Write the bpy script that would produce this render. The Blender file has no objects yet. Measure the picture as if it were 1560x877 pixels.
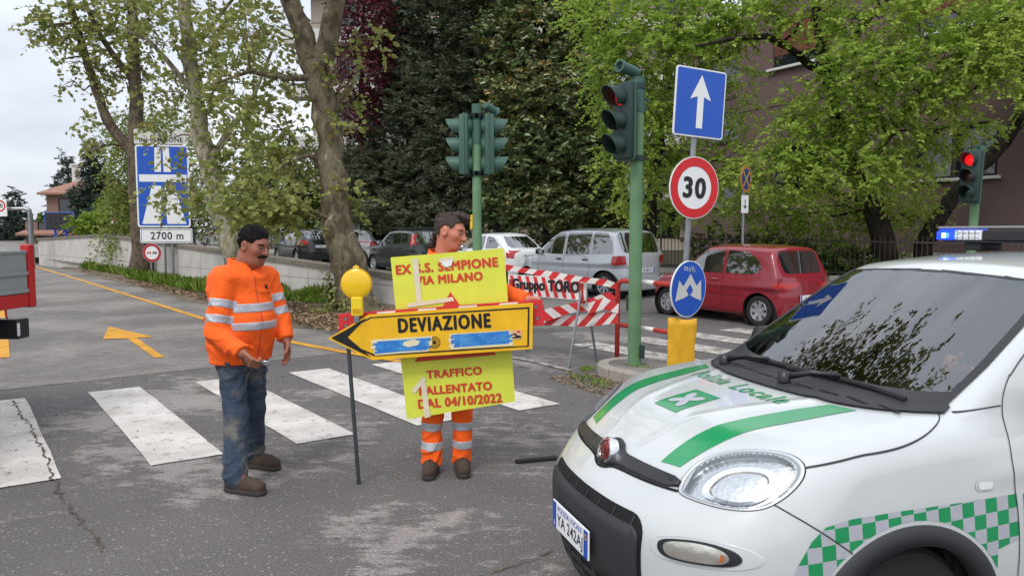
import bpy, bmesh, math, random
import numpy as np
from mathutils import Vector, Matrix

R = math.radians
sc = bpy.context.scene
COL = sc.collection

# ------------------------------------------------------------------ camera
CAM_H = 1.65
FPX = 1127.0
PITCH = math.atan((438.5 - 353.0) / FPX)
cam_d = bpy.data.cameras.new('camera')
cam_d.sensor_width = 36.0
cam_d.lens = 36.0 * FPX / 1560.0
cam_d.clip_start = 0.05
cam_d.clip_end = 2000.0
cam = bpy.data.objects.new('camera', cam_d)
cam.location = (0, 0, CAM_H)
cam.rotation_euler = (math.pi / 2 - PITCH, 0, 0)
COL.objects.link(cam)
sc.camera = cam

# ------------------------------------------------------------------ sky, sun, exposure
SUN_EL, SUN_AZ = 52.0, 205.0        # degrees; azimuth clockwise from +Y
world = bpy.data.worlds.new('World')
sc.world = world
world.use_nodes = True
wn, wl = world.node_tree.nodes, world.node_tree.links
wn.clear()
w_out = wn.new('ShaderNodeOutputWorld')
w_bg = wn.new('ShaderNodeBackground')
w_bg.inputs['Strength'].default_value = 0.10
w_sky = wn.new('ShaderNodeTexSky')
w_sky.sky_type = 'NISHITA'
w_sky.sun_disc = False
w_sky.sun_elevation = R(SUN_EL)
w_sky.sun_rotation = R(SUN_AZ)
w_sky.dust_density = 3.0
w_tc = wn.new('ShaderNodeTexCoord')
w_map = wn.new('ShaderNodeMapping')
w_map.inputs['Scale'].default_value = (1.0, 1.0, 3.4)
w_noise = wn.new('ShaderNodeTexNoise')
w_noise.inputs['Scale'].default_value = 2.1
w_noise.inputs['Detail'].default_value = 7.0
w_noise.inputs['Roughness'].default_value = 0.52
w_ramp = wn.new('ShaderNodeValToRGB')
w_ramp.color_ramp.elements[0].position = 0.33
w_ramp.color_ramp.elements[0].color = (5.3, 5.75, 6.6, 1)
w_ramp.color_ramp.elements[1].position = 0.68
w_ramp.color_ramp.elements[1].color = (8.5, 8.65, 9.0, 1)
w_mix = wn.new('ShaderNodeMixRGB')
w_mix.inputs['Fac'].default_value = 0.86
wl.new(w_tc.outputs['Generated'], w_map.inputs['Vector'])
wl.new(w_map.outputs['Vector'], w_noise.inputs['Vector'])
wl.new(w_noise.outputs['Fac'], w_ramp.inputs['Fac'])
wl.new(w_sky.outputs['Color'], w_mix.inputs['Color1'])
wl.new(w_ramp.outputs['Color'], w_mix.inputs['Color2'])
w_sep = wn.new('ShaderNodeSeparateXYZ')
w_mr = wn.new('ShaderNodeMapRange')
w_mr.inputs['From Min'].default_value = 0.0; w_mr.inputs['From Max'].default_value = 1.0
w_mr.inputs['To Min'].default_value = 0.88; w_mr.inputs['To Max'].default_value = 1.45
w_mul = wn.new('ShaderNodeVectorMath'); w_mul.operation = 'SCALE'
wl.new(w_tc.outputs['Generated'], w_sep.inputs['Vector'])
wl.new(w_sep.outputs['Z'], w_mr.inputs['Value'])
wl.new(w_mix.outputs['Color'], w_mul.inputs[0])
wl.new(w_mr.outputs['Result'], w_mul.inputs['Scale'])
wl.new(w_mul.outputs['Vector'], w_bg.inputs['Color'])
wl.new(w_bg.outputs['Background'], w_out.inputs['Surface'])

sun_d = bpy.data.lights.new('sun', 'SUN')
sun_d.energy = 1.0
sun_d.angle = R(16)
sun_d.color = (1.0, 0.965, 0.91)
sun = bpy.data.objects.new('sun', sun_d)
sd = Vector((math.sin(R(SUN_AZ)) * math.cos(R(SUN_EL)), math.cos(R(SUN_AZ)) * math.cos(R(SUN_EL)), math.sin(R(SUN_EL))))
sun.rotation_euler = sd.to_track_quat('Z', 'Y').to_euler()
sun.location = sd * 60
COL.objects.link(sun)

vs = sc.view_settings
vs.view_transform = 'Standard'
vs.look = 'None'
vs.gamma = 1.0
vs.use_curve_mapping = False
vs.exposure = 0.55

# ------------------------------------------------------------------ pixel -> place
_F = np.array([0, math.cos(PITCH), -math.sin(PITCH)])
_U = np.array([0, math.sin(PITCH), math.cos(PITCH)])
_C = np.array([0, 0, CAM_H])
def _D(px, py):
    return np.array([1.0, 0, 0]) * (px - 780) / FPX + _U * (438.5 - py) / FPX + _F
def G(px, py, z=0.0):
    d = _D(px, py)
    return Vector(_C + d * (z - CAM_H) / d[2])
def PY(px, py, Y):
    d = _D(px, py)
    return Vector(_C + d * Y / d[1])

# ------------------------------------------------------------------ objects
def tag(o, label=None, cat=None, group=None, kind=None):
    if label: o['label'] = label
    if cat: o['category'] = cat
    if group: o['group'] = group
    if kind: o['kind'] = kind
    return o

def empty(name, loc=(0, 0, 0), rz=0.0, label=None, cat=None, group=None):
    o = bpy.data.objects.new(name, None)
    o.empty_display_size = 0.1
    o.location = loc
    o.rotation_euler = (0, 0, rz)
    COL.objects.link(o)
    return tag(o, label, cat, group)

def mesh_of(name, verts, faces, mat=None, smooth=False):
    me = bpy.data.meshes.new(name)
    if isinstance(verts, np.ndarray) and isinstance(faces, np.ndarray):
        n, k = faces.shape
        me.vertices.add(len(verts))
        me.vertices.foreach_set('co', np.ascontiguousarray(verts, dtype=np.float32).ravel())
        me.loops.add(n * k)
        me.loops.foreach_set('vertex_index', np.ascontiguousarray(faces, dtype=np.int32).ravel())
        me.polygons.add(n)
        me.polygons.foreach_set('loop_start', np.arange(0, n * k, k, dtype=np.int32))
        me.update(calc_edges=True)
    else:
        me.from_pydata([tuple(v) for v in verts], [], [tuple(f) for f in faces])
        me.update()
    if smooth:
        me.polygons.foreach_set('use_smooth', np.ones(len(me.polygons), dtype=bool))
    if mat is not None:
        me.materials.append(mat)
    return me

def link(name, me, parent=None, loc=None, rot=None):
    o = bpy.data.objects.new(name, me)
    COL.objects.link(o)
    if parent is not None: o.parent = parent
    if loc is not None: o.location = loc
    if rot is not None: o.rotation_euler = rot
    return o

def mobj(name, verts, faces, mat, parent=None, smooth=False, loc=None):
    return link(name, mesh_of(name, verts, faces, mat, smooth), parent, loc)

def copy_tree(o, parent=None):
    c = o.copy()
    COL.objects.link(c)
    c.parent = parent
    for ch in list(o.children):
        copy_tree(ch, c)
    return c

class MB:
    """collects simple shapes into one mesh"""
    def __init__(self):
        self.v = []; self.f = []
    def add(self, vs_, fs_):
        n = len(self.v)
        self.v += [tuple(v) for v in vs_]
        self.f += [tuple(i + n for i in f) for f in fs_]
        return self
    def box(self, lo, hi, bev=0.0, mtx=None):
        bm = bmesh.new()
        bmesh.ops.create_cube(bm, size=1.0)
        for v in bm.verts:
            v.co = Vector([lo[i] + (v.co[i] + .5) * (hi[i] - lo[i]) for i in range(3)])
        if bev > 0:
            bmesh.ops.bevel(bm, geom=list(bm.edges), offset=bev, segments=2, profile=.5, affect='EDGES')
        bm.verts.index_update()
        vv = [(mtx @ v.co if mtx is not None else v.co.copy()) for v in bm.verts]
        self.add(vv, [[v.index for v in f.verts] for f in bm.faces])
        bm.free()
        return self
    def tube(self, pts, rad, n=10, cap=True):
        pts = [Vector(p) for p in pts]
        if not hasattr(rad, '__len__'): rad = [rad] * len(pts)
        rings = []
        up = None
        for i, p in enumerate(pts):
            t = (pts[min(i + 1, len(pts) - 1)] - pts[max(i - 1, 0)])
            t = t.normalized() if t.length > 1e-9 else Vector((0, 0, 1))
            if up is None:
                up = t.orthogonal().normalized()
            else:
                up = (up - t * up.dot(t))
                up = up.normalized() if up.length > 1e-6 else t.orthogonal().normalized()
            b = t.cross(up)
            rings.append([p + (up * math.cos(2 * math.pi * k / n) + b * math.sin(2 * math.pi * k / n)) * rad[i] for k in range(n)])
        vv = [q for r in rings for q in r]
        ff = []
        for i in range(len(rings) - 1):
            for k in range(n):
                a, b2 = i * n + k, i * n + (k + 1) % n
                ff.append((a, b2, b2 + n, a + n))
        if cap:
            ff.append(tuple(range(n - 1, -1, -1)))
            ff.append(tuple((len(rings) - 1) * n + k for k in range(n)))
        return self.add(vv, ff)
    def lathe(self, prof, n=32, axis='z', c=(0, 0, 0), a0=0.0, a1=2 * math.pi):
        full = abs(a1 - a0 - 2 * math.pi) < 1e-6
        m = n if full else n + 1
        vv = []
        for k in range(m):
            a = a0 + (a1 - a0) * k / n
            ca, sa = math.cos(a), math.sin(a)
            for r, h in prof:
                if axis == 'z': p = (r * ca, r * sa, h)
                elif axis == 'y': p = (r * ca, h, r * sa)
                else: p = (h, r * ca, r * sa)
                vv.append((p[0] + c[0], p[1] + c[1], p[2] + c[2]))
        L = len(prof); ff = []
        for k in range(n if full else n):
            k2 = (k + 1) % m
            for j in range(L - 1):
                ff.append((k * L + j, k2 * L + j, k2 * L + j + 1, k * L + j + 1))
        return self.add(vv, ff)
    def prism(self, poly, y0, y1, fn=None):
        """polygon in (x, z) given thickness from y0 to y1"""
        n = len(poly)
        vv = [(p[0], y0, p[1]) for p in poly] + [(p[0], y1, p[1]) for p in poly]
        ff = [tuple(range(n)), tuple(range(2 * n - 1, n - 1, -1))]
        ff += [(i, i + n, (i + 1) % n + n, (i + 1) % n) for i in range(n)]
        if fn: vv = [fn(v) for v in vv]
        return self.add(vv, ff)
    def mesh(self, name, mat, smooth=False, autosm=None):
        me = mesh_of(name, self.v, self.f, mat)
        bm = bmesh.new(); bm.from_mesh(me)
        ng = [f for f in bm.faces if len(f.verts) > 4]
        if ng: bmesh.ops.triangulate(bm, faces=ng)
        bmesh.ops.recalc_face_normals(bm, faces=bm.faces)
        if autosm is not None:
            for e in bm.edges:
                if len(e.link_faces) == 2 and e.calc_face_angle(0) > R(autosm): e.smooth = False
            for f in bm.faces: f.smooth = True
        elif smooth:
            for f in bm.faces: f.smooth = True
        bm.to_mesh(me); bm.free()
        return me
    def build(self, name, mat, parent=None, smooth=False, autosm=None, loc=None, rot=None):
        return link(name, self.mesh(name, mat, smooth, autosm), parent, loc, rot)

def circ(cx, cz, r, n=40, rz=None):
    return [(cx + r * math.cos(2 * math.pi * i / n), cz + (rz or r) * math.sin(2 * math.pi * i / n)) for i in range(n)]
def rrect(x0, z0, x1, z1, r, n=5):
    out = []
    for cx, cz, a in ((x1 - r, z0 + r, -90), (x1 - r, z1 - r, 0), (x0 + r, z1 - r, 90), (x0 + r, z0 + r, 180)):
        for i in range(n + 1):
            t = R(a + 90 * i / n)
            out.append((cx + r * math.cos(t), cz + r * math.sin(t)))
    return out
def ring_prism(mb, outer, inner, y0, y1):
    n = len(outer)
    vv = [(p[0], y, p[1]) for y in (y0, y1) for ps in (outer, inner) for p in ps]
    ff = []
    for i in range(n):
        j = (i + 1) % n
        ff += [(i, j, n + j, n + i), (2 * n + i, 3 * n + i, 3 * n + j, 2 * n + j), (i, 2 * n + i, 2 * n + j, j), (n + i, n + j, 3 * n + j, 3 * n + i)]
    return mb.add(vv, ff)

# ------------------------------------------------------------------ materials
def lin(c):
    return tuple(((x / 255) / 12.92 if x / 255 <= 0.04045 else ((x / 255 + .055) / 1.055) ** 2.4) for x in c)

def M(name, col, rough=.6, metal=0., var=.1, scale=6., bump=0., bscale=None, coat=0., emis=0., spec=.5, col2=None, thr=(.4, .6), detail=6., rvar=0.):
    m = bpy.data.materials.new(name)
    m.use_nodes = True
    nt = m.node_tree; nd, lk = nt.nodes, nt.links
    p = nd['Principled BSDF']
    c = lin(col) + (1,)
    p.inputs['Base Color'].default_value = c
    p.inputs['Roughness'].default_value = rough
    p.inputs['Metallic'].default_value = metal
    p.inputs['Specular IOR Level'].default_value = spec
    if coat:
        p.inputs['Coat Weight'].default_value = coat
        p.inputs['Coat Roughness'].default_value = .04
    if emis:
        p.inputs['Emission Color'].default_value = c
        p.inputs['Emission Strength'].default_value = emis
    tc = nd.new('ShaderNodeTexCoord')
    if var or col2:
        n1 = nd.new('ShaderNodeTexNoise')
        n1.inputs['Scale'].default_value = scale
        n1.inputs['Detail'].default_value = detail
        n1.inputs['Roughness'].default_value = .62
        lk.new(tc.outputs['Object'], n1.inputs['Vector'])
        rp = nd.new('ShaderNodeValToRGB')
        lk.new(n1.outputs['Fac'], rp.inputs['Fac'])
        e = rp.color_ramp.elements
        if col2:
            e[0].position, e[1].position = thr
            e[0].color = c; e[1].color = lin(col2) + (1,)
        else:
            e[0].position, e[1].position = .25, .75
            e[0].color = tuple(x * (1 - var) for x in c[:3]) + (1,)
            e[1].color = tuple(min(1, x * (1 + var)) for x in c[:3]) + (1,)
        lk.new(rp.outputs['Color'], p.inputs['Base Color'])
        if rvar:
            mr = nd.new('ShaderNodeMapRange')
            mr.inputs['To Min'].default_value = max(0, rough - rvar); mr.inputs['To Max'].default_value = min(1, rough + rvar)
            lk.new(n1.outputs['Fac'], mr.inputs['Value']); lk.new(mr.outputs['Result'], p.inputs['Roughness'])
    if bump:
        n2 = nd.new('ShaderNodeTexNoise')
        n2.inputs['Scale'].default_value = bscale or scale * 6
        n2.inputs['Detail'].default_value = 5
        lk.new(tc.outputs['Object'], n2.inputs['Vector'])
        b = nd.new('ShaderNodeBump')
        b.inputs['Strength'].default_value = bump
        b.inputs['Distance'].default_value = .02
        lk.new(n2.outputs['Fac'], b.inputs['Height'])
        lk.new(b.outputs['Normal'], p.inputs['Normal'])
    return m

def asphalt_mat(name, dark, light, thr, fine=1.0):
    m = bpy.data.materials.new(name); m.use_nodes = True
    nd, lk = m.node_tree.nodes, m.node_tree.links
    p = nd['Principled BSDF']; p.inputs['Roughness'].default_value = .88
    p.inputs['Specular IOR Level'].default_value = .3
    tc = nd.new('ShaderNodeTexCoord')
    def noise(s, d=6, r=.6, dist=0., mp=None):
        n = nd.new('ShaderNodeTexNoise'); n.inputs['Scale'].default_value = s; n.inputs['Detail'].default_value = d
        n.inputs['Roughness'].default_value = r; n.inputs['Distortion'].default_value = dist
        if mp:
            k = nd.new('ShaderNodeMapping'); k.inputs['Scale'].default_value = mp[0]; k.inputs['Rotation'].default_value = (0, 0, mp[1])
            lk.new(tc.outputs['Object'], k.inputs['Vector']); lk.new(k.outputs['Vector'], n.inputs['Vector'])
        else:
            lk.new(tc.outputs['Object'], n.inputs['Vector'])
        return n
    def ramp(n, a, b, ca, cb):
        r = nd.new('ShaderNodeValToRGB'); e = r.color_ramp.elements
        e[0].position, e[1].position = a, b; e[0].color = ca + (1,); e[1].color = cb + (1,)
        lk.new(n.outputs['Fac'], r.inputs['Fac']); return r
    def mix(mode, fac, a, b):
        x = nd.new('ShaderNodeMixRGB'); x.blend_type = mode
        if isinstance(fac, float): x.inputs['Fac'].default_value = fac
        else: lk.new(fac, x.inputs['Fac'])
        lk.new(a, x.inputs['Color1']); lk.new(b, x.inputs['Color2']); return x
    big = noise(.5, 4, .55, .4)
    wear = noise(7.5, 10, .80, 0, ((.62, 1.15, 1), R(6)))
    cmb = nd.new('ShaderNodeMath'); cmb.operation = 'ADD'
    mw = nd.new('ShaderNodeMath'); mw.operation = 'MULTIPLY'; mw.inputs[1].default_value = .75
    lk.new(wear.outputs['Fac'], mw.inputs[0]); lk.new(big.outputs['Fac'], cmb.inputs[0]); lk.new(mw.outputs[0], cmb.inputs[1])
    r1 = nd.new('ShaderNodeValToRGB'); e = r1.color_ramp.elements
    e[0].position, e[1].position = thr; e[0].color = lin(dark) + (1,); e[1].color = lin(light) + (1,)
    lk.new(cmb.outputs[0], r1.inputs['Fac'])
    agg = noise(70, 3, .7)
    r2 = ramp(agg, .30, .72, (.52, .52, .52), (1.5, 1.48, 1.46))
    x1 = mix('MULTIPLY', fine, r1.outputs['Color'], r2.outputs['Color'])
    vor = nd.new('ShaderNodeTexVoronoi'); vor.inputs['Scale'].default_value = 55
    lk.new(tc.outputs['Object'], vor.inputs['Vector'])
    sep = nd.new('ShaderNodeSeparateColor'); lk.new(vor.outputs['Color'], sep.inputs['Color'])
    gt = nd.new('ShaderNodeMath'); gt.operation = 'GREATER_THAN'; gt.inputs[1].default_value = .93
    lk.new(sep.outputs['Red'], gt.inputs[0])
    lt = nd.new('ShaderNodeMath'); lt.operation = 'LESS_THAN'; lt.inputs[1].default_value = .38
    lk.new(vor.outputs['Distance'], lt.inputs[0])
    ml = nd.new('ShaderNodeMath'); ml.operation = 'MULTIPLY'
    lk.new(gt.outputs[0], ml.inputs[0]); lk.new(lt.outputs[0], ml.inputs[1])
    m2 = nd.new('ShaderNodeMath'); m2.operation = 'MULTIPLY'; m2.inputs[1].default_value = .6 * fine
    lk.new(ml.outputs[0], m2.inputs[0])
    x2 = nd.new('ShaderNodeMixRGB'); lk.new(m2.outputs[0], x2.inputs['Fac'])
    lk.new(x1.outputs['Color'], x2.inputs['Color1']); x2.inputs['Color2'].default_value = (.42, .40, .38, 1)
    stain = noise(.9, 5, .55, .3)
    r3 = ramp(stain, .34, .6, (.88, .88, .88), (1.04, 1.04, 1.03))
    x3 = mix('MULTIPLY', 1.0, x2.outputs['Color'], r3.outputs['Color'])
    lk.new(x3.outputs['Color'], p.inputs['Base Color'])
    b = nd.new('ShaderNodeBump'); b.inputs['Strength'].default_value = .5; b.inputs['Distance'].default_value = .012
    mh = nd.new('ShaderNodeMath'); mh.operation = 'ADD'
    lk.new(agg.outputs['Fac'], mh.inputs[0]); lk.new(wear.outputs['Fac'], mh.inputs[1])
    lk.new(mh.outputs[0], b.inputs['Height']); lk.new(b.outputs['Normal'], p.inputs['Normal'])
    return m

def paint_mat(name, col, worn, amount=.5, scale=5.):
    """road paint worn through to the asphalt"""
    m = bpy.data.materials.new(name); m.use_nodes = True
    nd, lk = m.node_tree.nodes, m.node_tree.links
    p = nd['Principled BSDF']; p.inputs['Roughness'].default_value = .75
    tc = nd.new('ShaderNodeTexCoord')
    n1 = nd.new('ShaderNodeTexNoise'); n1.inputs['Scale'].default_value = scale; n1.inputs['Detail'].default_value = 10; n1.inputs['Roughness'].default_value = .75
    n2 = nd.new('ShaderNodeTexNoise'); n2.inputs['Scale'].default_value = 60; n2.inputs['Detail'].default_value = 4
    n3 = nd.new('ShaderNodeTexNoise'); n3.inputs['Scale'].default_value = 2.5; n3.inputs['Detail'].default_value = 6
    for n in (n1, n2, n3): lk.new(tc.outputs['Object'], n.inputs['Vector'])
    a = nd.new('ShaderNodeMath'); a.operation = 'MULTIPLY_ADD'; a.inputs[1].default_value = .35
    lk.new(n2.outputs['Fac'], a.inputs[0]); lk.new(n1.outputs['Fac'], a.inputs[2])
    r = nd.new('ShaderNodeValToRGB'); e = r.color_ramp.elements
    e[0].position = .36 + .24 * amount; e[1].position = .44 + .24 * amount
    e[0].color = lin(worn) + (1,); e[1].color = lin(col) + (1,)
    lk.new(a.outputs[0], r.inputs['Fac'])
    r2 = nd.new('ShaderNodeValToRGB'); e = r2.color_ramp.elements
    e[0].position = .35; e[1].position = .65; e[0].color = (.74, .72, .70, 1); e[1].color = (1, 1, 1, 1)
    lk.new(n3.outputs['Fac'], r2.inputs['Fac'])
    x = nd.new('ShaderNodeMixRGB'); x.blend_type = 'MULTIPLY'; x.inputs['Fac'].default_value = 1
    lk.new(r.outputs['Color'], x.inputs['Color1']); lk.new(r2.outputs['Color'], x.inputs['Color2'])
    lk.new(x.outputs['Color'], p.inputs['Base Color'])
    b = nd.new('ShaderNodeBump'); b.inputs['Strength'].default_value = .3; b.inputs['Distance'].default_value = .008
    lk.new(a.outputs[0], b.inputs['Height']); lk.new(b.outputs['Normal'], p.inputs['Normal'])
    return m

def leaf_mat(name, cols, trans=.3, rough=.5, spec=.35):
    m = bpy.data.materials.new(name); m.use_nodes = True
    nd, lk = m.node_tree.nodes, m.node_tree.links
    p = nd['Principled BSDF']; p.inputs['Roughness'].default_value = rough; p.inputs['Specular IOR Level'].default_value = spec
    at = nd.new('ShaderNodeAttribute'); at.attribute_name = 'rnd'
    r = nd.new('ShaderNodeValToRGB'); e = r.color_ramp.elements
    while len(e) < len(cols): e.new(.5)
    for i, c in enumerate(cols):
        e[i].position = i / (len(cols) - 1); e[i].color = lin(c) + (1,)
    lk.new(at.outputs['Fac'], r.inputs['Fac'])
    lk.new(r.outputs['Color'], p.inputs['Base Color'])
    t = nd.new('ShaderNodeBsdfTranslucent'); lk.new(r.outputs['Color'], t.inputs['Color'])
    mx = nd.new('ShaderNodeMixShader'); mx.inputs['Fac'].default_value = trans
    lk.new(p.outputs['BSDF'], mx.inputs[1]); lk.new(t.outputs['BSDF'], mx.inputs[2])
    lk.new(mx.outputs['Shader'], nd['Material Output'].inputs['Surface'])
    return m

def bark_mat(name, a, b, c=None, scale=7., bump=.6):
    m = bpy.data.materials.new(name); m.use_nodes = True
    nd, lk = m.node_tree.nodes, m.node_tree.links
    p = nd['Principled BSDF']; p.inputs['Roughness'].default_value = .9; p.inputs['Specular IOR Level'].default_value = .2
    tc = nd.new('ShaderNodeTexCoord')
    mp = nd.new('ShaderNodeMapping'); mp.inputs['Scale'].default_value = (1, 1, .55)
    lk.new(tc.outputs['Object'], mp.inputs['Vector'])
    n = nd.new('ShaderNodeTexNoise'); n.inputs['Scale'].default_value = scale; n.inputs['Detail'].default_value = 5; n.inputs['Distortion'].default_value = .7
    v = nd.new('ShaderNodeTexNoise'); v.inputs['Scale'].default_value = scale * 3; v.inputs['Detail'].default_value = 8; v.inputs['Roughness'].default_value = .7
    lk.new(mp.outputs['Vector'], n.inputs['Vector']); lk.new(mp.outputs['Vector'], v.inputs['Vector'])
    r = nd.new('ShaderNodeValToRGB'); e = r.color_ramp.elements
    e[0].position = .42; e[1].position = .52; e[0].color = lin(a) + (1,); e[1].color = lin(b) + (1,)
    if c:
        e2 = e.new(.63); e2.color = lin(b) + (1,)
        e3 = e.new(.68); e3.color = lin(c) + (1,)
    lk.new(n.outputs['Fac'], r.inputs['Fac'])
    r2 = nd.new('ShaderNodeValToRGB'); e = r2.color_ramp.elements
    e[0].position = .3; e[1].position = .7; e[0].color = (.6, .6, .6, 1); e[1].color = (1.2, 1.2, 1.2, 1)
    lk.new(v.outputs['Fac'], r2.inputs['Fac'])
    x = nd.new('ShaderNodeMixRGB'); x.blend_type = 'MULTIPLY'; x.inputs['Fac'].default_value = 1
    lk.new(r.outputs['Color'], x.inputs['Color1']); lk.new(r2.outputs['Color'], x.inputs['Color2'])
    lk.new(x.outputs['Color'], p.inputs['Base Color'])
    bp = nd.new('ShaderNodeBump'); bp.inputs['Strength'].default_value = bump; bp.inputs['Distance'].default_value = .03
    lk.new(v.outputs['Fac'], bp.inputs['Height']); lk.new(bp.outputs['Normal'], p.inputs['Normal'])
    return m

def glass_mat(name, tint=(.72, .8, .77), ior=1.6, refl=(.95, .97, 1.0)):
    m = bpy.data.materials.new(name); m.use_nodes = True
    nd, lk = m.node_tree.nodes, m.node_tree.links
    nd.remove(nd['Principled BSDF'])
    t = nd.new('ShaderNodeBsdfTransparent'); t.inputs['Color'].default_value = tint + (1,)
    g = nd.new('ShaderNodeBsdfGlossy'); g.inputs['Roughness'].default_value = .01; g.inputs['Color'].default_value = refl + (1,)
    fr = nd.new('ShaderNodeFresnel'); fr.inputs['IOR'].default_value = ior
    mx = nd.new('ShaderNodeMixShader')
    lk.new(fr.outputs['Fac'], mx.inputs['Fac']); lk.new(t.outputs['BSDF'], mx.inputs[1]); lk.new(g.outputs['BSDF'], mx.inputs[2])
    lk.new(mx.outputs['Shader'], nd['Material Output'].inputs['Surface'])
    return m

K = {}
def mats():
    K['asphalt'] = asphalt_mat('asphalt', (102, 99, 99), (146, 140, 137), (.915, .985))
    K['asphalt2'] = asphalt_mat('asphalt_lane', (112, 109, 107), (142, 137, 132), (.78, 1.05), .65)
    K['zebra'] = paint_mat('zebra_paint', (214, 210, 204), (152, 146, 140), .74, 9.)
    K['zebra_worn'] = paint_mat('worn_zebra_paint', (196, 192, 186), (130, 124, 119), 1.0)
    K['linewhite'] = paint_mat('white_line_paint', (180, 176, 170), (118, 113, 109), 1.1)
    K['yellowroad'] = paint_mat('yellow_road_paint', (222, 160, 40), (128, 112, 96), .55)
    K['concrete'] = M('concrete', (188, 184, 178), .9, var=.16, scale=2.2, bump=.25, bscale=25)
    K['coping'] = M('coping', (120, 112, 100), .92, var=.3, scale=5, bump=.5, bscale=30)
    K['kerb'] = M('kerb_stone', (158, 150, 142), .9, var=.2, scale=9, bump=.4)
    K['dirt'] = M('dirt', (122, 108, 94), .95, col2=(96, 84, 66), thr=(.38, .62), scale=3, bump=.9, bscale=22)
    K['soil'] = M('garden_soil', (58, 62, 40), .95, col2=(74, 66, 50), thr=(.4, .6), scale=1.3, bump=.6)
    K['metal'] = M('galvanised_steel', (150, 153, 156), .42, .85, var=.18, scale=12)
    K['metal_dark'] = M('dark_steel', (84, 88, 92), .5, .7, var=.2, scale=10)
    K['signblue'] = M('sign_blue', (22, 84, 186), .32, var=.06, scale=5)
    K['signwhite'] = M('sign_white', (232, 234, 234), .35, var=.05, scale=4)
    K['signgreywhite'] = M('sign_grey_white', (206, 206, 202), .45, var=.1, scale=4)
    K['signred'] = M('sign_red', (206, 30, 36), .35, var=.08, scale=6)
    K['black'] = M('black_print', (22, 22, 24), .45, var=.1)
    K['tlgreen'] = M('signal_pole_green', (98, 134, 96), .5, var=.26, scale=3.5, bump=.12)
    K['tlbox'] = M('signal_housing_green', (62, 96, 84), .55, var=.12, scale=6)
    K['tldark'] = M('signal_dark_green', (36, 58, 54), .55, var=.12, scale=6)
    K['rubber'] = M('tyre_rubber', (34, 34, 36), .85, var=.12, scale=8, bump=.1)
    K['plastic'] = M('dark_plastic', (44, 45, 48), .62, var=.1, scale=14, bump=.12, bscale=350)
    K['plastic_s'] = M('smooth_dark_plastic', (36, 37, 40), .38, var=.06)
    K['void'] = M('unlit_void', (16, 16, 17), .9, var=0)
    K['rim'] = M('alloy_rim', (186, 188, 192), .32, .7, var=.08)
    K['chrome'] = M('chrome', (225, 226, 228), .12, 1., var=0)
    K['carglass'] = M('car_glass', (20, 24, 25), .03, var=0, spec=.8, coat=1.)
    K['carglass'].node_tree.nodes['Principled BSDF'].inputs['IOR'].default_value = 2.2
    K['redlens'] = M('red_lens', (176, 20, 24), .15, var=.05, coat=.8)
    K['amber'] = M('amber_lens', (226, 124, 30), .2, var=.05, coat=.6)
    K['clearlens'] = M('pale_lens', (224, 226, 226), .12, var=.05, coat=.8)
    K['plate'] = M('plate_white', (232, 234, 236), .4, var=0)
    K['plateblue'] = M('plate_blue', (26, 76, 176), .4, var=0)
    K['hiorange'] = M('fluorescent_orange', (252, 96, 16), .85, var=.1, scale=9, bump=.85, bscale=13)
    K['hiorange_dirty'] = M('soiled_fluorescent_orange', (252, 100, 20), .85, col2=(196, 92, 44), thr=(.60, .82), scale=7, bump=.85, bscale=13)
    K['reflect'] = M('reflective_tape', (176, 180, 186), .4, .2, var=.15, scale=14, bump=.5, bscale=22)
    K['jeans'] = M('worn_denim', (52, 66, 84), .9, col2=(128, 124, 108), thr=(.50, .74), scale=5, bump=.9, bscale=20)
    K['boot'] = M('work_boot', (70, 56, 46), .85, var=.3, scale=16, bump=.4)
    K['sole'] = M('boot_sole', (58, 52, 48), .9, var=.1)
    K['lace'] = M('red_lace', (150, 46, 34), .8, var=.1)
    K['skin_a'] = M('tanned_skin', (150, 96, 74), .55, var=.18, scale=18, bump=.06, bscale=120)
    K['skin_b'] = M('ruddy_skin', (196, 122, 98), .55, var=.20, scale=18, bump=.06, bscale=120)
    K['hair'] = M('dark_hair', (26, 22, 21), .8, spec=.2, var=.35, scale=60, bump=.7, bscale=160)
    K['hair_b'] = M('greying_dark_hair', (82, 70, 66), .8, spec=.2, var=.45, scale=55, bump=.7, bscale=150)
    K['eye'] = M('eye_white', (150, 138, 128), .25, var=0)
    K['lip'] = M('lip', (150, 84, 74), .5, var=.05)
    K['hiyellow'] = M('fluorescent_yellow', (218, 224, 74), .5, var=.09, scale=4, bump=.12, bscale=5)
    K['signyellow'] = M('arrow_sign_yellow', (238, 184, 26), .38, var=.14, scale=7, bump=.06, bscale=9)
    K['printred'] = M('red_print', (206, 66, 40), .55, var=.08, scale=20)
    K['bluepaint'] = M('smeared_blue_paint', (38, 120, 198), .5, col2=(84, 158, 214), thr=(.45, .7), scale=14, bump=.3)
    K['creampaint'] = M('cream_backing', (226, 216, 176), .6, var=.1, scale=20)
    K['tape'] = M('packing_tape', (222, 214, 186), .3, var=.1, scale=25)
    K['lamp_yellow'] = M('lamp_yellow', (240, 196, 22), .25, var=.06, coat=.5)
    K['barred'] = M('barrier_red', (206, 44, 48), .5, var=.18, scale=9)
    K['barwhite'] = M('barrier_white', (226, 222, 218), .5, var=.12, scale=9)
    K['railred'] = M('rail_red', (176, 52, 42), .6, var=.2, scale=8, bump=.2)
    K['dullyellow'] = M('scuffed_yellow', (220, 166, 30), .55, var=.16, scale=7, bump=.2)
    K['fence'] = M('fence_brown_steel', (66, 56, 54), .65, var=.12, scale=6)
    K['brown'] = M('brown_render', (104, 86, 82), .9, var=.10, scale=1.2, bump=.2, bscale=40)
    K['brick'] = M('brick', (150, 100, 84), .9, var=.22, scale=9, bump=.2)
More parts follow.
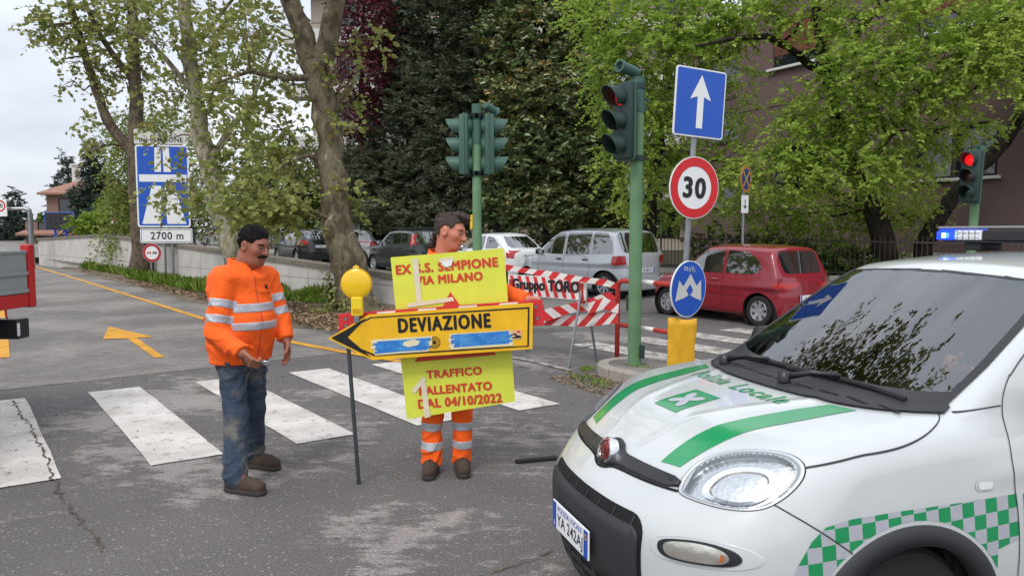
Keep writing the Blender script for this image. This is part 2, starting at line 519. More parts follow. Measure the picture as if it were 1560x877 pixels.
    K['mortar'] = M('mortar', (120, 98, 88), .95, var=.1)
    K['sill'] = M('pale_stone_sill', (206, 204, 200), .7, var=.08)
    K['winframe'] = M('window_frame', (58, 50, 48), .5, var=.05)
    K['winglass'] = M('window_glass', (30, 36, 38), .04, var=0, spec=.8, coat=1.)
    K['beige'] = M('beige_render', (196, 184, 166), .9, var=.08, scale=1.5)
    K['greyrender'] = M('grey_render', (176, 172, 166), .9, var=.08, scale=1.5)
    K['rooftile'] = M('terracotta_roof', (150, 112, 96), .9, var=.25, scale=5, bump=.4)
    K['pinkwall'] = M('old_red_wall', (128, 104, 90), .9, var=.15, scale=2)
    K['grass'] = leaf_mat('grass_blades', [(84, 116, 36), (124, 156, 54), (162, 176, 86)], .25)
    K['litter'] = leaf_mat('leaf_litter', [(96, 78, 58), (140, 118, 92), (168, 150, 122)], .05, .9)
mats()

# ------------------------------------------------------------------ lettering (made while the scene is still empty)
_TXT = {}
def text_geo(body, bold=0.0, shear=0.0, spacing=1.0):
    key = (body, bold, shear, spacing)
    if key in _TXT: return _TXT[key]
    cu = bpy.data.curves.new('lettering', 'FONT')
    cu.body = body; cu.size = 1.0; cu.offset = bold; cu.shear = shear; cu.resolution_u = 3
    cu.space_character = spacing
    cu.align_x = 'CENTER'; cu.align_y = 'CENTER'
    o = bpy.data.objects.new('lettering', cu); COL.objects.link(o)
    dg = bpy.context.evaluated_depsgraph_get(); dg.update()
    me = bpy.data.meshes.new_from_object(o.evaluated_get(dg))
    v = np.array([tuple(x.co[:2]) for x in me.vertices]); f = [tuple(p.vertices) for p in me.polygons]
    bpy.data.objects.remove(o); bpy.data.curves.remove(cu); bpy.data.meshes.remove(me)
    lo, hi = v.min(0), v.max(0)
    v = v - (lo + hi) / 2
    _TXT[key] = (v, f, hi - lo)
    return _TXT[key]
for _a in [('EX S.S. SEMPIONE', .0, 0, 1.1), ('VIA MILANO', .0, 0, 1.1), ('TRAFFICO', .0, 0, 1.1), ('RALLENTATO', .0, 0, 1.1), ('DAL 04/10/2022', .0, 0, 1.1),
           ('DEVIAZIONE', .0, 0, 1.2), ('Gruppo TORO', .0, 0, 1.05), ('30', .0, 0, 1.15), ('2700 m', .018, 0, 1.1), ('SS 33', .02, 0, 1.2), ('del SEMPIONE', .02, 0, 1.1), ('70', .03, 0, 1.0),
           ('Polizia', .018, .15, 1.15), ('Locale', .018, .15, 1.15), ('FIAT', .02, 0, .95), ('YA 242AJ', .012, 0, 1.05), ('POLIZIA LOCALE', .005, 0, 1.0), ('I', .02, 0, 1.0), ('GL 482 KX', .01, 0, 1.0)]:
    text_geo(*_a)
def lettering(name, key, parent, mat, x, z, w, h, y, rot=0.0, fn=None, bold=0.0):
    """flat print: letters stretched to a width and height, centred on (x, z) of a panel that faces -y"""
    v, f, sz = text_geo(*key)
    q = v / sz * np.array([w, h])
    c, s_ = math.cos(rot), math.sin(rot)
    mb = MB()
    for k, (ox, oz) in enumerate([(0, 0)] + ([(-1, 0), (1, 0), (0, 1), (0, -1), (-.7, .7), (.7, .7), (-.7, -.7), (.7, -.7)] if bold else [])):
        dx, dz = ox * bold * h, oz * bold * h * .8
        mb.add([(x + (a * c - b * s_) + dx, y - k * .00012, z + a * s_ + b * c + dz) for a, b in q], f)
    # one object for each word
    sp = sorted((min(mb.v[i][0] * c + mb.v[i][2] * s_ for i in fc), max(mb.v[i][0] * c + mb.v[i][2] * s_ for i in fc), fc) for fc in mb.f)
    groups, hi = [], -1e9
    for a, b, fc in sp:
        if a - hi > h * .30: groups.append([])
        groups[-1].append(fc); hi = max(hi, b)
    for g in groups:
        used = sorted({i for fc in g for i in fc}); rm = {o: k for k, o in enumerate(used)}
        out = mobj(name, [mb.v[i] for i in used], [tuple(rm[i] for i in fc) for fc in g], mat, parent)
    return out

# ------------------------------------------------------------------ implicit surfaces
def smin(a, b, k):
    h = np.maximum(k - np.abs(a - b), 0) / k
    return np.minimum(a, b) - h * h * k * .25
def smax(a, b, k):
    return -smin(-a, -b, k)
# ================================================================== the setting
AX = Vector((-.612, .791, 0)); NX = Vector((.791, .612, 0))       # along / across the side road
def TU(t, u, z=0.0):
    p = AX * t + NX * u
    return Vector((p.x, p.y, z))
def gz(y):
    return max(0.0, .017 * (y - 15.0))

def sheet(name, pts, mat, z=None, kind='structure'):
    vv = [(p[0], p[1], (p[2] if z is None else z)) for p in pts]
    mb = MB(); mb.add(vv, [tuple(range(len(vv)))])
    o = mb.build(name, mat)
    for poly in o.data.polygons:
        if poly.normal.z < 0: poly.flip()
    return tag(o, kind=kind) if kind else o

sheet('ground', [(-400, -400), (400, -400), (400, 400), (-400, 400)], K['asphalt'], 0.0)
sheet('side_road', [TU(9.3, -4.2), TU(9.3, 5.2), TU(13.5, 5.6), TU(60, 4.9), TU(60, -4.2)], K['asphalt2'], 0.004)
# parking street rising gently behind the retaining wall
pk = MB()
ys = [15 + 1.5 * i for i in range(40)]
row = []
for i, y in enumerate(ys):
    wx = -2.64 - .979 * (y - 15.59) - .15 if y < 60 else -46
    row.append([(wx + (60 - wx) * k / 8.0, y, gz(y) + .005) for k in range(9)])
for r_ in range(len(row) - 1):
    for k in range(8):
        pk.add([row[r_][k], row[r_][k + 1], row[r_ + 1][k + 1], row[r_ + 1][k]], [(0, 1, 2, 3)])
tag(pk.build('parking_street', K['asphalt2']), kind='structure')

# zebra crossing, regular stripes
zs = Vector((.605, -.796, 0)); zo = Vector((.87, .535, 0))
z0 = Vector((-5.23, 6.97, 0))
rng = random.Random(4)
for k in range(-1, 13):
    if k in (5, 6): continue
    a = z0 + zo * k
    ln = 3.0 if k < 5 else (2.0 if k == 7 else 2.9)
    wv = Vector((.40, .27, 0))
    p = [a, a + wv, a + wv + zs * ln, a + zs * ln]
    # slightly ragged edges
    pts = []
    for i in range(4):
        q0, q1 = p[i], p[(i + 1) % 4]
        for j in range(8):
            q = q0.lerp(q1, j / 8.0)
            pts.append((q.x + rng.uniform(-.006, .006), q.y + rng.uniform(-.006, .006)))
    sheet('zebra_stripe', pts, K['zebra'] if k < 5 else K['zebra_worn'], 0.008)

def line_sheet(name, pts, w, mat, z):
    pts = [Vector((p[0], p[1], 0)) for p in pts]
    L, Rr = [], []
    for i, p in enumerate(pts):
        t = (pts[min(i + 1, len(pts) - 1)] - pts[max(i - 1, 0)]).normalized()
        n = Vector((-t.y, t.x, 0))
        L.append(p + n * w / 2); Rr.append(p - n * w / 2)
    mb = MB()
    for i in range(len(pts) - 1):
        mb.add([(q.x, q.y, z) for q in (L[i], Rr[i], Rr[i + 1], L[i + 1])], [(0, 1, 2, 3)])
    o = mb.build(name, mat)
    for poly in o.data.polygons:
        if poly.normal.z < 0: poly.flip()
    return tag(o, kind='structure')
line_sheet('yellow_edge_line', [(-.9, 8.95), (-1.6, 9.45), (-2.35, 10.09), (-3.21, 10.88), (-5.77, 13.83), (-7.69, 16.28), (-14.5, 24.9), (-21.66, 33.88), (-36, 52)], .13, K['yellowroad'], .012)
line_sheet('yellow_lane_line', [(-6.68, 9.55), (-9.2, 13.2), (-11.9, 17.0), (-20, 28.3), (-33, 46)], .22, K['yellowroad'], .012)
line_sheet('white_edge_line', [(-.25, 9.85), (.25, 9.35), (.7, 8.7)], .10, K['linewhite'], .012)
line_sheet('white_edge_line', [(3.4, 15.4), (5.0, 13.1), (7.2, 9.9)], .12, K['linewhite'], .010)
# painted arrow on the side road
arrow = [G(*p) for p in [(166, 498), (157, 517), (194, 516.5), (236, 546), (251, 545), (208, 515.5), (234, 514)]]
sheet('painted_road_arrow', [(p.x, p.y) for p in arrow], K['yellowroad'], .012)

# cracks in the asphalt
def crack(pts, w, seed, z=.0125):
    r = random.Random(seed); P = []
    pts = [Vector((p[0], p[1], 0)) for p in pts]
    for a, b in zip(pts, pts[1:]):
        n = max(2, int((b - a).length / .05))
        for i in range(n): P.append(a.lerp(b, i / n) + Vector((r.uniform(-.022, .022), r.uniform(-.022, .022), 0)))
    mb = MB(); L = []
    for i, p in enumerate(P):
        t = (P[min(i + 1, len(P) - 1)] - P[max(i - 1, 0)]).normalized(); n = Vector((-t.y, t.x, 0)); ww = w * r.uniform(.25, 1.2)
        L.append((p + n * ww, p - n * ww))
    for i in range(len(L) - 1):
        mb.add([(q.x, q.y, z) for q in (L[i][0], L[i][1], L[i + 1][1], L[i + 1][0])], [(0, 1, 2, 3)])
    tag(mb.build('asphalt_crack', K['crack']), kind='structure')
K['crack'] = M('crack_tar', (70, 64, 60), .95, col2=(104, 88, 74), thr=(.4, .62), scale=9)
gp = lambda l: [tuple(G(*p)[:2]) for p in l]
crack(gp([(20, 612), (48, 655), (70, 700), (88, 745), (120, 790), (165, 845)]), .0075, 1)
crack(gp([(740, 876), (800, 856), (850, 838)]), .008, 2)
crack(gp([(770, 552), (850, 575), (900, 598)]), .007, 3)

# earth verge between the lane and the wall
vg = MB(); nt_, nu_ = 70, 9
vr = random.Random(7)
vgp = []
for i in range(nt_ + 1):
    t = 10.6 + (45 - 10.6) * i / nt_
    wall_u = 7.35 + (5.43 - 7.5) * max(0, t - 13.9) / 20.0 if t < 36 else 5.05
    u0 = 4.75 - .012 * (t - 11) + .25 * math.sin(t * 1.9) * .4
    if t < 12.5: u0 = 4.75 + .35 * (12.5 - t)
    rowp = []
    for j in range(nu_ + 1):
        e = j / nu_
        rowp.append(TU(t, u0 + (wall_u + .2 - u0) * e, .012 + .10 * min(1, e * 1.6) + (vr.uniform(0, .035) if 0 < j else 0)))
    vgp.append(rowp)
for i in range(nt_):
    for j in range(nu_):
        vg.add([vgp[i][j], vgp[i][j + 1], vgp[i + 1][j + 1], vgp[i + 1][j]], [(0, 3, 2, 1)])
tag(vg.build('earth_verge', K['dirt'], smooth=True), kind='structure')

# ------------------------------------------------------------------ retaining wall, built of cast panels under a coping
W0, W1, W2, W3 = Vector((-23.4, 36.6, 0)), Vector((-16.55, 30.04, 0)), Vector((-2.64, 15.59, 0)), Vector((-.35, 13.25, 0))
def wall_top(p):
    if p.y > 30.04: return 1.5 - .23 * (p.y - 30.04) / 6.5
    return .72 + .78 * (p.y - 15.59) / 14.45
wr = empty('retaining_wall', W2, 0, 'long low pale concrete retaining wall behind the grass verge', 'wall')
def to_local(v): return v - W2
core = MB()
wrng = random.Random(3)
for a, b, n in ((W0, W1, 5), (W1, W2, 12), (W2, W3, 2)):
    d = (b - a).normalized(); nrm = Vector((-d.y, d.x, 0))       # behind the wall
    if nrm.dot(Vector((1, 1, 0))) < 0: nrm = -nrm
    za, zb = wall_top(a), wall_top(b)
    q = [a + nrm * .03, b + nrm * .03, b + nrm * .26, a + nrm * .26]
    qz = [za, zb, zb, za]
    core.add([to_local(Vector((p.x, p.y, -.05))) for p in q] + [to_local(Vector((p.x, p.y, z - .02))) for p, z in zip(q, qz)],
             [(0, 1, 5, 4), (1, 2, 6, 5), (2, 3, 7, 6), (3, 0, 4, 7), (4, 5, 6, 7)])
    for i in range(n):
        p0, p1 = a.lerp(b, i / n) + d * .008, a.lerp(b, (i + 1) / n) - d * .008
        zz0, zz1 = wall_top(p0), wall_top(p1)
        off = wrng.uniform(0, .008)
        mb = MB()
        for lo, hi in ((-.05, .52), (.53, 9)):
            h0, h1 = min(zz0 - .03, hi), min(zz1 - .03, hi)
            if h0 - lo < .08: continue
            vv = []
            for y in (-.0 - off, .03):
                vv += [to_local(p0 + nrm * y + Vector((0, 0, lo))), to_local(p1 + nrm * y + Vector((0, 0, lo))), to_local(p1 + nrm * y + Vector((0, 0, h1))), to_local(p0 + nrm * y + Vector((0, 0, h0)))]
            mb.add(vv, [(0, 1, 2, 3), (7, 6, 5, 4), (0, 4, 5, 1), (1, 5, 6, 2), (2, 6, 7, 3), (3, 7, 4, 0)])
        mb.build('panel', K['wallconc'] if 'wallconc' in K else K['concrete'], wr)
        mb = MB(); vv = []
        for y in (-.06, .32):
            for z in (-.03, .07):
                vv += [to_local(p0 + nrm * y + Vector((0, 0, zz0 + z))), to_local(p1 + nrm * y + Vector((0, 0, zz1 + z)))]
        mb.add(vv, [(0, 1, 3, 2), (4, 6, 7, 5), (0, 4, 5, 1), (2, 3, 7, 6), (0, 2, 6, 4), (1, 5, 7, 3)])
        mb.build('coping_stone', K['coping'], wr)
core.build('core', K['coping'], wr)

# ------------------------------------------------------------------ brown steel fence on a low kerb wall
def fence_x(y): return .4 + 1.2 * (29 - y)
fr = empty('picket_fence', (fence_x(22), 22, gz(22)), 0, 'long brown steel picket fence behind the parked cars', 'fence')
fo = Vector(fr.location)
FA, FB = Vector((fence_x(14.6), 14.6, 0)), Vector((fence_x(45), 45, 0))
fd = (FB - FA); flen = fd.length; fd.normalize()
fn_ = Vector((-fd.y, fd.x, 0))
nb = 19
for i in range(nb):
    p0 = FA + fd * flen * i / nb; p1 = FA + fd * flen * (i + 1) / nb
    h0, h1 = gz(p0.y), gz(p1.y)
    def at(p, h, z): return Vector((p.x, p.y, h + z)) - fo
    MB().tube([at(p0, h0, 0), at(p0, h0, 1.42)], .032, 6).build('post', K['fence'], fr)
    for z in (.36, 1.27):
        mb = MB(); vv = []
        for o_ in (-.018, .018):
            for dz in (-.022, .022):
                vv += [at(p0 + fn_ * o_, h0, z + dz), at(p1 + fn_ * o_, h1, z + dz)]
        mb.add(vv, [(0, 1, 3, 2), (4, 6, 7, 5), (0, 4, 5, 1), (2, 3, 7, 6), (0, 2, 6, 4), (1, 5, 7, 3)])
        mb.build('rail', K['fence'], fr)
    mb = MB(); npk = 19
    for k in range(1, npk):
        p = p0.lerp(p1, k / npk); h = h0 + (h1 - h0) * k / npk
        mb.tube([at(p, h, .34), at(p, h, 1.40), at(p, h, 1.44)], [.012, .012, .003], 4, cap=False)
    tag(mb.build('pickets', K['fence'], fr), kind='stuff')
    mb = MB(); vv = []
    for o_ in (-.10, .10):
        for dz in (-.05, .27):
            vv += [at(p0 + fn_ * o_, h0, dz), at(p1 + fn_ * o_, h1, dz)]
    mb.add(vv, [(0, 1, 3, 2), (4, 6, 7, 5), (0, 4, 5, 1), (2, 3, 7, 6), (0, 2, 6, 4), (1, 5, 7, 3)])
    mb.build('kerb_wall', K['concrete'], fr)
# pavement in front of the fence, with kerb stones
pv = MB(); kb = MB()
for i in range(24):
    p0 = FA + fd * flen * i / 24; p1 = FA + fd * flen * (i + 1) / 24
    h0, h1 = gz(p0.y) + .12, gz(p1.y) + .12
    q = [p0 + fn_ * .1, p1 + fn_ * .1, p1 + fn_ * 1.75, p0 + fn_ * 1.75]
    pv.add([(q[0].x, q[0].y, h0), (q[1].x, q[1].y, h1), (q[2].x, q[2].y, h1), (q[3].x, q[3].y, h0)], [(0, 1, 2, 3)])
    k0, k1 = p0 + fn_ * 1.75, p1 + fn_ * 1.75
    m0, m1 = p0 + fn_ * 1.88, p1 + fn_ * 1.88
    kb.add([(k0.x, k0.y, h0), (k1.x, k1.y, h1), (m1.x, m1.y, h1), (m0.x, m0.y, h0), (m1.x, m1.y, h1 - .2), (m0.x, m0.y, h0 - .2)], [(0, 1, 2, 3), (3, 2, 4, 5)])
if fn_.x > 0: fn_ = -fn_
o = tag(pv.build('pavement', K['kerb']), kind='structure')
tag(kb.build('pavement_kerb', K['kerb']), kind='structure')
# garden behind the fence
gs = MB()
gp_ = []
for y in [14.6, 20, 26, 32, 38, 45, 70]:
    x = fence_x(min(y, 45)) if y <= 45 else fence_x(45)
    gp_.append([(x + .1, y + .1, gz(y) + .2), (x + 45, y + 30, gz(y) + .25)])
for i in range(len(gp_) - 1):
    gs.add([gp_[i][0], gp_[i][1], gp_[i + 1][1], gp_[i + 1][0]], [(0, 1, 2, 3)])
tag(gs.build('garden_ground', K['soil']), kind='structure')

# traffic island with rounded kerb, its long axis along the crossing
isl = empty('traffic_island', (1.42, 8.6, 0), 0, 'small rounded concrete traffic island at the foot of the green signal pole', 'traffic island')
e1 = Vector((.58, -.81, 0)); e2 = Vector((.81, .58, 0))
def island_outline(off, n=14):
    out = []
    ca, cb = e1 * .12, e1 * 2.1
    r = .50 - off
    for i in range(n + 1):
        a = R(90) + R(180) * i / n
        out.append(ca + e1 * (r * math.cos(a)) + e2 * (r * math.sin(a)))
    for i in range(n + 1):
        a = R(-90) + R(180) * i / n
        out.append(cb + e1 * (r * math.cos(a)) + e2 * (r * math.sin(a)))
    return out
oo, oi = island_outline(0), island_outline(.13)
nO = len(oo)
for i in range(nO):
    j = (i + 1) % nO
    long_ = (oo[j] - oo[i]).length > .4
    for k in range(4 if long_ else 1):
        s0, s1 = (k / 4, (k + 1) / 4) if long_ else (0, 1)
        g = .02
        a0, a1 = oo[i].lerp(oo[j], s0 + g * (0 if not long_ else .3)), oo[i].lerp(oo[j], s1 - g)
        b0, b1 = oi[i].lerp(oi[j], s0), oi[i].lerp(oi[j], s1 - g)
        mb = MB()
        up = Vector((0, 0, .125)); ins = .018
        t0, t1 = a0.lerp(b0, .12) + up, a1.lerp(b1, .12) + up
        mb.add([a0, a1, b1, b0, a0 + up * .86, a1 + up * .86, t1, t0, b1 + up, b0 + up],
               [(0, 1, 5, 4), (4, 5, 6, 7), (7, 6, 8, 9), (9, 8, 2, 3), (0, 4, 7, 9, 3), (1, 2, 8, 6, 5)])
        mb.build('kerb_stone', K['kerb'], isl)
mb = MB(); mb.add([tuple(p + Vector((0, 0, .112))) for p in oi], [tuple(range(nO))])
mb.build('infill', K['asphalt2'], isl)

# ------------------------------------------------------------------ buildings
def local_frame(origin, dx):
    """matrix: x along facade, y into the building, z up"""
    dx = Vector(dx).normalized(); dy = Vector((-dx.y, dx.x, 0))
    return Matrix(((dx.x, dy.x, 0, origin[0]), (dx.y, dy.y, 0, origin[1]), (0, 0, 1, origin[2]), (0, 0, 0, 1)))
def placed_empty(name, mtx, label, cat, group=None):
    o = empty(name, label=label, cat=cat, group=group)
    o.matrix_world = mtx
    return o
def wall_with_holes(mb, x0, x1, z0, z1, holes, y=0.0, depth=.22):
    xs_ = sorted({x0, x1} | {h[0] for h in holes} | {h[1] for h in holes})
    zs_ = sorted({z0, z1} | {h[2] for h in holes} | {h[3] for h in holes})
    for i in range(len(xs_) - 1):
        for j in range(len(zs_) - 1):
            cx, cz = (xs_[i] + xs_[i + 1]) / 2, (zs_[j] + zs_[j + 1]) / 2
            if any(h[0] < cx < h[1] and h[2] < cz < h[3] for h in holes): continue
            mb.add([(xs_[i], y, zs_[j]), (xs_[i + 1], y, zs_[j]), (xs_[i + 1], y, zs_[j + 1]), (xs_[i], y, zs_[j + 1])], [(0, 1, 2, 3)])
    for h in holes:
        a, b, c, d = h
        mb.add([(a, y, c), (b, y, c), (b, y, d), (a, y, d), (a, y + depth, c), (b, y + depth, c), (b, y + depth, d), (a, y + depth, d)],
               [(0, 4, 5, 1), (1, 5, 6, 2), (2, 6, 7, 3), (3, 7, 4, 0)])

# brown block to the right, its facade running back from the street
bf = placed_empty('brown_building', local_frame((9.75, 32.27, .2), (.51, -.86, 0)), 'large brown rendered building with shuttered windows behind the bright green tree', 'building')
holes = []
for b in (1.7, 7.7, 13.7, 19.7):
    holes += [(b, b + 2.8, 3.2, 4.9), (b, b + 2.8, 8.05, 10.0)]
mb = MB(); wall_with_holes(mb, 0, 25, 0, 13, holes)
mb.add([(0, 0, 0), (0, 14, 0), (0, 14, 13), (0, 0, 13), (25, 14, 0), (25, 0, 0), (25, 14, 13), (25, 0, 13)], [(0, 3, 2, 1), (4, 6, 7, 5), (1, 2, 6, 4), (3, 7, 6, 2)])
mb.build('wall', K['brown'], bf)
mb = MB(); mb.box((-.03, -.06, .0), (25.03, -.004, .75)); mb.build('plinth', K['greyrender'], bf)
for b in (1.7, 7.7, 13.7, 19.7):
    w = MB(); w.box((b, .14, 3.2), (b + 2.8, .2, 4.9)); wo = w.build('window', K['winframe'], bf)
    for k in range(2):
        x = b + .06 + k * 1.36
        g = MB(); g.box((x + .06, .10, 3.28), (x + 1.26, .139, 4.82)); g.build('pane', K['winglass'], wo)
    s = MB(); s.box((b - .12, -.13, 3.10), (b + 2.92, .21, 3.197), .01); s.build('sill', K['sill'], wo)
    w = MB(); w.box((b, .14, 8.05), (b + 2.8, .2, 10.0)); wo = w.build('window', K['winglass'], bf)
    g = MB()
    for k in range(26):
        z = 8.55 + k * .056
        g.add([(b + .03, .11, z), (b + 2.77, .11, z), (b + 2.77, .085, z + .047), (b + .03, .085, z + .047), (b + .03, .12, z + .05), (b + 2.77, .12, z + .05)], [(0, 1, 2, 3), (3, 2, 5, 4)])
    tag(g.build('shutter', K['brick'], wo), kind='stuff')
    s = MB(); s.box((b - .15, -.18, 7.94), (b + 2.95, .21, 8.046), .01); s.build('sill', K['sill'], wo)
for z in (6.55,):
    mb = MB(); mb.box((-.03, -.03, z), (25.03, -.004, z + .25)); mb.build('string_course', K['brown'], bf)
mb = MB(); mb.box((-.3, -.4, 13.0), (25.3, 14.3, 13.35)); mb.build('roof_slab', K['greyrender'], bf)
mb = MB(); mb.box((-6.5, 3.2, 0), (-.004, 13.8, 11.2)); mb.build('rear_wing', K['brown'], bf)
for z in (2.6, 5.8, 8.6):
    w = MB(); w.box((-4.6, 3.12, z), (-2.6, 3.196, z + 1.5)); wo = w.build('window', K['winframe'], bf)
    g = MB(); g.box((-4.5, 3.08, z + .08), (-2.7, 3.117, z + 1.42)); g.build('pane', K['winglass'], wo)

# tall block of flats behind the dark trees
af = placed_empty('apartment_block', local_frame((-12.6, 47.5, .5), (1, -.12, 0)), 'pale block of flats with long balconies behind the dark trees', 'building')
holes = []
for fl in range(6):
    for b in range(7):
        x = 1.6 + b * 3.3
        holes.append((x, x + 1.5, fl * 3.2 + (.2 if fl else .8), fl * 3.2 + 2.5))
mb = MB(); wall_with_holes(mb, 0, 25, 0, 19.8, holes)
mb.add([(0, 0, 0), (0, 12, 0), (0, 12, 19.8), (0, 0, 19.8), (25, 12, 0), (25, 0, 0), (25, 12, 19.8), (25, 0, 19.8)], [(0, 3, 2, 1), (4, 6, 7, 5), (1, 2, 6, 4), (3, 7, 6, 2)])
mb.build('wall', K['beige'], af)
for h in holes:
    w = MB(); w.box((h[0], .12, h[2]), (h[1], .2, h[3])); wo = w.build('window', K['winframe'], af)
    g = MB(); g.box((h[0] + .08, .08, h[2] + .08), (h[0] + .72, .119, h[3] - .08)).box((h[0] + .78, .08, h[2] + .08), (h[1] - .08, .119, h[3] - .08)); g.build('pane', K['winglass'], wo)
for fl in range(1, 6):
    for x0, x1 in ((-1.2, 6.4), (8.2, 15.6), (17.6, 25.6)):
        s = MB(); s.box((x0, -1.5, fl * 3.2 - .22), (x1, -.004, fl * 3.2)); so = s.build('balcony', K['greyrender'], af)
        s = MB(); s.box((x0, -1.5, fl * 3.2 + .004), (x1, -1.38, fl * 3.2 + .62)).box((x0, -1.377, fl * 3.2 + .004), (x0 + .1, -.006, fl * 3.2 + .62)); s.build('parapet', K['sill'], so)
        s = MB(); s.tube([(x0 + .05, -1.44, fl * 3.2 + .95), (x1 - .05, -1.44, fl * 3.2 + .95)], .025, 6)
        for q in range(8):
            xx = x0 + .1 + (x1 - x0 - .2) * q / 7
            s.tube([(xx, -1.44, fl * 3.2 + .6), (xx, -1.44, fl * 3.2 + .95)], .015, 5)
        s.build('handrail', K['metal_dark'], so)
mb = MB(); mb.box((-1.4, -1.7, 19.8), (26, 12.4, 20.2)); mb.build('roof_slab', K['greyrender'], af)

# red roofed house far down the side road
def house(name, px, Y, w, d, eave, ridge, wallmat, label, chimney=True, rz=0.0):
    c = PY(px, 350, Y)
    h = empty(name, (c.x, Y, 0), rz, label, 'house')
    hs = [(-w / 2 + .9 + k * 2.4, -w / 2 + 2.0 + k * 2.4, 1.2 if eave < 4 else 3.0, 2.4 if eave < 4 else 4.4) for k in range(int(w / 2.4))]
    mb = MB(); wall_with_holes(mb, -w / 2, w / 2, 0, eave, hs)
    mb.add([(-w / 2, 0, 0), (-w / 2, d, 0), (-w / 2, d, eave), (-w / 2, 0, eave), (w / 2, 0, 0), (w / 2, d, 0), (w / 2, d, eave), (w / 2, 0, eave)], [(0, 3, 2, 1), (4, 5, 6, 7), (1, 2, 6, 5)])
    mb.build('wall', wallmat, h)
    for q in hs:
        b = MB(); b.box((q[0], .1, q[2]), (q[1], .16, q[3])); wo = b.build('window', K['winframe'], h)
        b = MB(); b.box((q[0] + .08, .07, q[2] + .08), (q[1] - .08, .099, q[3] - .08)); b.build('pane', K['winglass'], wo)
    o_ = .5; mb = MB()
    rr = (ridge - eave) / (d / 2) * o_
    A = [(-w / 2 - o_, -o_, eave - rr), (w / 2 + o_, -o_, eave - rr), (w / 2 + o_, d + o_, eave - rr), (-w / 2 - o_, d + o_, eave - rr), (-w / 2 + d * .35, d / 2, ridge), (w / 2 - d * .35, d / 2, ridge)]
    B = [(p[0], p[1], p[2] + .16) for p in A]
    mb.add(A + B, [(6, 7, 11, 10), (7, 8, 11), (8, 9, 10, 11), (9, 6, 10), (0, 4, 5, 1), (1, 5, 2), (2, 5, 4, 3), (3, 4, 0), (0, 1, 7, 6), (1, 2, 8, 7), (2, 3, 9, 8), (3, 0, 6, 9)])
    ro = mb.build('roof', K['rooftile'], h)
    if chimney:
        b = MB(); b.box((-w / 2 + 1.2, d * .3, eave), (-w / 2 + 1.9, d * .3 + .6, ridge + .9)).box((-w / 2 + 1.1, d * .3 - .1, ridge + .9), (-w / 2 + 2.0, d * .3 + .7, ridge + 1.05)); b.build('chimney', K['sill'], ro)
    return h
house('tiled_house', 128, 62, 5.6, 7, 4.9, 6.4, K['pinkwall'], 'old red house with tiled roof and white chimney beyond the wall', True, .15)
house('tiled_shed', 82, 58, 4.2, 4.0, 1.6, 2.5, K['pinkwall'], 'low red outbuilding with tiled roof beside the message board', False, .1)
# rising bank beyond the side road
tr = MB(); rg = random.Random(5)
bank = [[Vector((-120 + i * 6, 70 + j * 12, [0, .6, 1.2, 1.4][j] + rg.uniform(0, .3))) for i in range(22)] for j in range(4)]
for j in range(3):
    for i in range(21):
        tr.add([bank[j][i], bank[j][i + 1], bank[j + 1][i + 1], bank[j + 1][i]], [(0, 1, 2, 3)])
tag(tr.build('far_bank', K['soil'], smooth=True), kind='structure')
# ================================================================== trees
def leaf_mesh(name, c, d, nrm, ln, wd, rnd, mat, fold=.12):
    """one small folded blade per leaf"""
    d = d / np.linalg.norm(d, axis=1, keepdims=True)
    s = np.cross(d, nrm); s /= np.linalg.norm(s, axis=1, keepdims=True) + 1e-9
    n2 = np.cross(s, d)
    L = ln[:, None]; Wd = wd[:, None]
    up = n2 * L * fold
    V = np.stack([c, c + d * L * .30 + s * Wd * .95 + up, c + d * L * .68 + s * Wd * .72 + up * .7, c + d * L - up * .5,
                  c + d * L * .68 - s * Wd * .72 + up * .7, c + d * L * .30 - s * Wd * .95 + up], 1).reshape(-1, 3)
    k0 = np.arange(len(c))[:, None] * 6
    F = np.stack([k0 + np.array([[0, 1, 2, 3]]), k0 + np.array([[0, 3, 4, 5]])], 1).reshape(-1, 4)
    me = mesh_of(name, V, F, mat)
    at = me.attributes.new('rnd', 'FLOAT', 'POINT')
    at.data.foreach_set('value', np.repeat(rnd.astype(np.float32), 6))
    return me

def unit(v): return v / (np.linalg.norm(v, axis=-1, keepdims=True) + 1e-9)

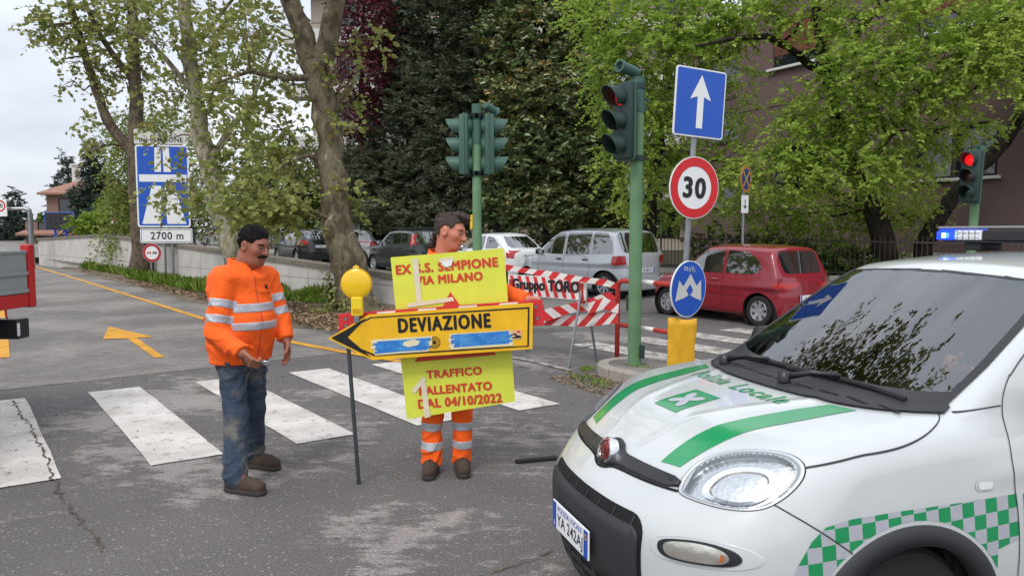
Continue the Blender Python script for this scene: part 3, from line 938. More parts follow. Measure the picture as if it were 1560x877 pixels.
def sprays(rs, centers, radii, ntw, per, tlen, droop=.2, flat=.6, lspread=1.0, outer=.6):
    """twigs filling ellipsoids; returns leaf positions, directions, normals, a shade number and twig lines"""
    P, D, N, Q, TW = [], [], [], [], []
    for ce, ra, n in zip(centers, radii, ntw):
        n = max(1, int(n))
        u = unit(rs.normal(size=(n, 3)))
        r = rs.random(n) ** (1 / 3.0)
        r = outer * np.maximum(r, .55 + .45 * rs.random(n)) + (1 - outer) * r
        # lumpy outline
        lump = 1 + .22 * np.sin(u[:, 0] * 5 + ce[0] * 3) * np.cos(u[:, 2] * 6 + ce[2]) + .12 * rs.normal(size=n)
        base = np.array(ce) + u * (r * lump)[:, None] * np.array(ra)
        td = unit(u * np.array([1, 1, .5]) + rs.normal(size=(n, 3)) * .7 + np.array([0, 0, -droop]))
        shade = rs.random(n) * .55 + rs.random() * .45
        tl = tlen * rs.uniform(.6, 1.3, n)
        TW.append(np.stack([base - td * tl[:, None] * .3, base + td * tl[:, None]], 1))
        for k in range(per):
            t = (k + rs.random(n)) / per
            side = unit(np.cross(td, np.array([0, 0, 1.0])))
            sg = np.where(rs.random(n) < .5, -1, 1)[:, None]
            p = base + td * (t * tl)[:, None] + np.array([0, 0, -1.0]) * (droop * t * t * tl * .6)[:, None]
            ld = unit(td * .6 + side * sg * lspread + rs.normal(size=(n, 3)) * .35)
            nr = unit(np.array([0, 0, 1.0]) * flat + rs.normal(size=(n, 3)) * (1 - flat) * .9 + 1e-4)
            P.append(p); D.append(ld); N.append(nr); Q.append(np.clip(shade * .6 + rs.random(n) * .4, 0, 1))
    return np.concatenate(P), np.concatenate(D), np.concatenate(N), np.concatenate(Q), np.concatenate(TW)

def wig(a, b, rs, n=5, amp=.08, sag=0.0):
    a, b = np.array(a, float), np.array(b, float); L = np.linalg.norm(b - a)
    out = []
    for i in range(n + 1):
        t = i / n
        p = a + (b - a) * t + rs.normal(size=3) * amp * L * math.sin(math.pi * t) * .5
        p[2] += sag * L * math.sin(math.pi * t)
        out.append(p)
    return out

def tree(name, label, base, stems, clumps, bark, leafmat, leaf=(.12, .045), per=8, tlen=.5, droop=.2, flat=.6, seed=1, group=None,
         outer=.6, limb_r=.07, twig_r=.006, twig_every=2, subs=4, attach=None, extra=None):
    """stems: [(points, radii)] in world space; clumps: [(centre, (rx, ry, rz), twigs)]"""
    rs = np.random.RandomState(seed)
    base = Vector(base)
    root = empty(name, base, 0, label, 'tree', group)
    B = np.array(base)
    mb = MB(); cand = []
    for pts, rad in stems:
        pts = [np.array(p, float) - B for p in pts]
        # resample with wobble
        q, rr = [pts[0]], [rad[0]]
        for i in range(len(pts) - 1):
            for k in range(1, 4):
                t = k / 3
                q.append(pts[i] * (1 - t) + pts[i + 1] * t + rs.normal(size=3) * rad[i] * .12); rr.append((rad[i] * (1 - t) + rad[i + 1] * t) * (1 + rs.normal() * .04))
        mb.tube(q, rr, 14 if rad[0] > .15 else 8)
        cand += [(p, r) for p, r in zip(q, rr)]
    cent = [np.array(c[0], float) - B for c in clumps]
    for c, cl in zip(cent, clumps):
        # limb from the best stem point below the clump
        best = min(cand, key=lambda pr: np.linalg.norm(pr[0] - c) + (3.0 * max(0, pr[0][2] - c[2]) if True else 0))
        L = np.linalg.norm(best[0] - c)
        r0 = min(best[1] * .6, limb_r * (.5 + .25 * L))
        path = wig(best[0], c, rs, 5, .16, .05)
        rad = [r0 + (limb_r * .22 - r0) * i / 5 for i in range(6)]
        mb.tube(path, rad, 6, cap=False)
        for k in range(subs):
            u = unit(rs.normal(size=3))
            e = c + u * np.array(cl[1]) * rs.uniform(.5, .95)
            j = rs.randint(2, 6)
            p2 = wig(path[j], e, rs, 4, .18, .03)
            mb.tube(p2, [rad[j] * .7 + (.006 - rad[j] * .7) * i / 4 for i in range(5)], 5, cap=False)
    if extra:
        for pts, rad in extra:
            mb.tube([np.array(p, float) - B for p in pts], rad, 6, cap=False)
    mb.build('trunk', bark, root, smooth=True)
    P, D, N, Q, TW = sprays(rs, cent, [c[1] for c in clumps], [c[2] for c in clumps], per, tlen, droop, flat, outer=outer)
    n = len(P)
    ln = leaf[0] * rs.uniform(.65, 1.25, n); wd = leaf[1] * rs.uniform(.75, 1.2, n)
    link('crown', leaf_mesh('crown', P, D, N, ln, wd, Q, leafmat), root)
    TW = TW[::twig_every]
    # twigs: thin three-sided rods
    a, b = TW[:, 0], TW[:, 1]
    d = unit(b - a); s = unit(np.cross(d, np.array([.3, .2, 1.0]))); t = np.cross(d, s)
    ring = [s, -s * .5 + t * .87, -s * .5 - t * .87]
    V = np.concatenate([np.stack([a + r_ * twig_r for r_ in ring], 1), np.stack([b + r_ * twig_r * .5 for r_ in ring], 1)], 1).reshape(-1, 3)
    k = np.arange(len(a))[:, None] * 6
    F = np.concatenate([k + np.array([[0, 1, 4, 3]]), k + np.array([[1, 2, 5, 4]]), k + np.array([[2, 0, 3, 5]])], 0)
    tag(link('twigs', mesh_of('twigs', V, F, bark), root), kind='stuff')
    return root

def cl(px, py, Y, rx, rz, n, ry=None):
    """a clump given by where it stands: depth Y, radii in pixels of the photograph turned to metres"""
    p = PY(px, py, Y); k = Y / FPX
    return (tuple(p), (rx * k, (ry or (rx + rz) / 2) * k, rz * k), n)
def pp(l, Y):
    out = []
    for q in l:
        out.append(tuple(PY(q[0], q[1], q[2] if len(q) > 2 else Y)))
    return out

K['bark_plane'] = bark_mat('plane_bark', (98, 88, 72), (132, 122, 100), (182, 174, 144), 5.5, .5)
K['bark_pale'] = bark_mat('pale_plane_bark', (120, 112, 92), (164, 158, 136), (196, 192, 168), 6, .4)
K['bark_dark'] = bark_mat('dark_bark', (38, 34, 30), (62, 56, 48), None, 9, .9)
K['bark_brown'] = bark_mat('brown_bark', (84, 74, 62), (112, 100, 84), None, 9, .8)
K['leaf_plane'] = leaf_mat('plane_leaves', [(104, 118, 56), (138, 152, 76), (164, 166, 98), (126, 112, 70)], .35)
K['leaf_lime'] = leaf_mat('fresh_green_leaves', [(118, 150, 60), (176, 200, 92), (214, 224, 128)], .52, .45)
K['leaf_mag'] = leaf_mat('magnolia_leaves', [(58, 76, 46), (80, 100, 58), (112, 130, 80), (128, 128, 80), (200, 160, 88)], .08, .28, .6)
K['leaf_pine'] = leaf_mat('pine_needles', [(66, 78, 60), (98, 108, 82), (132, 138, 108)], .1, .6)
K['leaf_purple'] = leaf_mat('purple_leaves', [(64, 30, 40), (98, 44, 54), (124, 60, 68)], .25)
K['leaf_willow'] = leaf_mat('willow_leaves', [(104, 122, 54), (136, 152, 72), (156, 168, 92)], .35)
K['leaf_fir'] = leaf_mat('fir_needles', [(48, 62, 52), (66, 82, 68), (88, 100, 82)], .08)
K['leaf_mid'] = leaf_mat('mid_green_leaves', [(62, 84, 36), (90, 112, 48), (116, 134, 62)], .3)

# --- big mottled plane by the wall
Y1 = 15.1
t1 = [(548, 483), (540, 452), (527, 400), (514, 340), (507, 270), (500, 200), (487, 130), (478, 95)]
st = [(pp(t1, Y1), [.48, .40, .35, .315, .27, .25, .26, .27]),
      (pp([(481, 112), (462, 55), (440, 0), (425, -80), (415, -260)], Y1), [.23, .20, .18, .15, .08]),
      (pp([(482, 105), (505, 50), (515, -10), (540, -130), (600, -320)], Y1), [.22, .20, .17, .14, .07]),
      (pp([(440, 0), (400, -60, 14), (330, -150, 13.2)], Y1), [.12, .09, .05]),
      (pp([(500, 250), (470, 235, 14.7), (430, 250, 14.2), (395, 290, 13.9)], Y1), [.06, .05, .035, .02]),
      (pp([(490, 115), (440, 120, 14.6), (380, 110, 14.2), (320, 130, 14)], Y1), [.07, .055, .04, .02]),
      # bough reaching over the junction, above the frame
      (pp([(515, -10), (600, -280, 13.2), (640, -620, 10.6), (630, -1050, 8.2)], Y1), [.16, .13, .10, .05])]
cs = [cl(400, 300, 13.9, 56, 34, 89), cl(350, 290, 14.3, 44, 34, 63), cl(410, 190, 14.6, 50, 36, 58), cl(365, 125, 14.4, 56, 40, 44), cl(445, 250, 14.9, 34, 30, 37), cl(440, 130, 15.2, 30, 36, 22),
      cl(420, 50, 15.4, 50, 40, 36), cl(560, 55, 15.2, 34, 24, 14), cl(545, 160, 15.4, 28, 20, 8), cl(375, 30, 14.2, 60, 40, 40), cl(550, 312, 15.2, 22, 18, 9), cl(530, 190, 14.7, 22, 12, 7), cl(515, 100, 14.7, 30, 22, 9), cl(535, 130, 14.9, 18, 12, 5),
      cl(560, -120, 13.5, 120, 50, 90), cl(420, -130, 14, 120, 60, 90), cl(350, -230, 13, 120, 60, 80), cl(600, -330, 13, 150, 80, 140),
      cl(700, -350, 13, 200, 100, 330), cl(610, -470, 12, 200, 110, 330), cl(670, -560, 11.4, 220, 110, 330), cl(650, -800, 9.8, 260, 140, 420), cl(620, -1080, 8.4, 300, 160, 420), cl(760, -700, 10.4, 170, 90, 170), cl(520, -900, 9.4, 200, 120, 180), cl(525, 285, 14.6, 20, 12, 8), cl(400, 325, 14.2, 44, 10, 26), cl(440, 322, 14.1, 40, 16, 36)]
tree('plane_tree', 'thick mottled plane tree trunk growing by the wall behind the arrow sign', G(548, 484), st, cs, K['bark_plane'], K['leaf_plane'], (.125, .052), 7, .45, .35, .35, 11, 'plane trees along the wall', limb_r=.05, subs=5)

# --- second, paler plane
Y2 = 20.0
t2 = [(372, 436), (362, 405), (345, 350), (330, 290), (312, 225), (300, 160), (290, 90), (283, 20), (276, -80), (262, -220)]
st = [(pp(t2, Y2), [.38, .33, .28, .25, .24, .21, .19, .17, .13, .06]),
      (pp([(318, 245), (345, 205, 19.6), (385, 150, 19.2), (420, 60, 19)], Y2), [.10, .09, .06, .03]),
      (pp([(300, 150), (262, 100, 19.6), (225, 60, 19.3), (180, 40, 19)], Y2), [.09, .07, .05, .02]),
      (pp([(290, 85), (330, 30, 19.5), (370, -20, 19.2)], Y2), [.08, .06, .03])]
cs = [cl(330, 80, 20.4, 50, 46, 60), cl(240, 60, 19.2, 56, 36, 32), cl(360, 60, 19.2, 56, 42, 69), cl(345, 170, 19.4, 44, 40, 60), cl(265, 210, 20.4, 40, 40, 32), cl(255, 290, 19.2, 36, 36, 18),
      cl(276, 296, 20.4, 28, 20, 23), cl(355, 260, 20.4, 36, 30, 51), cl(255, 150, 20.2, 40, 32, 27), cl(390, 220, 19, 46, 36, 69), cl(395, 312, 20.6, 40, 20, 60), cl(270, -40, 19.5, 100, 50, 63), cl(360, -60, 19.2, 100, 50, 105), cl(210, 10, 19, 56, 30, 42), cl(300, 130, 20.6, 36, 40, 39)]
tree('plane_tree', 'slim pale plane tree behind the worker in jeans', G(372, 437), st, cs, K['bark_pale'], K['leaf_plane'], (.14, .057), 7, .5, .4, .35, 12, 'plane trees along the wall', limb_r=.045, subs=5)

# --- third, with the long limb leaning left
Y3 = 25.6
t3 = [(217, 422), (214, 370), (211, 300), (208, 230), (206, 150), (203, 70), (200, -20), (196, -120)]
st = [(pp(t3, Y3), [.40, .34, .31, .27, .22, .18, .14, .07]),
      (pp([(208, 235), (185, 215), (163, 180), (146, 135), (130, 85), (116, 35), (100, -20), (90, -80)], Y3), [.19, .18, .17, .15, .13, .12, .10, .05]),
      (pp([(206, 125), (178, 92), (150, 50), (132, 10), (110, -40)], Y3), [.12, .11, .09, .07, .03]),
      (pp([(130, 85), (108, 88), (90, 92)], Y3), [.04, .03, .015]), (pp([(116, 35), (85, 38), (55, 45)], Y3), [.05, .035, .015])]
cs = [cl(75, 42, 25.2, 34, 14, 33), cl(100, 20, 25.2, 44, 22, 46), cl(140, 60, 25.2, 38, 28, 44), cl(60, 55, 25.2, 22, 9, 15), cl(110, 95, 25.2, 24, 12, 15), cl(180, 60, 25.2, 46, 36, 57), cl(225, 120, 26, 40, 36, 46), cl(150, 15, 25.2, 50, 28, 57),
      cl(240, 30, 26, 46, 36, 52), cl(172, 120, 25.4, 26, 20, 20), cl(120, -30, 25.2, 70, 34, 78), cl(210, -50, 25.2, 80, 40, 78), cl(140, 190, 25.4, 22, 14, 11), cl(140, 222, 25.4, 18, 16, 13), cl(100, 130, 25.4, 14, 8, 6)]
tree('plane_tree', 'dark plane tree beside the motorway sign with a limb leaning left', G(217, 423), st, cs, K['bark_brown'], K['leaf_plane'], (.16, .066), 7, .55, .35, .35, 13, 'plane trees along the wall', limb_r=.05, subs=5)

# --- willow-like tree behind it
cs = [cl(195, 250, 30, 24, 56, 187), cl(186, 320, 30, 20, 40, 137), cl(225, 240, 31, 36, 50, 187), cl(235, 325, 30, 36, 36, 212), cl(270, 270, 31, 36, 50, 225), cl(200, 200, 31, 30, 34, 150), cl(210, 360, 29.5, 50, 18, 200), cl(310, 315, 31, 40, 24, 175), cl(255, 190, 31, 40, 36, 162)]
tree('weeping_tree', 'pale green drooping tree behind the motorway sign', (-15.6, 31.5, .25), [(pp([(223, 385), (220, 330), (217, 260), (214, 200)], 31), [.22, .2, .15, .08])], cs, K['bark_brown'], K['leaf_willow'], (.17, .04), 8, .9, 1.1, .2, 14, limb_r=.05, subs=4)

# --- fresh green trees in front of the brown building
YL = 21.6
st = [(pp([(1352, 425), (1346, 370), (1330, 310), (1300, 262), (1282, 215), (1270, 165), (1262, 120), (1250, 60), (1240, -10), (1225, -90)], YL), [.36, .32, .28, .24, .2, .19, .18, .15, .12, .06]),
      (pp([(1262, 112), (1235, 100), (1200, 72, 20.8), (1168, 55, 20.2), (1110, 60, 19.6), (1060, 70, 19)], YL), [.13, .12, .1, .09, .06, .03]),
      (pp([(1300, 262), (1345, 225, 21), (1375, 180, 20.5), (1420, 120, 20), (1470, 80, 19.5)], YL), [.12, .10, .08, .06, .03]),
      (pp([(1330, 310), (1260, 290, 21), (1190, 280, 20.5)], YL), [.1, .07, .03]),
      (pp([(1262, 120), (1300, 60, 21), (1340, 10, 20.5)], YL), [.12, .1, .06])]
cs = [cl(1320, 105, 19.2, 76, 36, 255), cl(1280, 170, 20, 70, 40, 201), cl(1350, 190, 19.6, 60, 44, 185), cl(1225, 215, 20.4, 60, 40, 155), cl(1300, 260, 19.8, 80, 40, 232), cl(1370, 285, 22, 60, 36, 155), cl(1180, 265, 20.4, 66, 40, 185), cl(1240, 315, 22.8, 76, 36, 201),
      cl(1330, 330, 22.6, 56, 26, 116), cl(1180, 330, 23, 54, 34, 138), cl(1250, 380, 23, 70, 22, 146), cl(1330, 390, 23, 50, 14, 68), cl(1430, 95, 19, 66, 30, 170), cl(1500, 70, 18.6, 60, 30, 146), cl(1440, 150, 19, 50, 22, 92), cl(1540, 110, 18.4, 44, 30, 92),
      cl(1240, 20, 20, 70, 36, 131), cl(1340, 30, 19.6, 90, 36, 185), cl(1450, 15, 19, 90, 34, 170), cl(1540, 20, 18.6, 50, 40, 100), cl(1440, 205, 20, 56, 18, 68), cl(1480, 190, 20.4, 30, 16, 22), cl(1300, -60, 20, 150, 50, 232), cl(1480, -70, 19, 140, 50, 232), cl(1400, 240, 20.4, 36, 30, 53), cl(1200, 160, 20.8, 30, 24, 38), cl(1400, 330, 23, 40, 16, 38), cl(1130, 290, 23.4, 36, 40, 85)]
tree('green_tree', 'bright fresh green tree with dark trunk in front of the brown building', G(1352, 426, .3), st, cs, K['bark_dark'], K['leaf_lime'], (.108, .042), 13, .55, .25, .62, 15, 'fresh green trees along the fence', limb_r=.05, subs=4)
st = [(pp([(1405, 420), (1408, 372), (1425, 340), (1450, 300), (1490, 258), (1530, 215), (1570, 160), (1620, 60)], 22.4), [.26, .25, .24, .23, .21, .19, .16, .08]),
      (pp([(1545, 195), (1560, 130, 21.6), (1555, 60, 21)], 22.4), [.08, .06, .03])]
cs = [cl(1560, 50, 21, 50, 40, 130), cl(1620, 40, 21, 80, 60, 200), cl(1600, -60, 21, 120, 60, 220), cl(1610, 150, 21.5, 50, 40, 90)]
tree('green_tree', 'dark leaning tree trunk rising to the right behind the far red signal', G(1405, 421, .3), st, cs, K['bark_dark'], K['leaf_lime'], (.108, .042), 13, .55, .25, .62, 16, 'fresh green trees along the fence', limb_r=.05)
st = [(pp([(985, 400), (990, 330), (1000, 250), (1010, 160), (1025, 80), (1040, 0), (1050, -100)], 24), [.24, .22, .2, .18, .15, .12, .06]),
      (pp([(1012, 150), (1050, 110, 23), (1090, 95, 22), (1120, 60, 21)], 24), [.1, .08, .06, .03])]
cs = [cl(940, 40, 21, 60, 44, 193), cl(1000, 70, 20.6, 76, 40, 223), cl(1060, 30, 20.6, 76, 40, 207), cl(930, 110, 21, 44, 34, 133), cl(960, 170, 21, 50, 40, 170), cl(1000, 230, 21.4, 50, 44, 170), cl(950, 240, 21.4, 36, 34, 96), cl(1090, 80, 20.6, 60, 36, 126), cl(1130, 30, 20.4, 56, 36, 126),
      cl(1010, 285, 25.4, 50, 34, 140), cl(1060, 270, 22, 46, 44, 126), cl(960, 300, 22, 30, 30, 58), cl(1110, 240, 22, 36, 50, 103), cl(1040, 150, 21.4, 60, 44, 148), cl(1120, 150, 21.6, 30, 40, 58), cl(890, 20, 21.4, 26, 20, 37), cl(980, -40, 20.6, 120, 40, 193), cl(1120, -50, 20.6, 120, 40, 177), cl(1060, 325, 25, 60, 20, 74), cl(1000, 325, 26, 40, 24, 66)]
tree('green_tree', 'bright fresh green tree behind the one way sign', G(985, 401, .4), st, cs, K['bark_dark'], K['leaf_lime'], (.11, .043), 13, .55, .25, .62, 17, 'fresh green trees along the fence', limb_r=.05)

# --- magnolia
cs = [cl(830, 60, 29, 80, 60, 450), cl(800, 150, 28.5, 60, 56, 390), cl(860, 150, 28.2, 60, 60, 420), cl(820, 240, 28.2, 76, 50, 480), cl(890, 250, 28.4, 50, 60, 390), cl(780, 250, 28.6, 40, 50, 240), cl(840, 310, 28.2, 80, 36, 450), cl(910, 320, 28.4, 50, 34, 270), cl(780, 315, 28.4, 40, 30, 180), cl(870, 20, 29, 60, 40, 270), cl(800, -40, 29, 90, 50, 360), cl(770, 60, 29, 40, 50, 195), cl(920, 200, 28.8, 36, 60, 210), cl(950, 340, 29, 40, 20, 135)]
tree('magnolia_tree', 'dark glossy magnolia tree behind the signal poles', G(835, 400, .4), [(pp([(835, 398), (834, 300), (832, 180), (830, 60), (828, -40)], 30), [.24, .2, .16, .1, .05])], cs, K['bark_brown'], K['leaf_mag'], (.24, .062), 11, .5, -.1, .2, 18, limb_r=.05, subs=3)
# --- dark pine and cedar mass
cs = [cl(680, 30, 31, 90, 60, 840), cl(620, 90, 31, 50, 60, 480), cl(720, 110, 30.6, 60, 60, 600), cl(660, 150, 30.6, 70, 56, 680), cl(610, 200, 31, 60, 60, 560), cl(700, 215, 30.4, 60, 50, 560), cl(650, 270, 30.4, 90, 44, 760), cl(740, 290, 30.6, 40, 40, 320), cl(590, 300, 31, 60, 40, 400), cl(550, 265, 30.2, 40, 44, 320), cl(600, 322, 29.6, 60, 20, 260), cl(680, 326, 29.8, 70, 18, 280), cl(760, 20, 31, 40, 60, 260), cl(640, -40, 31, 110, 50, 520), cl(750, 190, 31, 30, 60, 200)]
tree('dark_pine', 'dark grey green pine behind the worker holding the signs', G(668, 398, .5), [(pp([(668, 392), (665, 300), (672, 180), (676, 60), (680, -60)], 32), [.28, .25, .2, .13, .06])], cs, K['bark_brown'], K['leaf_pine'], (.22, .021), 19, .45, -.05, .05, 19, limb_r=.06, subs=5, outer=.4)
cs = [cl(555, 30, 29.5, 44, 50, 442), cl(550, 110, 29.5, 44, 50, 442), cl(548, 180, 29.5, 30, 40, 200), cl(560, -40, 29.5, 60, 40, 272), cl(590, 70, 30, 26, 36, 153)]
tree('purple_plum_tree', 'dark purple leaved tree beside the thick plane trunk', G(556, 400, .4), [(pp([(556, 395), (553, 300), (550, 180), (552, 60), (556, -40)], 30.4), [.2, .17, .13, .09, .04])], cs, K['bark_dark'], K['leaf_purple'], (.11, .045), 9, .4, .1, .3, 20, limb_r=.05)
# --- trees further back, left of the thick trunk
cs = [cl(430, 290, 36, 50, 40, 336), cl(480, 270, 36, 40, 46, 280), cl(390, 310, 37, 50, 34, 280), cl(450, 330, 35.5, 60, 20, 251), cl(500, 320, 35.5, 40, 26, 168), cl(410, 240, 37, 40, 30, 182)]
tree('hedge_tree', 'mid green bushy tree behind the black hatchback', (-11.2, 38, .45), [(pp([(448, 390), (445, 330), (440, 260)], 37), [.2, .16, .08])], cs, K['bark_dark'], K['leaf_mid'], (.16, .06), 9, .5, .2, .4, 21)
# --- far conifers and trees by the house
def conifer(name, label, px, pyb, pyt, Y, hw, seed, mat=None, n=26, layers=12):
    c = []
    for i in range(layers):
        t = i / (layers - 1.0)
        py = pyb + (pyt - pyb) * (t * .94 + .03)
        c.append(cl(px + (random.Random(seed * 31 + i).uniform(-.2, .2)) * hw, py, Y, max(4, hw * (1 - t) ** .8), abs(pyb - pyt) / layers * .8, n * (1.15 - t)))
    b = PY(px, 0, Y)
    return tree(name, label, (b.x, Y, 0), [([(b.x, Y, 0), tuple(PY(px, pyt + 8, Y))], [.22, .03])], c, K['bark_dark'], mat or K['leaf_fir'], (.34, .05), 12, .7, .45, .2, seed, limb_r=.03, subs=2)
conifer('fir_tree', 'dark pointed fir tree in front of the red house', 142, 350, 218, 52, 36, 31, n=80)
conifer('fir_tree', 'dark ragged fir behind the white chimney', 100, 330, 232, 72, 26, 32, n=44)
conifer('fir_tree', 'dark tree at the left edge behind the speed limit panel', 18, 385, 292, 66, 32, 33, n=70)
cs = [cl(160, 335, 44, 24, 16, 120), cl(130, 345, 44, 20, 12, 80), cl(185, 330, 43, 26, 26, 130), cl(205, 345, 42, 24, 18, 90)]
tree('shrub', 'bright green shrub growing above the far end of the wall', (PY(160, 350, 44).x, 44, 0), [(pp([(160, 395), (160, 350), (162, 335)], 44), [.1, .08, .04])], cs, K['bark_brown'], leaf_mat('shrub_leaves', [(96, 124, 40), (132, 158, 52), (156, 172, 72)], .3), (.24, .09), 8, .5, .2, .4, 34)
cs = [cl(62, 352, 80, 26, 16, 90), cl(30, 372, 80, 40, 12, 90), cl(120, 330, 82, 20, 14, 60), cl(5, 350, 80, 30, 26, 90)]
tree('far_tree', 'soft green trees far off at the end of the side road', (PY(60, 350, 80).x, 80, 0), [(pp([(60, 375), (60, 350)], 80), [.2, .1])], cs, K['bark_brown'], K['leaf_mid'], (.5, .2), 8, .9, .2, .4, 35)
# ivy on the house is part of the house wall's look
# --- hedges and shrubs under the trees behind the fence
def hedge(name, label, spec, mat, seed, leaf=(.14, .055)):
    b = PY(spec[0][0], 400, spec[0][2])
    return tree(name, label, (b.x, spec[0][2], gz(spec[0][2]) + .2), [([(b.x, spec[0][2], gz(spec[0][2]) + .2), tuple(PY(spec[0][0], spec[0][1], spec[0][2]))], [.06, .03])], [cl(*s) for s in spec], K['bark_dark'], mat, leaf, 8, .4, .1, .3, seed, limb_r=.02, subs=2)
hedge('shrub', 'low dark shrub behind the fence under the magnolia', [(860, 372, 29.8, 60, 16, 150), (930, 365, 29.4, 60, 20, 160), (790, 370, 30, 30, 12, 40)], K['leaf_mag'], 41)
hedge('shrub', 'low green shrub behind the fence beside the red car', [(1250, 400, 22, 60, 18, 120), (1310, 405, 22, 50, 16, 80), (1180, 385, 23, 50, 20, 110), (1100, 372, 24.5, 50, 20, 100)], K['leaf_mid'], 42)
hedge('shrub', 'dark hedge behind the grey parked cars', [(620, 352, 31, 70, 14, 180), (700, 345, 31, 50, 16, 140), (540, 345, 32, 60, 16, 150), (470, 352, 38, 60, 14, 130)], K['leaf_mag'], 43)
hedge('shrub', 'small leafy shoots at the foot of the thick plane trunk', [(512, 470, 14.2, 20, 12, 34), (498, 478, 14.3, 12, 9, 14), (528, 480, 14.1, 14, 8, 14)], K['leaf_plane'], 44, (.07, .03))
hedge('shrub', 'thin ivy shoots climbing the left side of the thick trunk', [(503, 430, 14.9, 5, 18, 14)], K['leaf_plane'], 45, (.07, .03))

# --- grass and leaf litter on the verge (uncountable)
def scatter_blades(name, quads, n, h, w, mat, seed, lay=False):
    rs = np.random.RandomState(seed); P = []
    for q, k in zip(quads, n):
        u, v = rs.random(k)[:, None], rs.random(k)[:, None]
        q = [np.array(p) for p in q]
        P.append((q[0] * (1 - u) + q[1] * u) * (1 - v) + (q[3] * (1 - u) + q[2] * u) * v)
    P = np.concatenate(P); k = len(P)
    if lay:
        D = unit(rs.normal(size=(k, 3)) * np.array([1, 1, .35])); N = unit(rs.normal(size=(k, 3)) * .5 + np.array([0, 0, 1]))
    else:
        D = unit(rs.normal(size=(k, 3)) * np.array([.45, .45, .2]) + np.array([0, 0, 1])); N = unit(rs.normal(size=(k, 3)))
    clump = .55 + .45 * np.sin(P[:, 0] * 2.1 + 1) * np.sin(P[:, 1] * 1.7)
    ln = h * rs.uniform(.4, 1.3, k) * (np.clip(clump, .35, 1) if not lay else 1)
    o = link(name, leaf_mesh(name, P, D, N, ln, np.full(k, w) * rs.uniform(.6, 1.3, k), rs.random(k), mat))
    return tag(o, kind='stuff')
def vq(t0, t1, e0, e1, z=.09):
    def pt(t, e):
        wu = 7.35 + (5.43 - 7.5) * max(0, t - 13.9) / 20.0 if t < 36 else 5.05
        u0 = 4.75 - .012 * (t - 11)
        p = TU(t, u0 + (wu - u0) * e, z); return tuple(p)
    return [pt(t0, e0), pt(t1, e0), pt(t1, e1), pt(t0, e1)]
tag(scatter_blades('grass', [vq(18, 28, .30, 1), vq(16, 20, .35, 1), vq(28, 36, .5, 1), vq(15, 17, .6, 1)], [10000, 5000, 2500, 900], .38, .010, K['grass'], 5), 'long green grass growing along the foot of the wall', 'grass')
tag(scatter_blades('leaf_litter', [vq(11.0, 16.5, .05, 1, .10), vq(16, 26, .05, .5, .07), vq(26, 36, .1, .7, .05)], [5200, 1800, 500], .085, .028, K['litter'], 6, True), 'dry leaf litter and debris under the plane tree', 'leaf litter')
gq = [(.62, 8.55, .005), (.95, 8.15, .005), (1.2, 7.75, .005), (.8, 7.7, .005)]
tag(scatter_blades('weeds', [gq, [(1.3, 8.55, .11), (1.6, 8.35, .11), (1.62, 8.2, .11), (1.35, 8.4, .11)], [(.95, 8.95, .005), (1.05, 8.85, .005), (.85, 8.6, .005), (.8, 8.75, .005)]], [150, 90, 110], .07, .006, K['grass'], 8), 'tufts of weeds at the edge of the traffic island', 'weeds')
tag(scatter_blades('grit', [[(.35, 8.3, .004), (.9, 8.6, .004), (1.35, 7.7, .004), (.9, 7.35, .004)]], [700], .035, .012, K['litter'], 9, True), 'dry leaves and grit gathered beside the traffic island', 'debris')

qd = [(-5.5, 4.2, .010), (2.2, 5.2, .010), (2.0, 9.2, .010), (-4.5, 9.5, .010)]
tag(scatter_blades('road_debris', [qd], [240], .03, .007, K['litter'], 19, True), 'scattered twigs, leaves and grit on the road', 'debris')
# ================================================================== signals, signs and barriers
K['red_on'] = M('red_signal_lens_lit', (255, 30, 30), .3, var=0, emis=.55)
K['lens_off_r'] = M('dark_red_lens', (70, 18, 18), .25, var=0, coat=.6)
K['lens_off_a'] = M('dark_amber_lens', (74, 46, 16), .25, var=0, coat=.6)
K['lens_off_g'] = M('dark_green_lens', (14, 48, 40), .25, var=0, coat=.6)

def visor_mesh(L=.23, r=.108):
    mb = MB(); n = 22; vv = []
    a0, a1 = R(-58), R(238)
    for k in range(n + 1):
        a = a0 + (a1 - a0) * k / n
        top = (math.sin(a) + 1) / 2
        ln = L * (.42 + .58 * top)
        ca, sa = math.cos(a), math.sin(a)
        for rr, yy in ((r, 0), (r, -ln), (r - .006, -ln), (r - .006, 0)):
            vv.append((rr * ca, yy, rr * sa))
    ff = []
    for k in range(n):
        for j in range(3):
            ff.append((k * 4 + j, (k + 1) * 4 + j, (k + 1) * 4 + j + 1, k * 4 + j + 1))
    ff += [(0, 1, 2, 3), (n * 4, n * 4 + 3, n * 4 + 2, n * 4 + 1)]
    mb.add(vv, ff)
    return mb.mesh('visor', K['tldark'], autosm=40)
VIS = visor_mesh()
VIS2 = VIS.copy(); VIS2.materials[0] = K['tlbox']
K['red_dim'] = M('red_signal_lens_seen_aslant', (214, 24, 28), .3, var=0, emis=.35)
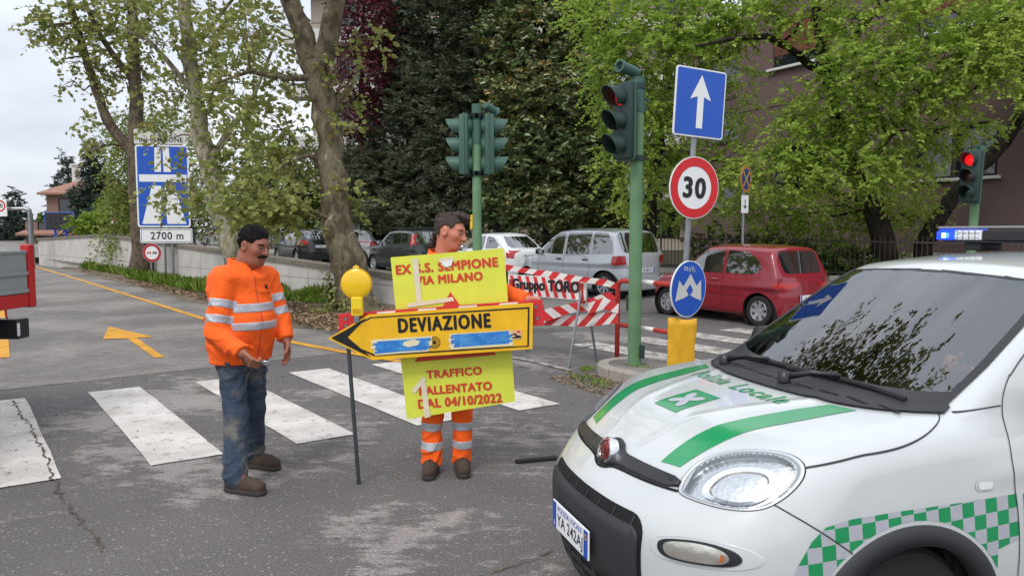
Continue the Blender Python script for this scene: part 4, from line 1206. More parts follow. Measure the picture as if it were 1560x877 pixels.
def signal_head(parent, z, off, yaw, lit=False, mat=None, vis=None, lens='red_on'):
    """three lens head; local -y is where it looks"""
    mat = mat or K['tldark']
    h = MB()
    h.box((-.145, -.055, -.42), (.145, .075, .42), .025)
    h.lathe([(.0, .12), (.07, .115), (.11, .075)], 20, 'y', (0, 0, .265)).lathe([(.0, .12), (.07, .115), (.11, .075)], 20, 'y').lathe([(.0, .12), (.07, .115), (.11, .075)], 20, 'y', (0, 0, -.265))
    ho = h.build('signal_head', mat, parent, autosm=35)
    ho.location = (off[0], off[1], z); ho.rotation_euler = (0, 0, yaw)
    bp = MB(); bp.prism(rrect(-.165, -.44, .165, .44, .04), .02, .035); b = bp.build('back_plate', K['tlbox'], ho)
    for k, (zz, on, offm) in enumerate(((.265, lens, 'lens_off_r'), (0, None, 'lens_off_a'), (-.265, None, 'lens_off_g'))):
        link('visor', vis or VIS, ho, (0, -.052, zz))
        l = MB(); l.lathe([(0, -.078), (.05, -.074), (.085, -.064), (.098, -.052)], 24, 'y', (0, 0, zz))
        l.build('lens', K[on] if (lit and on) else K[offm], ho, smooth=True)
    return ho
def bracket(parent, z, off):
    for dz in (-.40, .40):
        MB().tube([(0, 0, z + dz), (off[0] * .8, off[1] * .8, z + dz)], .018, 8).build('bracket_arm', K['tldark'], parent)
        MB().lathe([(.07, z + dz - .03), (.092, z + dz - .03), (.092, z + dz + .03), (.07, z + dz + .03)], 18).build('bracket_collar', K['tldark'], parent, autosm=40)
def face_yaw(dx, dy):
    return math.atan2(dx, -dy)
# near signal on the island
b = G(966, 570); ztop = PY(968, 120, b.y).z
s1 = empty('traffic_signal', (b.x, b.y, .112), 0, 'green traffic signal on the island with a red light and a camera on top', 'traffic signal', 'traffic signals')
z0_ = .112
MB().lathe([(.076, 0), (.076, .03), (.076, .05), (.075, ztop - .25 - z0_), (.07, ztop - z0_), (0, ztop + .01 - z0_)], 20).build('pole', K['tlgreen'], s1, autosm=40)
MB().lathe([(.082, ztop - .38 - z0_), (.082, ztop - z0_ + .012), (.0, ztop - z0_ + .02)], 20).build('pole_cap', K['tlbox'], s1, autosm=40)
zc = PY(948, 187, b.y).z - z0_
fd_ = (-.86, -.51)
signal_head(s1, zc, (fd_[0] * .19, fd_[1] * .19), face_yaw(*fd_), True, lens='red_dim')
bracket(s1, zc, (fd_[0] * .19, fd_[1] * .19))
zk = PY(945, 108, b.y).z - z0_
cmo = MB().lathe([(0, .17), (.055, .165), (.062, .10), (.062, -.09), (.072, -.095), (.072, -.14), (.05, -.14), (.046, -.11), (0, -.105)], 20, 'y').build('camera_body', K['tlbox'], s1, autosm=40)
cmo.location = (-.13, -.08, zk); cmo.rotation_euler = (R(-8), 0, face_yaw(-.75, -.66))
MB().lathe([(0, -.118), (.03, -.116), (.036, -.112)], 16, 'y').build('camera_lens', K['black'], cmo, smooth=True)
MB().tube([(-.10, -.06, zk - .02), (-.02, -.02, zk - .12), (.0, 0, zk - .30)], .016, 8).tube([(.05, .02, zk - .26), (.12, 0, zk - .34), (.10, 0, zk - .42), (.05, .0, zk - .45)], .014, 8).build('camera_arm', K['tldark'], s1)
MB().box((.055, -.09, .09), (.105, -.03, .24), .006).build('cable_box', K['tldark'], s1)
MB().box((-.085, .06, .62), (-.02, .12, .80), .008).build('push_button_box', K['tldark'], s1)
# pair of heads in the middle of the crossing
Yp = 10.6; xb = PY(727, 380, Yp).x; zt = PY(727, 160, Yp).z
s2 = empty('traffic_signal', (xb, Yp, 0), 0, 'green signal post with two heads turned away, behind the worker with the signs', 'traffic signal', 'traffic signals')
MB().lathe([(.11, 0), (.11, .03), (.068, .05), (.064, zt - .02), (.06, zt), (0, zt + .01)], 20).build('pole', K['tlgreen'], s2, autosm=40)
MB().lathe([(.07, zt - .55), (.07, zt + .008), (0, zt + .016)], 20).build('pole_cap', K['tlbox'], s2, autosm=40)
zc = PY(727, 221, Yp).z
for fx, fy in ((-.97, .24), (.97, .24)):
    signal_head(s2, zc, (fx * .17, fy * .17 - .02), face_yaw(fx, fy), False, K['tlbox'], VIS2)
    bracket(s2, zc, (fx * .17, fy * .17))
cm2 = MB().lathe([(0, .12), (.05, .115), (.055, .05), (.055, -.08), (.075, -.09), (.075, -.11), (0, -.1)], 18, 'y').build('camera_body', K['tlbox'], s2, autosm=40)
cm2.location = (.2, .1, zt - .04); cm2.rotation_euler = (R(20), 0, face_yaw(.7, .7))
MB().tube([(.17, .08, zt - .05), (.08, .03, zt - .1), (.04, 0, zt - .3)], .016, 8).build('camera_arm', K['tldark'], s2)
MB().box((-.10, -.03, PY(727, 338, Yp).z - .1), (-.062, .03, PY(727, 338, Yp).z + .1), .006).build('push_button_box', K['lamp_yellow'], s2)
# far signal on the right
Yq = 12.4; p3 = PY(1483, 340, Yq); p3t = PY(1493, 222, Yq)
lean = (p3t.x - p3.x) / (p3t.z - p3.z)
s3 = empty('traffic_signal', (p3.x - lean * p3.z, Yq, 0), 0, 'traffic signal with a red light at the right edge above the police car', 'traffic signal', 'traffic signals')
s3.rotation_euler = (0, math.atan(lean), 0)
zt3 = p3t.z
MB().lathe([(.11, 0), (.11, .03), (.072, .05), (.068, zt3), (0, zt3 + .01)], 20).build('pole', K['tlgreen'], s3, autosm=40)
MB().lathe([(.074, zt3 - .9), (.074, zt3 + .008), (0, zt3 + .016)], 20).build('pole_sleeve', K['tlbox'], s3, autosm=40)
zc = PY(1468, 270, Yq).z
signal_head(s3, zc, (-.18, -.12), face_yaw(-.80, -.6), True)
bracket(s3, zc, (-.18, -.12))
cm3 = MB().lathe([(0, .12), (.05, .115), (.06, .05), (.06, -.09), (.05, -.09), (.046, -.06), (0, -.055)], 18, 'y').build('camera_body', K['tlbox'], s3, autosm=40)
cm3.location = (-.03, -.1, zt3 - .02); cm3.rotation_euler = (0, 0, face_yaw(-.3, -.95))

# ------------------------------------------------------------------ sign helpers: panels face -y of their own frame
def panel(parent, name, poly, mat, y=0.0, th=.012, back=None):
    return MB().prism(poly, y, y + th).build(name, mat, parent)
def flat(parent, name, poly, mat, y):
    mb = MB(); mb.add([(p[0], y, p[1]) for p in poly], [tuple(range(len(poly)))])
    return mb.build(name, mat, parent)
def flat_ring(parent, name, outer, inner, mat, y):
    n = len(outer); mb = MB()
    mb.add([(p[0], y, p[1]) for p in outer] + [(p[0], y, p[1]) for p in inner], [(i, (i + 1) % n, n + (i + 1) % n, n + i) for i in range(n)])
    return mb.build(name, mat, parent)
# post with one-way arrow, 30 limit, pass-either-side disc
Ys = 7.3
pa, pb_ = PY(1057, 215, Ys), PY(1045, 395, Ys)
ln_ = (pa.x - pb_.x) / (pa.z - pb_.z)
sx = pb_.x - ln_ * (pb_.z - .115)
sp = empty('sign_post', (sx, Ys, .113), 0, 'leaning grey post with blue one way arrow, 30 limit and blue disc signs', 'sign post')
sp.rotation_euler = (0, math.atan(ln_), 0)
def hz(py): return (PY(1050, py, Ys).z - .113)
MB().lathe([(.03, 0), (.03, hz(110)), (0, hz(109))], 14).build('post', K['metal'], sp, autosm=40)
def sign_on(name, poly, mat, z, yaw, back=K['metal']):
    m = MB().prism(poly, -.012, 0).mesh(name, mat)
    o = link(name, m, sp, (math.sin(yaw) * .045, -math.cos(yaw) * .045, z), (0, 0, yaw))
    MB().prism([(p[0] * .985, p[1] * .985) for p in poly], .0005, .006).build('sign_back', back, o)
    for dz in (-.12, .12):
        MB().box((-.12, .007, dz - .02), (.12, .03, dz + .02)).build('clamp', K['metal'], o)
    return o
w_, h_ = .30, .325
o1 = sign_on('one_way_sign', rrect(-w_, -h_, w_, h_, .03), K['signwhite'], hz(158), R(25))
flat(o1, 'blue_field', rrect(-w_ + .014, -h_ + .014, w_ - .014, h_ - .014, .022), K['signblue'], -.0145)
flat(o1, 'arrow', [(-.038, -.24), (.038, -.24), (.038, .06), (.125, .03), (0, .265), (-.125, .03), (-.038, .06)], K['signwhite'], -.0168)
o2 = sign_on('speed_limit_sign', circ(0, 0, .30, 48), K['signwhite'], hz(286), R(26))
flat_ring(o2, 'red_ring', circ(0, 0, .292, 48), circ(0, 0, .205, 48), K['signred'], -.0145)
lettering('numerals', ('30', .0, 0, 1.15), o2, K['black'], 0, 0, .26, .19, -.0145, bold=.06)
o3 = sign_on('pass_either_side_sign', circ(0, 0, .28, 48), K['signwhite'], hz(439), R(40))
flat(o3, 'blue_field', circ(0, 0, .27, 48), K['signblue'], -.0145)
flat(o3, 'double_arrow', [(-.21, -.12), (-.165, .085), (-.095, .025), (.01, .15), (.115, .03), (.185, .09), (.21, -.12), (.085, -.085), (.01, -.055), (-.065, -.085)], K['signgreywhite'], -.0168)
flat(o3, 'diamond', [(.01, .05), (.065, -.015), (.01, -.075), (-.045, -.015)], K['signblue'], -.0182)
mb = MB(); rr_ = random.Random(9)
for k in range(14):
    x = -.1 + k * .014 + rr_.uniform(-.006, .006); z = .18 + rr_.uniform(-.015, .015)
    mb.add([(x, -.0165, z), (x + .006, -.0165, z), (x + .006 + rr_.uniform(-.01, .01), -.0165, z + .04), (x + rr_.uniform(-.01, .01), -.0165, z + .04)], [(0, 1, 2, 3)])
tag(mb.build('scuff_marks', K['signgreywhite'], o3), kind='stuff')
# dented yellow sleeve round the foot of the post
mb = MB(); n_ = 18; nz = 10; vv = []; rr_ = random.Random(2)
for j in range(nz + 1):
    z = .02 + (hz(484) - .02) * j / nz
    for i in range(n_ + 1):
        a = R(200) + R(150) * i / n_
        r_ = .15 + .006 * math.sin(i * .9 + j * 1.3) + (.02 if (i < 4 and j > 7) else 0)
        if 7 < i < 11 and 2 < j < 8: r_ -= .03
        vv.append((r_ * math.cos(a) * .95, r_ * math.sin(a) * .36 - .03, z + (.008 * math.sin(i * .5) if j == nz else 0)))
ff = [(j * (n_ + 1) + i, j * (n_ + 1) + i + 1, (j + 1) * (n_ + 1) + i + 1, (j + 1) * (n_ + 1) + i) for j in range(nz) for i in range(n_)]
mb.add(vv, ff)
ys_ = mb.build('yellow_sleeve', K['dullyellow'], sp, smooth=True)
sm = ys_.modifiers.new('thickness', 'SOLIDIFY'); sm.thickness = .004

# distant sign posts
Yn = 17.0; q = PY(1133, 300, Yn)
np_ = empty('no_stopping_post', (q.x, Yn, gz(Yn) + .12), 0, 'thin post with round no stopping sign and small arrow plate by the fence', 'sign post')
zz = lambda py: PY(1133, py, Yn).z - gz(Yn) - .12
MB().tube([(0, 0, 0), (0, 0, zz(255))], .03, 10).build('post', K['metal'], np_)
o = link('no_stopping_sign', MB().prism(circ(0, 0, .30, 40), -.05, -.038).mesh('no_stopping_sign', M('faded_orange_rim', (196, 132, 72), .5)), np_, (0, 0, zz(273)), (0, 0, R(50)))
flat(o, 'blue_field', circ(0, 0, .24, 36), M('faded_sign_blue', (48, 72, 128), .5), -.0525)
for s_ in (-1, 1):
    c_, d_ = math.cos(R(45)) * .235, .03
    flat(o, 'cross_bar', [(-c_ - d_ * .5, s_ * (-c_) + s_ * d_ * .5), (-c_ + d_ * .5, s_ * (-c_) - s_ * d_ * .5), (c_ + d_ * .5, s_ * c_ - s_ * d_ * .5), (c_ - d_ * .5, s_ * c_ + s_ * d_ * .5)], K['dullyellow'], -.055 - .001 * s_)
o = link('arrow_plate', MB().prism(rrect(-.11, -.2, .11, .2, .015), -.045, -.035).mesh('arrow_plate', K['signwhite']), np_, (0, 0, zz(311)), (0, 0, R(30)))
flat(o, 'down_arrow', [(-.012, .1), (-.012, -.06), (-.05, -.02), (-.05, -.05), (0, -.11), (.05, -.05), (.05, -.02), (.012, -.06), (.012, .1)], K['black'], -.0475)
Yn = 25.2; q = PY(1008, 300, Yn)
nq_ = empty('no_parking_post', (q.x, Yn, gz(Yn) + .12), 0, 'thin grey post with turned round sign behind the silver car', 'sign post')
zq = lambda py: PY(1008, py, Yn).z - gz(Yn) - .12
MB().tube([(0, 0, 0), (0, 0, zq(255))], .035, 10).build('post', K['metal'], nq_)
o = link('square_backing', MB().prism(rrect(-.28, -.45, .28, .45, .02), -.055, -.04).mesh('square_backing', K['signgreywhite']), nq_, (.05, 0, zq(272)), (0, 0, R(15)))
flat_ring(o, 'red_ring', circ(0, .12, .24, 32), circ(0, .12, .19, 32), M('faded_red', (150, 70, 66), .6), -.058)
flat(o, 'blue_field', circ(0, .12, .19, 32), M('faded_blue_b', (70, 84, 120), .6), -.0575)

# ------------------------------------------------------------------ motorway sign
Ym = 24.0; mb0 = PY(257, 400, Ym)
ms = empty('motorway_sign', (mb0.x, Ym, .08), R(6), 'tall blue motorway sign with 2700 m plate half hidden by leaves', 'road sign')
mx = lambda px: (px - 257) * Ym / FPX
mz = lambda py: PY(257, py, Ym).z - .08
for dx in (-.12, .12):
    MB().tube([(dx, .06, 0), (dx, .06, mz(205))], .04, 10).build('post', K['metal'], ms)
pn = panel(ms, 'blue_panel', rrect(mx(214), mz(346), mx(291), mz(221), .08), K['signwhite'])
flat(pn, 'blue_field', rrect(mx(214) + .05, mz(346) + .05, mx(291) - .05, mz(221) - .05, .05), K['signblue'], -.003)
xa, xb2 = mx(221), mx(285); xc = mx(252.5)
zb_, zt_ = mz(341), mz(225)
flat(pn, 'carriageway', [(xa, zb_), (xc - .10, zb_), (xc - .05, mz(283)), (xa + .33, mz(283))], K['signwhite'], -.006)
flat(pn, 'carriageway', [(xb2, zb_), (xc + .10, zb_), (xc + .05, mz(283)), (xb2 - .33, mz(283))], K['signwhite'], -.006)
flat(pn, 'carriageway', [(xa + .43, mz(262)), (xc - .04, mz(262)), (xc - .03, zt_), (xc - .22, zt_)], K['signwhite'], -.006)
flat(pn, 'carriageway', [(xb2 - .43, mz(262)), (xc + .04, mz(262)), (xc + .03, zt_), (xc + .22, zt_)], K['signwhite'], -.006)
flat(pn, 'bridge_bar', [(xa - .05, mz(277)), (xb2 + .05, mz(277)), (xb2 + .05, mz(266)), (xa - .05, mz(266))], K['signwhite'], -.007)
pn = panel(ms, 'name_panel', rrect(mx(213), mz(219.5), mx(291), mz(197), .05), K['signgreywhite'])
lettering('lettering', ('SS 33', .02, 0, 1.2), pn, K['black'], mx(254), mz(203.5), .62, .16, -.003)
lettering('lettering', ('del SEMPIONE', .02, 0, 1.1), pn, K['black'], mx(252), mz(213), 1.35, .16, -.003)
pn = panel(ms, 'distance_panel', rrect(mx(217), mz(370), mx(293), mz(348), .05), K['signwhite'])
flat_ring(pn, 'black_border', rrect(mx(217) + .03, mz(370) + .03, mx(293) - .03, mz(348) - .03, .04), rrect(mx(217) + .045, mz(370) + .045, mx(293) - .045, mz(348) - .045, .03), K['metal_dark'], -.003)
lettering('lettering', ('2700 m', .018, 0, 1.1), pn, K['black'], mx(256), mz(359), 1.02, .25, -.003)
no0 = PY(232, 400, 23.6)
no = empty('no_overtaking_sign', (no0.x, 23.6, .08), 0, 'small red ringed no overtaking sign on a short grey post by the wall', 'road sign')
nz_ = PY(232, 385, 23.6).z - .08
MB().tube([(-.05, .04, 0), (-.05, .04, nz_ + .2)], .035, 10).tube([(.08, .04, 0), (.08, .04, nz_ + .2)], .035, 10).build('post', K['metal'], no)
pn = panel(no, 'disc', circ(0, nz_, .30, 40), K['signwhite'])
flat_ring(pn, 'red_ring', circ(0, nz_, .296, 40), circ(0, nz_, .21, 40), M('faded_sign_red', (168, 44, 56), .5), -.003)
for s_, k_ in ((-1, 'printred'), (1, 'black')):
    flat(pn, 'car_symbol', [(s_ * .09 + x, nz_ + z) for x, z in [(-.065, -.05), (-.04, -.05), (-.04, -.025), (.04, -.025), (.04, -.05), (.065, -.05), (.065, .02), (.04, .05), (-.04, .05), (-.065, .02)]], K[k_], -.003)
    flat(pn, 'car_symbol_window', [(s_ * .09 + x, nz_ + z) for x, z in [(-.035, .012), (.035, .012), (.028, .036), (-.028, .036)]], K['signwhite'], -.005)
# message board, gantry and chevron sign far off
Yv = 46; v0 = PY(90, 350, Yv)
vm = empty('message_board', (v0.x, Yv, 0), R(10), 'dark electronic message board on a post near the red house', 'message board')
vz = lambda py: PY(90, py, Yv).z
MB().box((-.8, 0, vz(350)), (.8, .3, vz(323)), .02).build('cabinet', K['signblue'], vm)
sb_ = MB().box((-.74, -.02, vz(349)), (.74, -.003, vz(324))).build('screen', K['black'], vm)
g_ = MB()
for i in range(5):
    for j in range(3):
        x = -.7 + i * .28; z = vz(349) + .06 + j * .32
        g_.box((x, -.03, z), (x + .25, -.021, z + .28))
tag(g_.build('led_modules', K['plastic'], sb_), kind='stuff')
MB().tube([(-.3, .2, 0), (-.3, .2, vz(349))], .07, 8).tube([(.3, .2, 0), (.3, .2, vz(349))], .07, 8).build('posts', K['signblue'], vm)
g0 = G(50, 408); Yg = g0.y
gt = empty('height_gantry', (g0.x, Yg, 0), 0, 'grey steel gantry carrying a 70 limit panel over the side road', 'gantry')
ztg = PY(50, 318, Yg).z
MB().tube([(0, 0, 0), (0, 0, ztg - .25)], .11, 10).build('column', K['metal'], gt)
MB().tube([(0, 0, ztg - .3), (-.03, 0, ztg - .05), (-.2, 0, ztg), (-6, -.4, ztg)], [.1, .09, .08, .08], 10).build('beam', K['metal'], gt)
gx = lambda px: (px - 50) * Yg / FPX
p_ = MB().prism(rrect(gx(-30), ztg - .35, gx(22), ztg + .42, .04), -.32, -.28).build('limit_panel', K['signwhite'], gt)
flat_ring(p_, 'red_ring', circ(gx(12), ztg + .12, .26, 32), circ(gx(12), ztg + .12, .19, 32), K['signred'], -.323)
lettering('numerals', ('70', .03, 0, 1.0), p_, K['black'], gx(12), ztg + .12, .25, .2, -.323)
Yc = 38; c0 = PY(172, 330, Yc)
ch = empty('chevron_sign', (c0.x, Yc, .5), R(-40), 'small red and white chevron sign above the far wall', 'road sign')
czz = lambda py: PY(172, py, Yc).z - .5
MB().tube([(0, .03, 0), (0, .03, czz(319))], .035, 8).build('post', K['metal'], ch)
pn = panel(ch, 'board', rrect(-.28, czz(345), .28, czz(318), .02), K['signwhite'])
for k in range(2):
    z = czz(345) + .04 + k * .42
    flat(pn, 'chevron', [(-.2, z), (-.02, z), (.2, z + .2), (-.02, z + .4), (-.2, z + .4), (.02, z + .2)], K['printred'], -.003)
Yw = 33; w0 = PY(214, 330, 40)

# ------------------------------------------------------------------ red and white rail on the island
rl = empty('guard_rail', (1.29, 9.0, 0), math.atan2(-.82, .57), 'red and white tubular guard rail on the island beside the signal pole', 'guard rail')
zr, zl = 1.06, .52
MB().tube([(0, 0, 0), (0, 0, zr - .10), (.02, 0, zr - .03), (.09, 0, zr), (.95, 0, zr), (1.02, 0, zr - .03), (1.05, 0, zr - .1), (1.05, 0, 0)], .03, 12).build('frame', K['railred'], rl, smooth=True)
MB().tube([(0, 0, zl), (1.05, 0, zl)], .026, 12).build('lower_rail', K['railred'], rl, smooth=True)
for x0, x1, z in ((.40, .62, zr), (.40, .62, zl)):
    MB().tube([(x0, 0, z), (x1, 0, z)], .0325 if z == zr else .0285, 12).build('white_band', K['barwhite'], rl, smooth=True)

# ------------------------------------------------------------------ trestle with name board
Yt = 9.05; tr_ = PY(893, 441, Yt)
te = empty('trestle_barrier', (tr_.x, Yt, 0), math.atan2(-.66, .75), 'low folding trestle barrier with red striped Gruppo TORO board', 'barrier')
bw = 1.27
zt0, zt1 = .81, 1.08
bd = MB().prism([(-bw, zt0), (0, zt0), (0, zt1), (-bw, zt1)], -.015, .015).build('board', K['barwhite'], te)
for k in range(9):
    x = -bw + .03 + k * .135
    if x + .15 > 0: continue
    flat(bd, 'red_stripe', [(x + .09, zt0 + .008), (x + .15, zt0 + .008), (x + .06, zt1 - .008), (x, zt1 - .008)], K['barred'], -.0172)
lettering('lettering', ('Gruppo TORO', .0, 0, 1.05), bd, K['black'], -bw / 2 - .005, (zt0 + zt1) / 2, bw * .86, .17, -.0195, 0, bold=.06)
for x in (-.06, -bw + .06):
    for s_ in (-1, 1):
        MB().tube([(x, s_ * .02 + .03, zt1 - .05), (x + .01 * s_, .03 + s_ * .28, .012)], .016, 10).build('leg', K['metal'], te)
    MB().tube([(x - .012, -.19, .22), (x + .012, .25, .22)], .009, 8).build('spreader', K['metal'], te)
    MB().box((x - .03, -.03, zt0 - .04), (x + .03, .03, zt1 - .06)).build('clamp', K['railred'], te)

def ribbon(parent, name, pts, w, stripe, up=(0, 0, 1), slant=.9):
    """red and white hazard tape as one thin band"""
    P = [Vector(p) for p in pts]; cum = [0.0]
    for a, b2 in zip(P, P[1:]): cum.append(cum[-1] + (b2 - a).length)
    def at(s):
        s = max(0, min(cum[-1], s))
        for i in range(len(P) - 1):
            if s <= cum[i + 1] + 1e-9:
                return P[i].lerp(P[i + 1], (s - cum[i]) / max(1e-9, cum[i + 1] - cum[i]))
        return P[-1]
    U = Vector(up).normalized()
    def wv(s): return w * (1 + .12 * math.sin(s * 9)) / 2
    n = int(cum[-1] / stripe) + 1
    m = MB(); mi = []
    for k in range(-1, n):
        for q in range(3):
            a, b2 = k * stripe + q * stripe / 3, k * stripe + (q + 1) * stripe / 3
            lo0, lo1 = max(0, min(cum[-1], a)), max(0, min(cum[-1], b2))
            hi0, hi1 = max(0, min(cum[-1], a + slant * w)), max(0, min(cum[-1], b2 + slant * w))
            if lo1 - lo0 < 1e-6 and hi1 - hi0 < 1e-6: continue
            m.add([at(lo0) - U * wv(lo0), at(lo1) - U * wv(lo1), at(hi1) + U * wv(hi1), at(hi0) + U * wv(hi0)], [(0, 1, 2, 3)]); mi.append(k % 2)
    me = mesh_of(name, m.v, m.f, K['barred']); me.materials.append(K['barwhite'])
    for p, i in zip(me.polygons, mi): p.material_index = i
    return link(name, me, parent)
tp = empty('hazard_tape', (tr_.x, 9.45, 0), 0, 'red and white hazard tape strung from the signs to the guard rail', 'tape')
def tpt(px, py, Y): return tuple(PY(px, py, Y) - Vector((tr_.x, 9.45, 0)))
ribbon(tp, 'upper_tape', [tpt(740, 402, 9.3), tpt(770, 407, 9.3), tpt(830, 417, 9.2), tpt(890, 426, 8.98), tpt(925, 431, 8.96), tpt(941, 437, 8.98)], .075, .10)
ribbon(tp, 'lower_tape', [tpt(800, 487, 9.1), tpt(830, 485, 9.1), tpt(870, 489, 9.2), tpt(905, 486, 9.15), tpt(941, 484, 8.96)], .15, .11, slant=1.1)
ribbon(tp, 'twisted_tape', [tpt(805, 488, 9.06), tpt(835, 479, 9.06), tpt(875, 468, 9.15), tpt(905, 462, 9.1), tpt(941, 447, 8.95)], .14, .11, slant=-1.0)
ribbon(tp, 'wrapped_tape', [tpt(896, 470, 9.1), tpt(920, 462, 9.03), tpt(943, 470, 8.94)], .13, .10, slant=.8)

# ------------------------------------------------------------------ signs carried across the junction
def xz(px, py, Y):
    p = PY(px, py, Y); return (p.x, p.z)
def carried(name, label, cat, base, Y):
    return empty(name, base, 0, label, cat)
YB = 4.84
yb = carried('yellow_notice_board', 'fluorescent yellow notice board with red lettering held by the worker', 'sign', (PY(700, 600, YB).x, YB, PY(700, 630, YB).z), YB)
o0 = Vector(yb.location)
L2 = lambda px, py, Y: (PY(px, py, Y).x - o0.x, PY(px, py, Y).z - o0.z)
bd = MB().prism([L2(620, 638, YB), L2(785, 611, YB), L2(768, 378, YB), L2(595, 392, YB)], -.004, .004).build('board', K['hiyellow'], yb)
def put(txt, px, py, w, h, rot=4.6):
    x, z = L2(px, py, YB); k = YB / FPX
    lettering('lettering', (txt, .0, 0, 1.1), bd, K['printred'], x, z, w * k * .98, h * k * .9, -.0062, R(rot), bold=.075)
put('EX S.S. SEMPIONE', 681, 405, 158, 15); put('VIA MILANO', 684, 424, 104, 14)
put('TRAFFICO', 692, 567, 86, 13); put('RALLENTATO', 694, 591, 114, 14); put('DAL 04/10/2022', 701, 610, 131, 15)
tri_o = [L2(686, 444, YB), L2(632, 551, YB), L2(756, 540, YB)]
ct = (sum(p[0] for p in tri_o) / 3, sum(p[1] for p in tri_o) / 3)
flat_ring(bd, 'red_triangle', tri_o, [(ct[0] + (p[0] - ct[0]) * .62, ct[1] + (p[1] - ct[1]) * .62) for p in tri_o], K['printred'], -.0064)
for tk_, pts in enumerate(([(628, 394), (637, 393), (643, 461), (635, 462)], [(641, 578), (648, 577), (656, 634), (647, 636)], [(627, 594), (645, 572), (650, 577), (632, 599)], [(620, 462), (690, 452), (692, 458), (622, 468)], [(668, 394), (690, 391), (693, 397), (670, 400)])):
    flat(bd, 'packing_tape', [L2(a, b2, YB) for a, b2 in pts], K['tape'], -.0080 - .0007 * tk_)
flat(bd, 'torn_print', [L2(a, b2, YB) for a, b2 in [(672, 398), (690, 396), (688, 404), (680, 407), (674, 403)]], K['signwhite'], -.0125)
# striped beam behind the arrow
YM = 4.79
bm_ = carried('barrier_beam', 'scuffed red and white striped barrier beam behind the yellow arrow sign', 'barrier', (PY(670, 480, YM).x, YM, PY(670, 498, YM).z), YM)
o0 = Vector(bm_.location)
cor = [(517, 503), (829, 495), (826, 456), (517, 478)]
core_ = MB().prism([L2(*c, YM) for c in cor], -.02, .02).build('beam', K['barred'], bm_)
def bl(u, v):
    a = (cor[0][0] * (1 - u) + cor[1][0] * u, cor[0][1] * (1 - u) + cor[1][1] * u); b2 = (cor[3][0] * (1 - u) + cor[2][0] * u, cor[3][1] * (1 - u) + cor[2][1] * u)
    return L2(a[0] * (1 - v) + b2[0] * v, a[1] * (1 - v) + b2[1] * v, YM)
for k in range(4):
    u = .16 + k * .20
    flat(core_, 'white_stripe', [bl(u, .02), bl(u + .09, .02), bl(u + .12, .98), bl(u + .03, .98)], K['barwhite'], -.0225)
for u, v in ((.035, .7), (.965, .75), (.97, .3), (.035, .3)):
    x, z = bl(u, v)
    MB().lathe([(.011, -.026), (.011, -.021), (0, -.0205)], 12, 'y', (x, 0, z)).build('bolt', K['metal'], core_)
# arrow sign with its steel leg
YA = 4.73; ab = G(546, 738)
ar = empty('diversion_arrow_sign', (ab.x, ab.y, 0), 0, 'yellow arrow sign reading DEVIAZIONE with blue paint smears, on a steel leg', 'sign')
o0 = Vector(ar.location); YA = ab.y
poly = [(500, 515), (567, 548), (811, 531), (812, 461), (561, 479)]
def inset(p, f): 
    c = (660, 505); return [(c[0] + (a - c[0]) * f, c[1] + (b2 - c[1]) * f) for a, b2 in p]
bd = MB().prism([L2(*p, YA) for p in poly], -.006, .006).build('board', K['signyellow'], ar)
def offp(f1, f2):   # border line: inset differently along and across
    c = (660, 505); return [(c[0] + (a - c[0]) * f1, c[1] + (b2 - c[1]) * f2) for a, b2 in poly]
flat_ring(bd, 'black_border', [L2(*p, YA) for p in offp(.965, .86)], [L2(*p, YA) for p in offp(.948, .80)], K['black'], -.0082)
flat(bd, 'arrow_head', [L2(*p, YA) for p in [(506, 515), (566, 544), (530, 513), (559, 483)]], K['black'], -.0092)
x, z = L2(677, 491.5, YA); k_ = YA / FPX
lettering('lettering', ('DEVIAZIONE', .0, 0, 1.2), bd, K['black'], x, z, 140 * k_, 21 * k_, -.0085, R(3.4), bold=.06)
rr_ = random.Random(12)
def smear(name, x0, y0, x1, y1, mat, y, hh, seed):
    r_ = random.Random(seed); m = MB()
    for k in range(7):
        v = (k / 6.0 - .5) * 2
        a0, b0 = x0 + r_.uniform(-3, 4), y0 + v * hh; a1, b1 = x1 + r_.uniform(-4, 3), y1 + v * hh
        t_ = hh * .24
        pts = [L2(a0, b0 + t_, YA), L2((a0 + a1) / 2, (b0 + b1) / 2 + t_ + r_.uniform(-.5, .5), YA), L2(a1, b1 + t_, YA), L2(a1 + 1, b1 - t_, YA), L2((a0 + a1) / 2, (b0 + b1) / 2 - t_, YA), L2(a0, b0 - t_, YA)]
        m.add([(p[0], y - k * .00008, p[1]) for p in pts], [(0, 1, 4, 5), (1, 2, 3, 4)])
    return m.build(name, mat, bd)
smear('cream_backing', 568, 529, 656, 523, K['creampaint'], -.0086, 9.5, 1); smear('blue_paint_smear', 571, 529, 653, 523, K['bluepaint'], -.0098, 7.5, 2)
smear('cream_backing', 686, 520, 780, 514, K['creampaint'], -.0086, 9.5, 3); smear('blue_paint_smear', 689, 519, 778, 513, K['bluepaint'], -.0098, 7.8, 4)
flat(bd, 'worn_patch', [L2(*p, YA) for p in [(616, 520), (630, 516), (640, 519), (637, 525), (622, 528), (614, 525)]], K['creampaint'], -.0112)
x, z = L2(662, 521, YA)
for r0, r1 in ((9.0, 7.8), (6.2, 5.0)):
    flat_ring(bd, 'target_ring', circ(x, z, r0 * k_, 28), circ(x, z, r1 * k_, 28), K['black'], -.0084)
flat(bd, 'target_dot', circ(x, z, 3.2 * k_, 20), K['black'], -.0084)
flat(bd, 'sticker', [L2(*p, YA) for p in [(778, 517), (795, 516), (795, 502), (778, 503)]], M('sticker', (222, 176, 136), .5), -.0088)
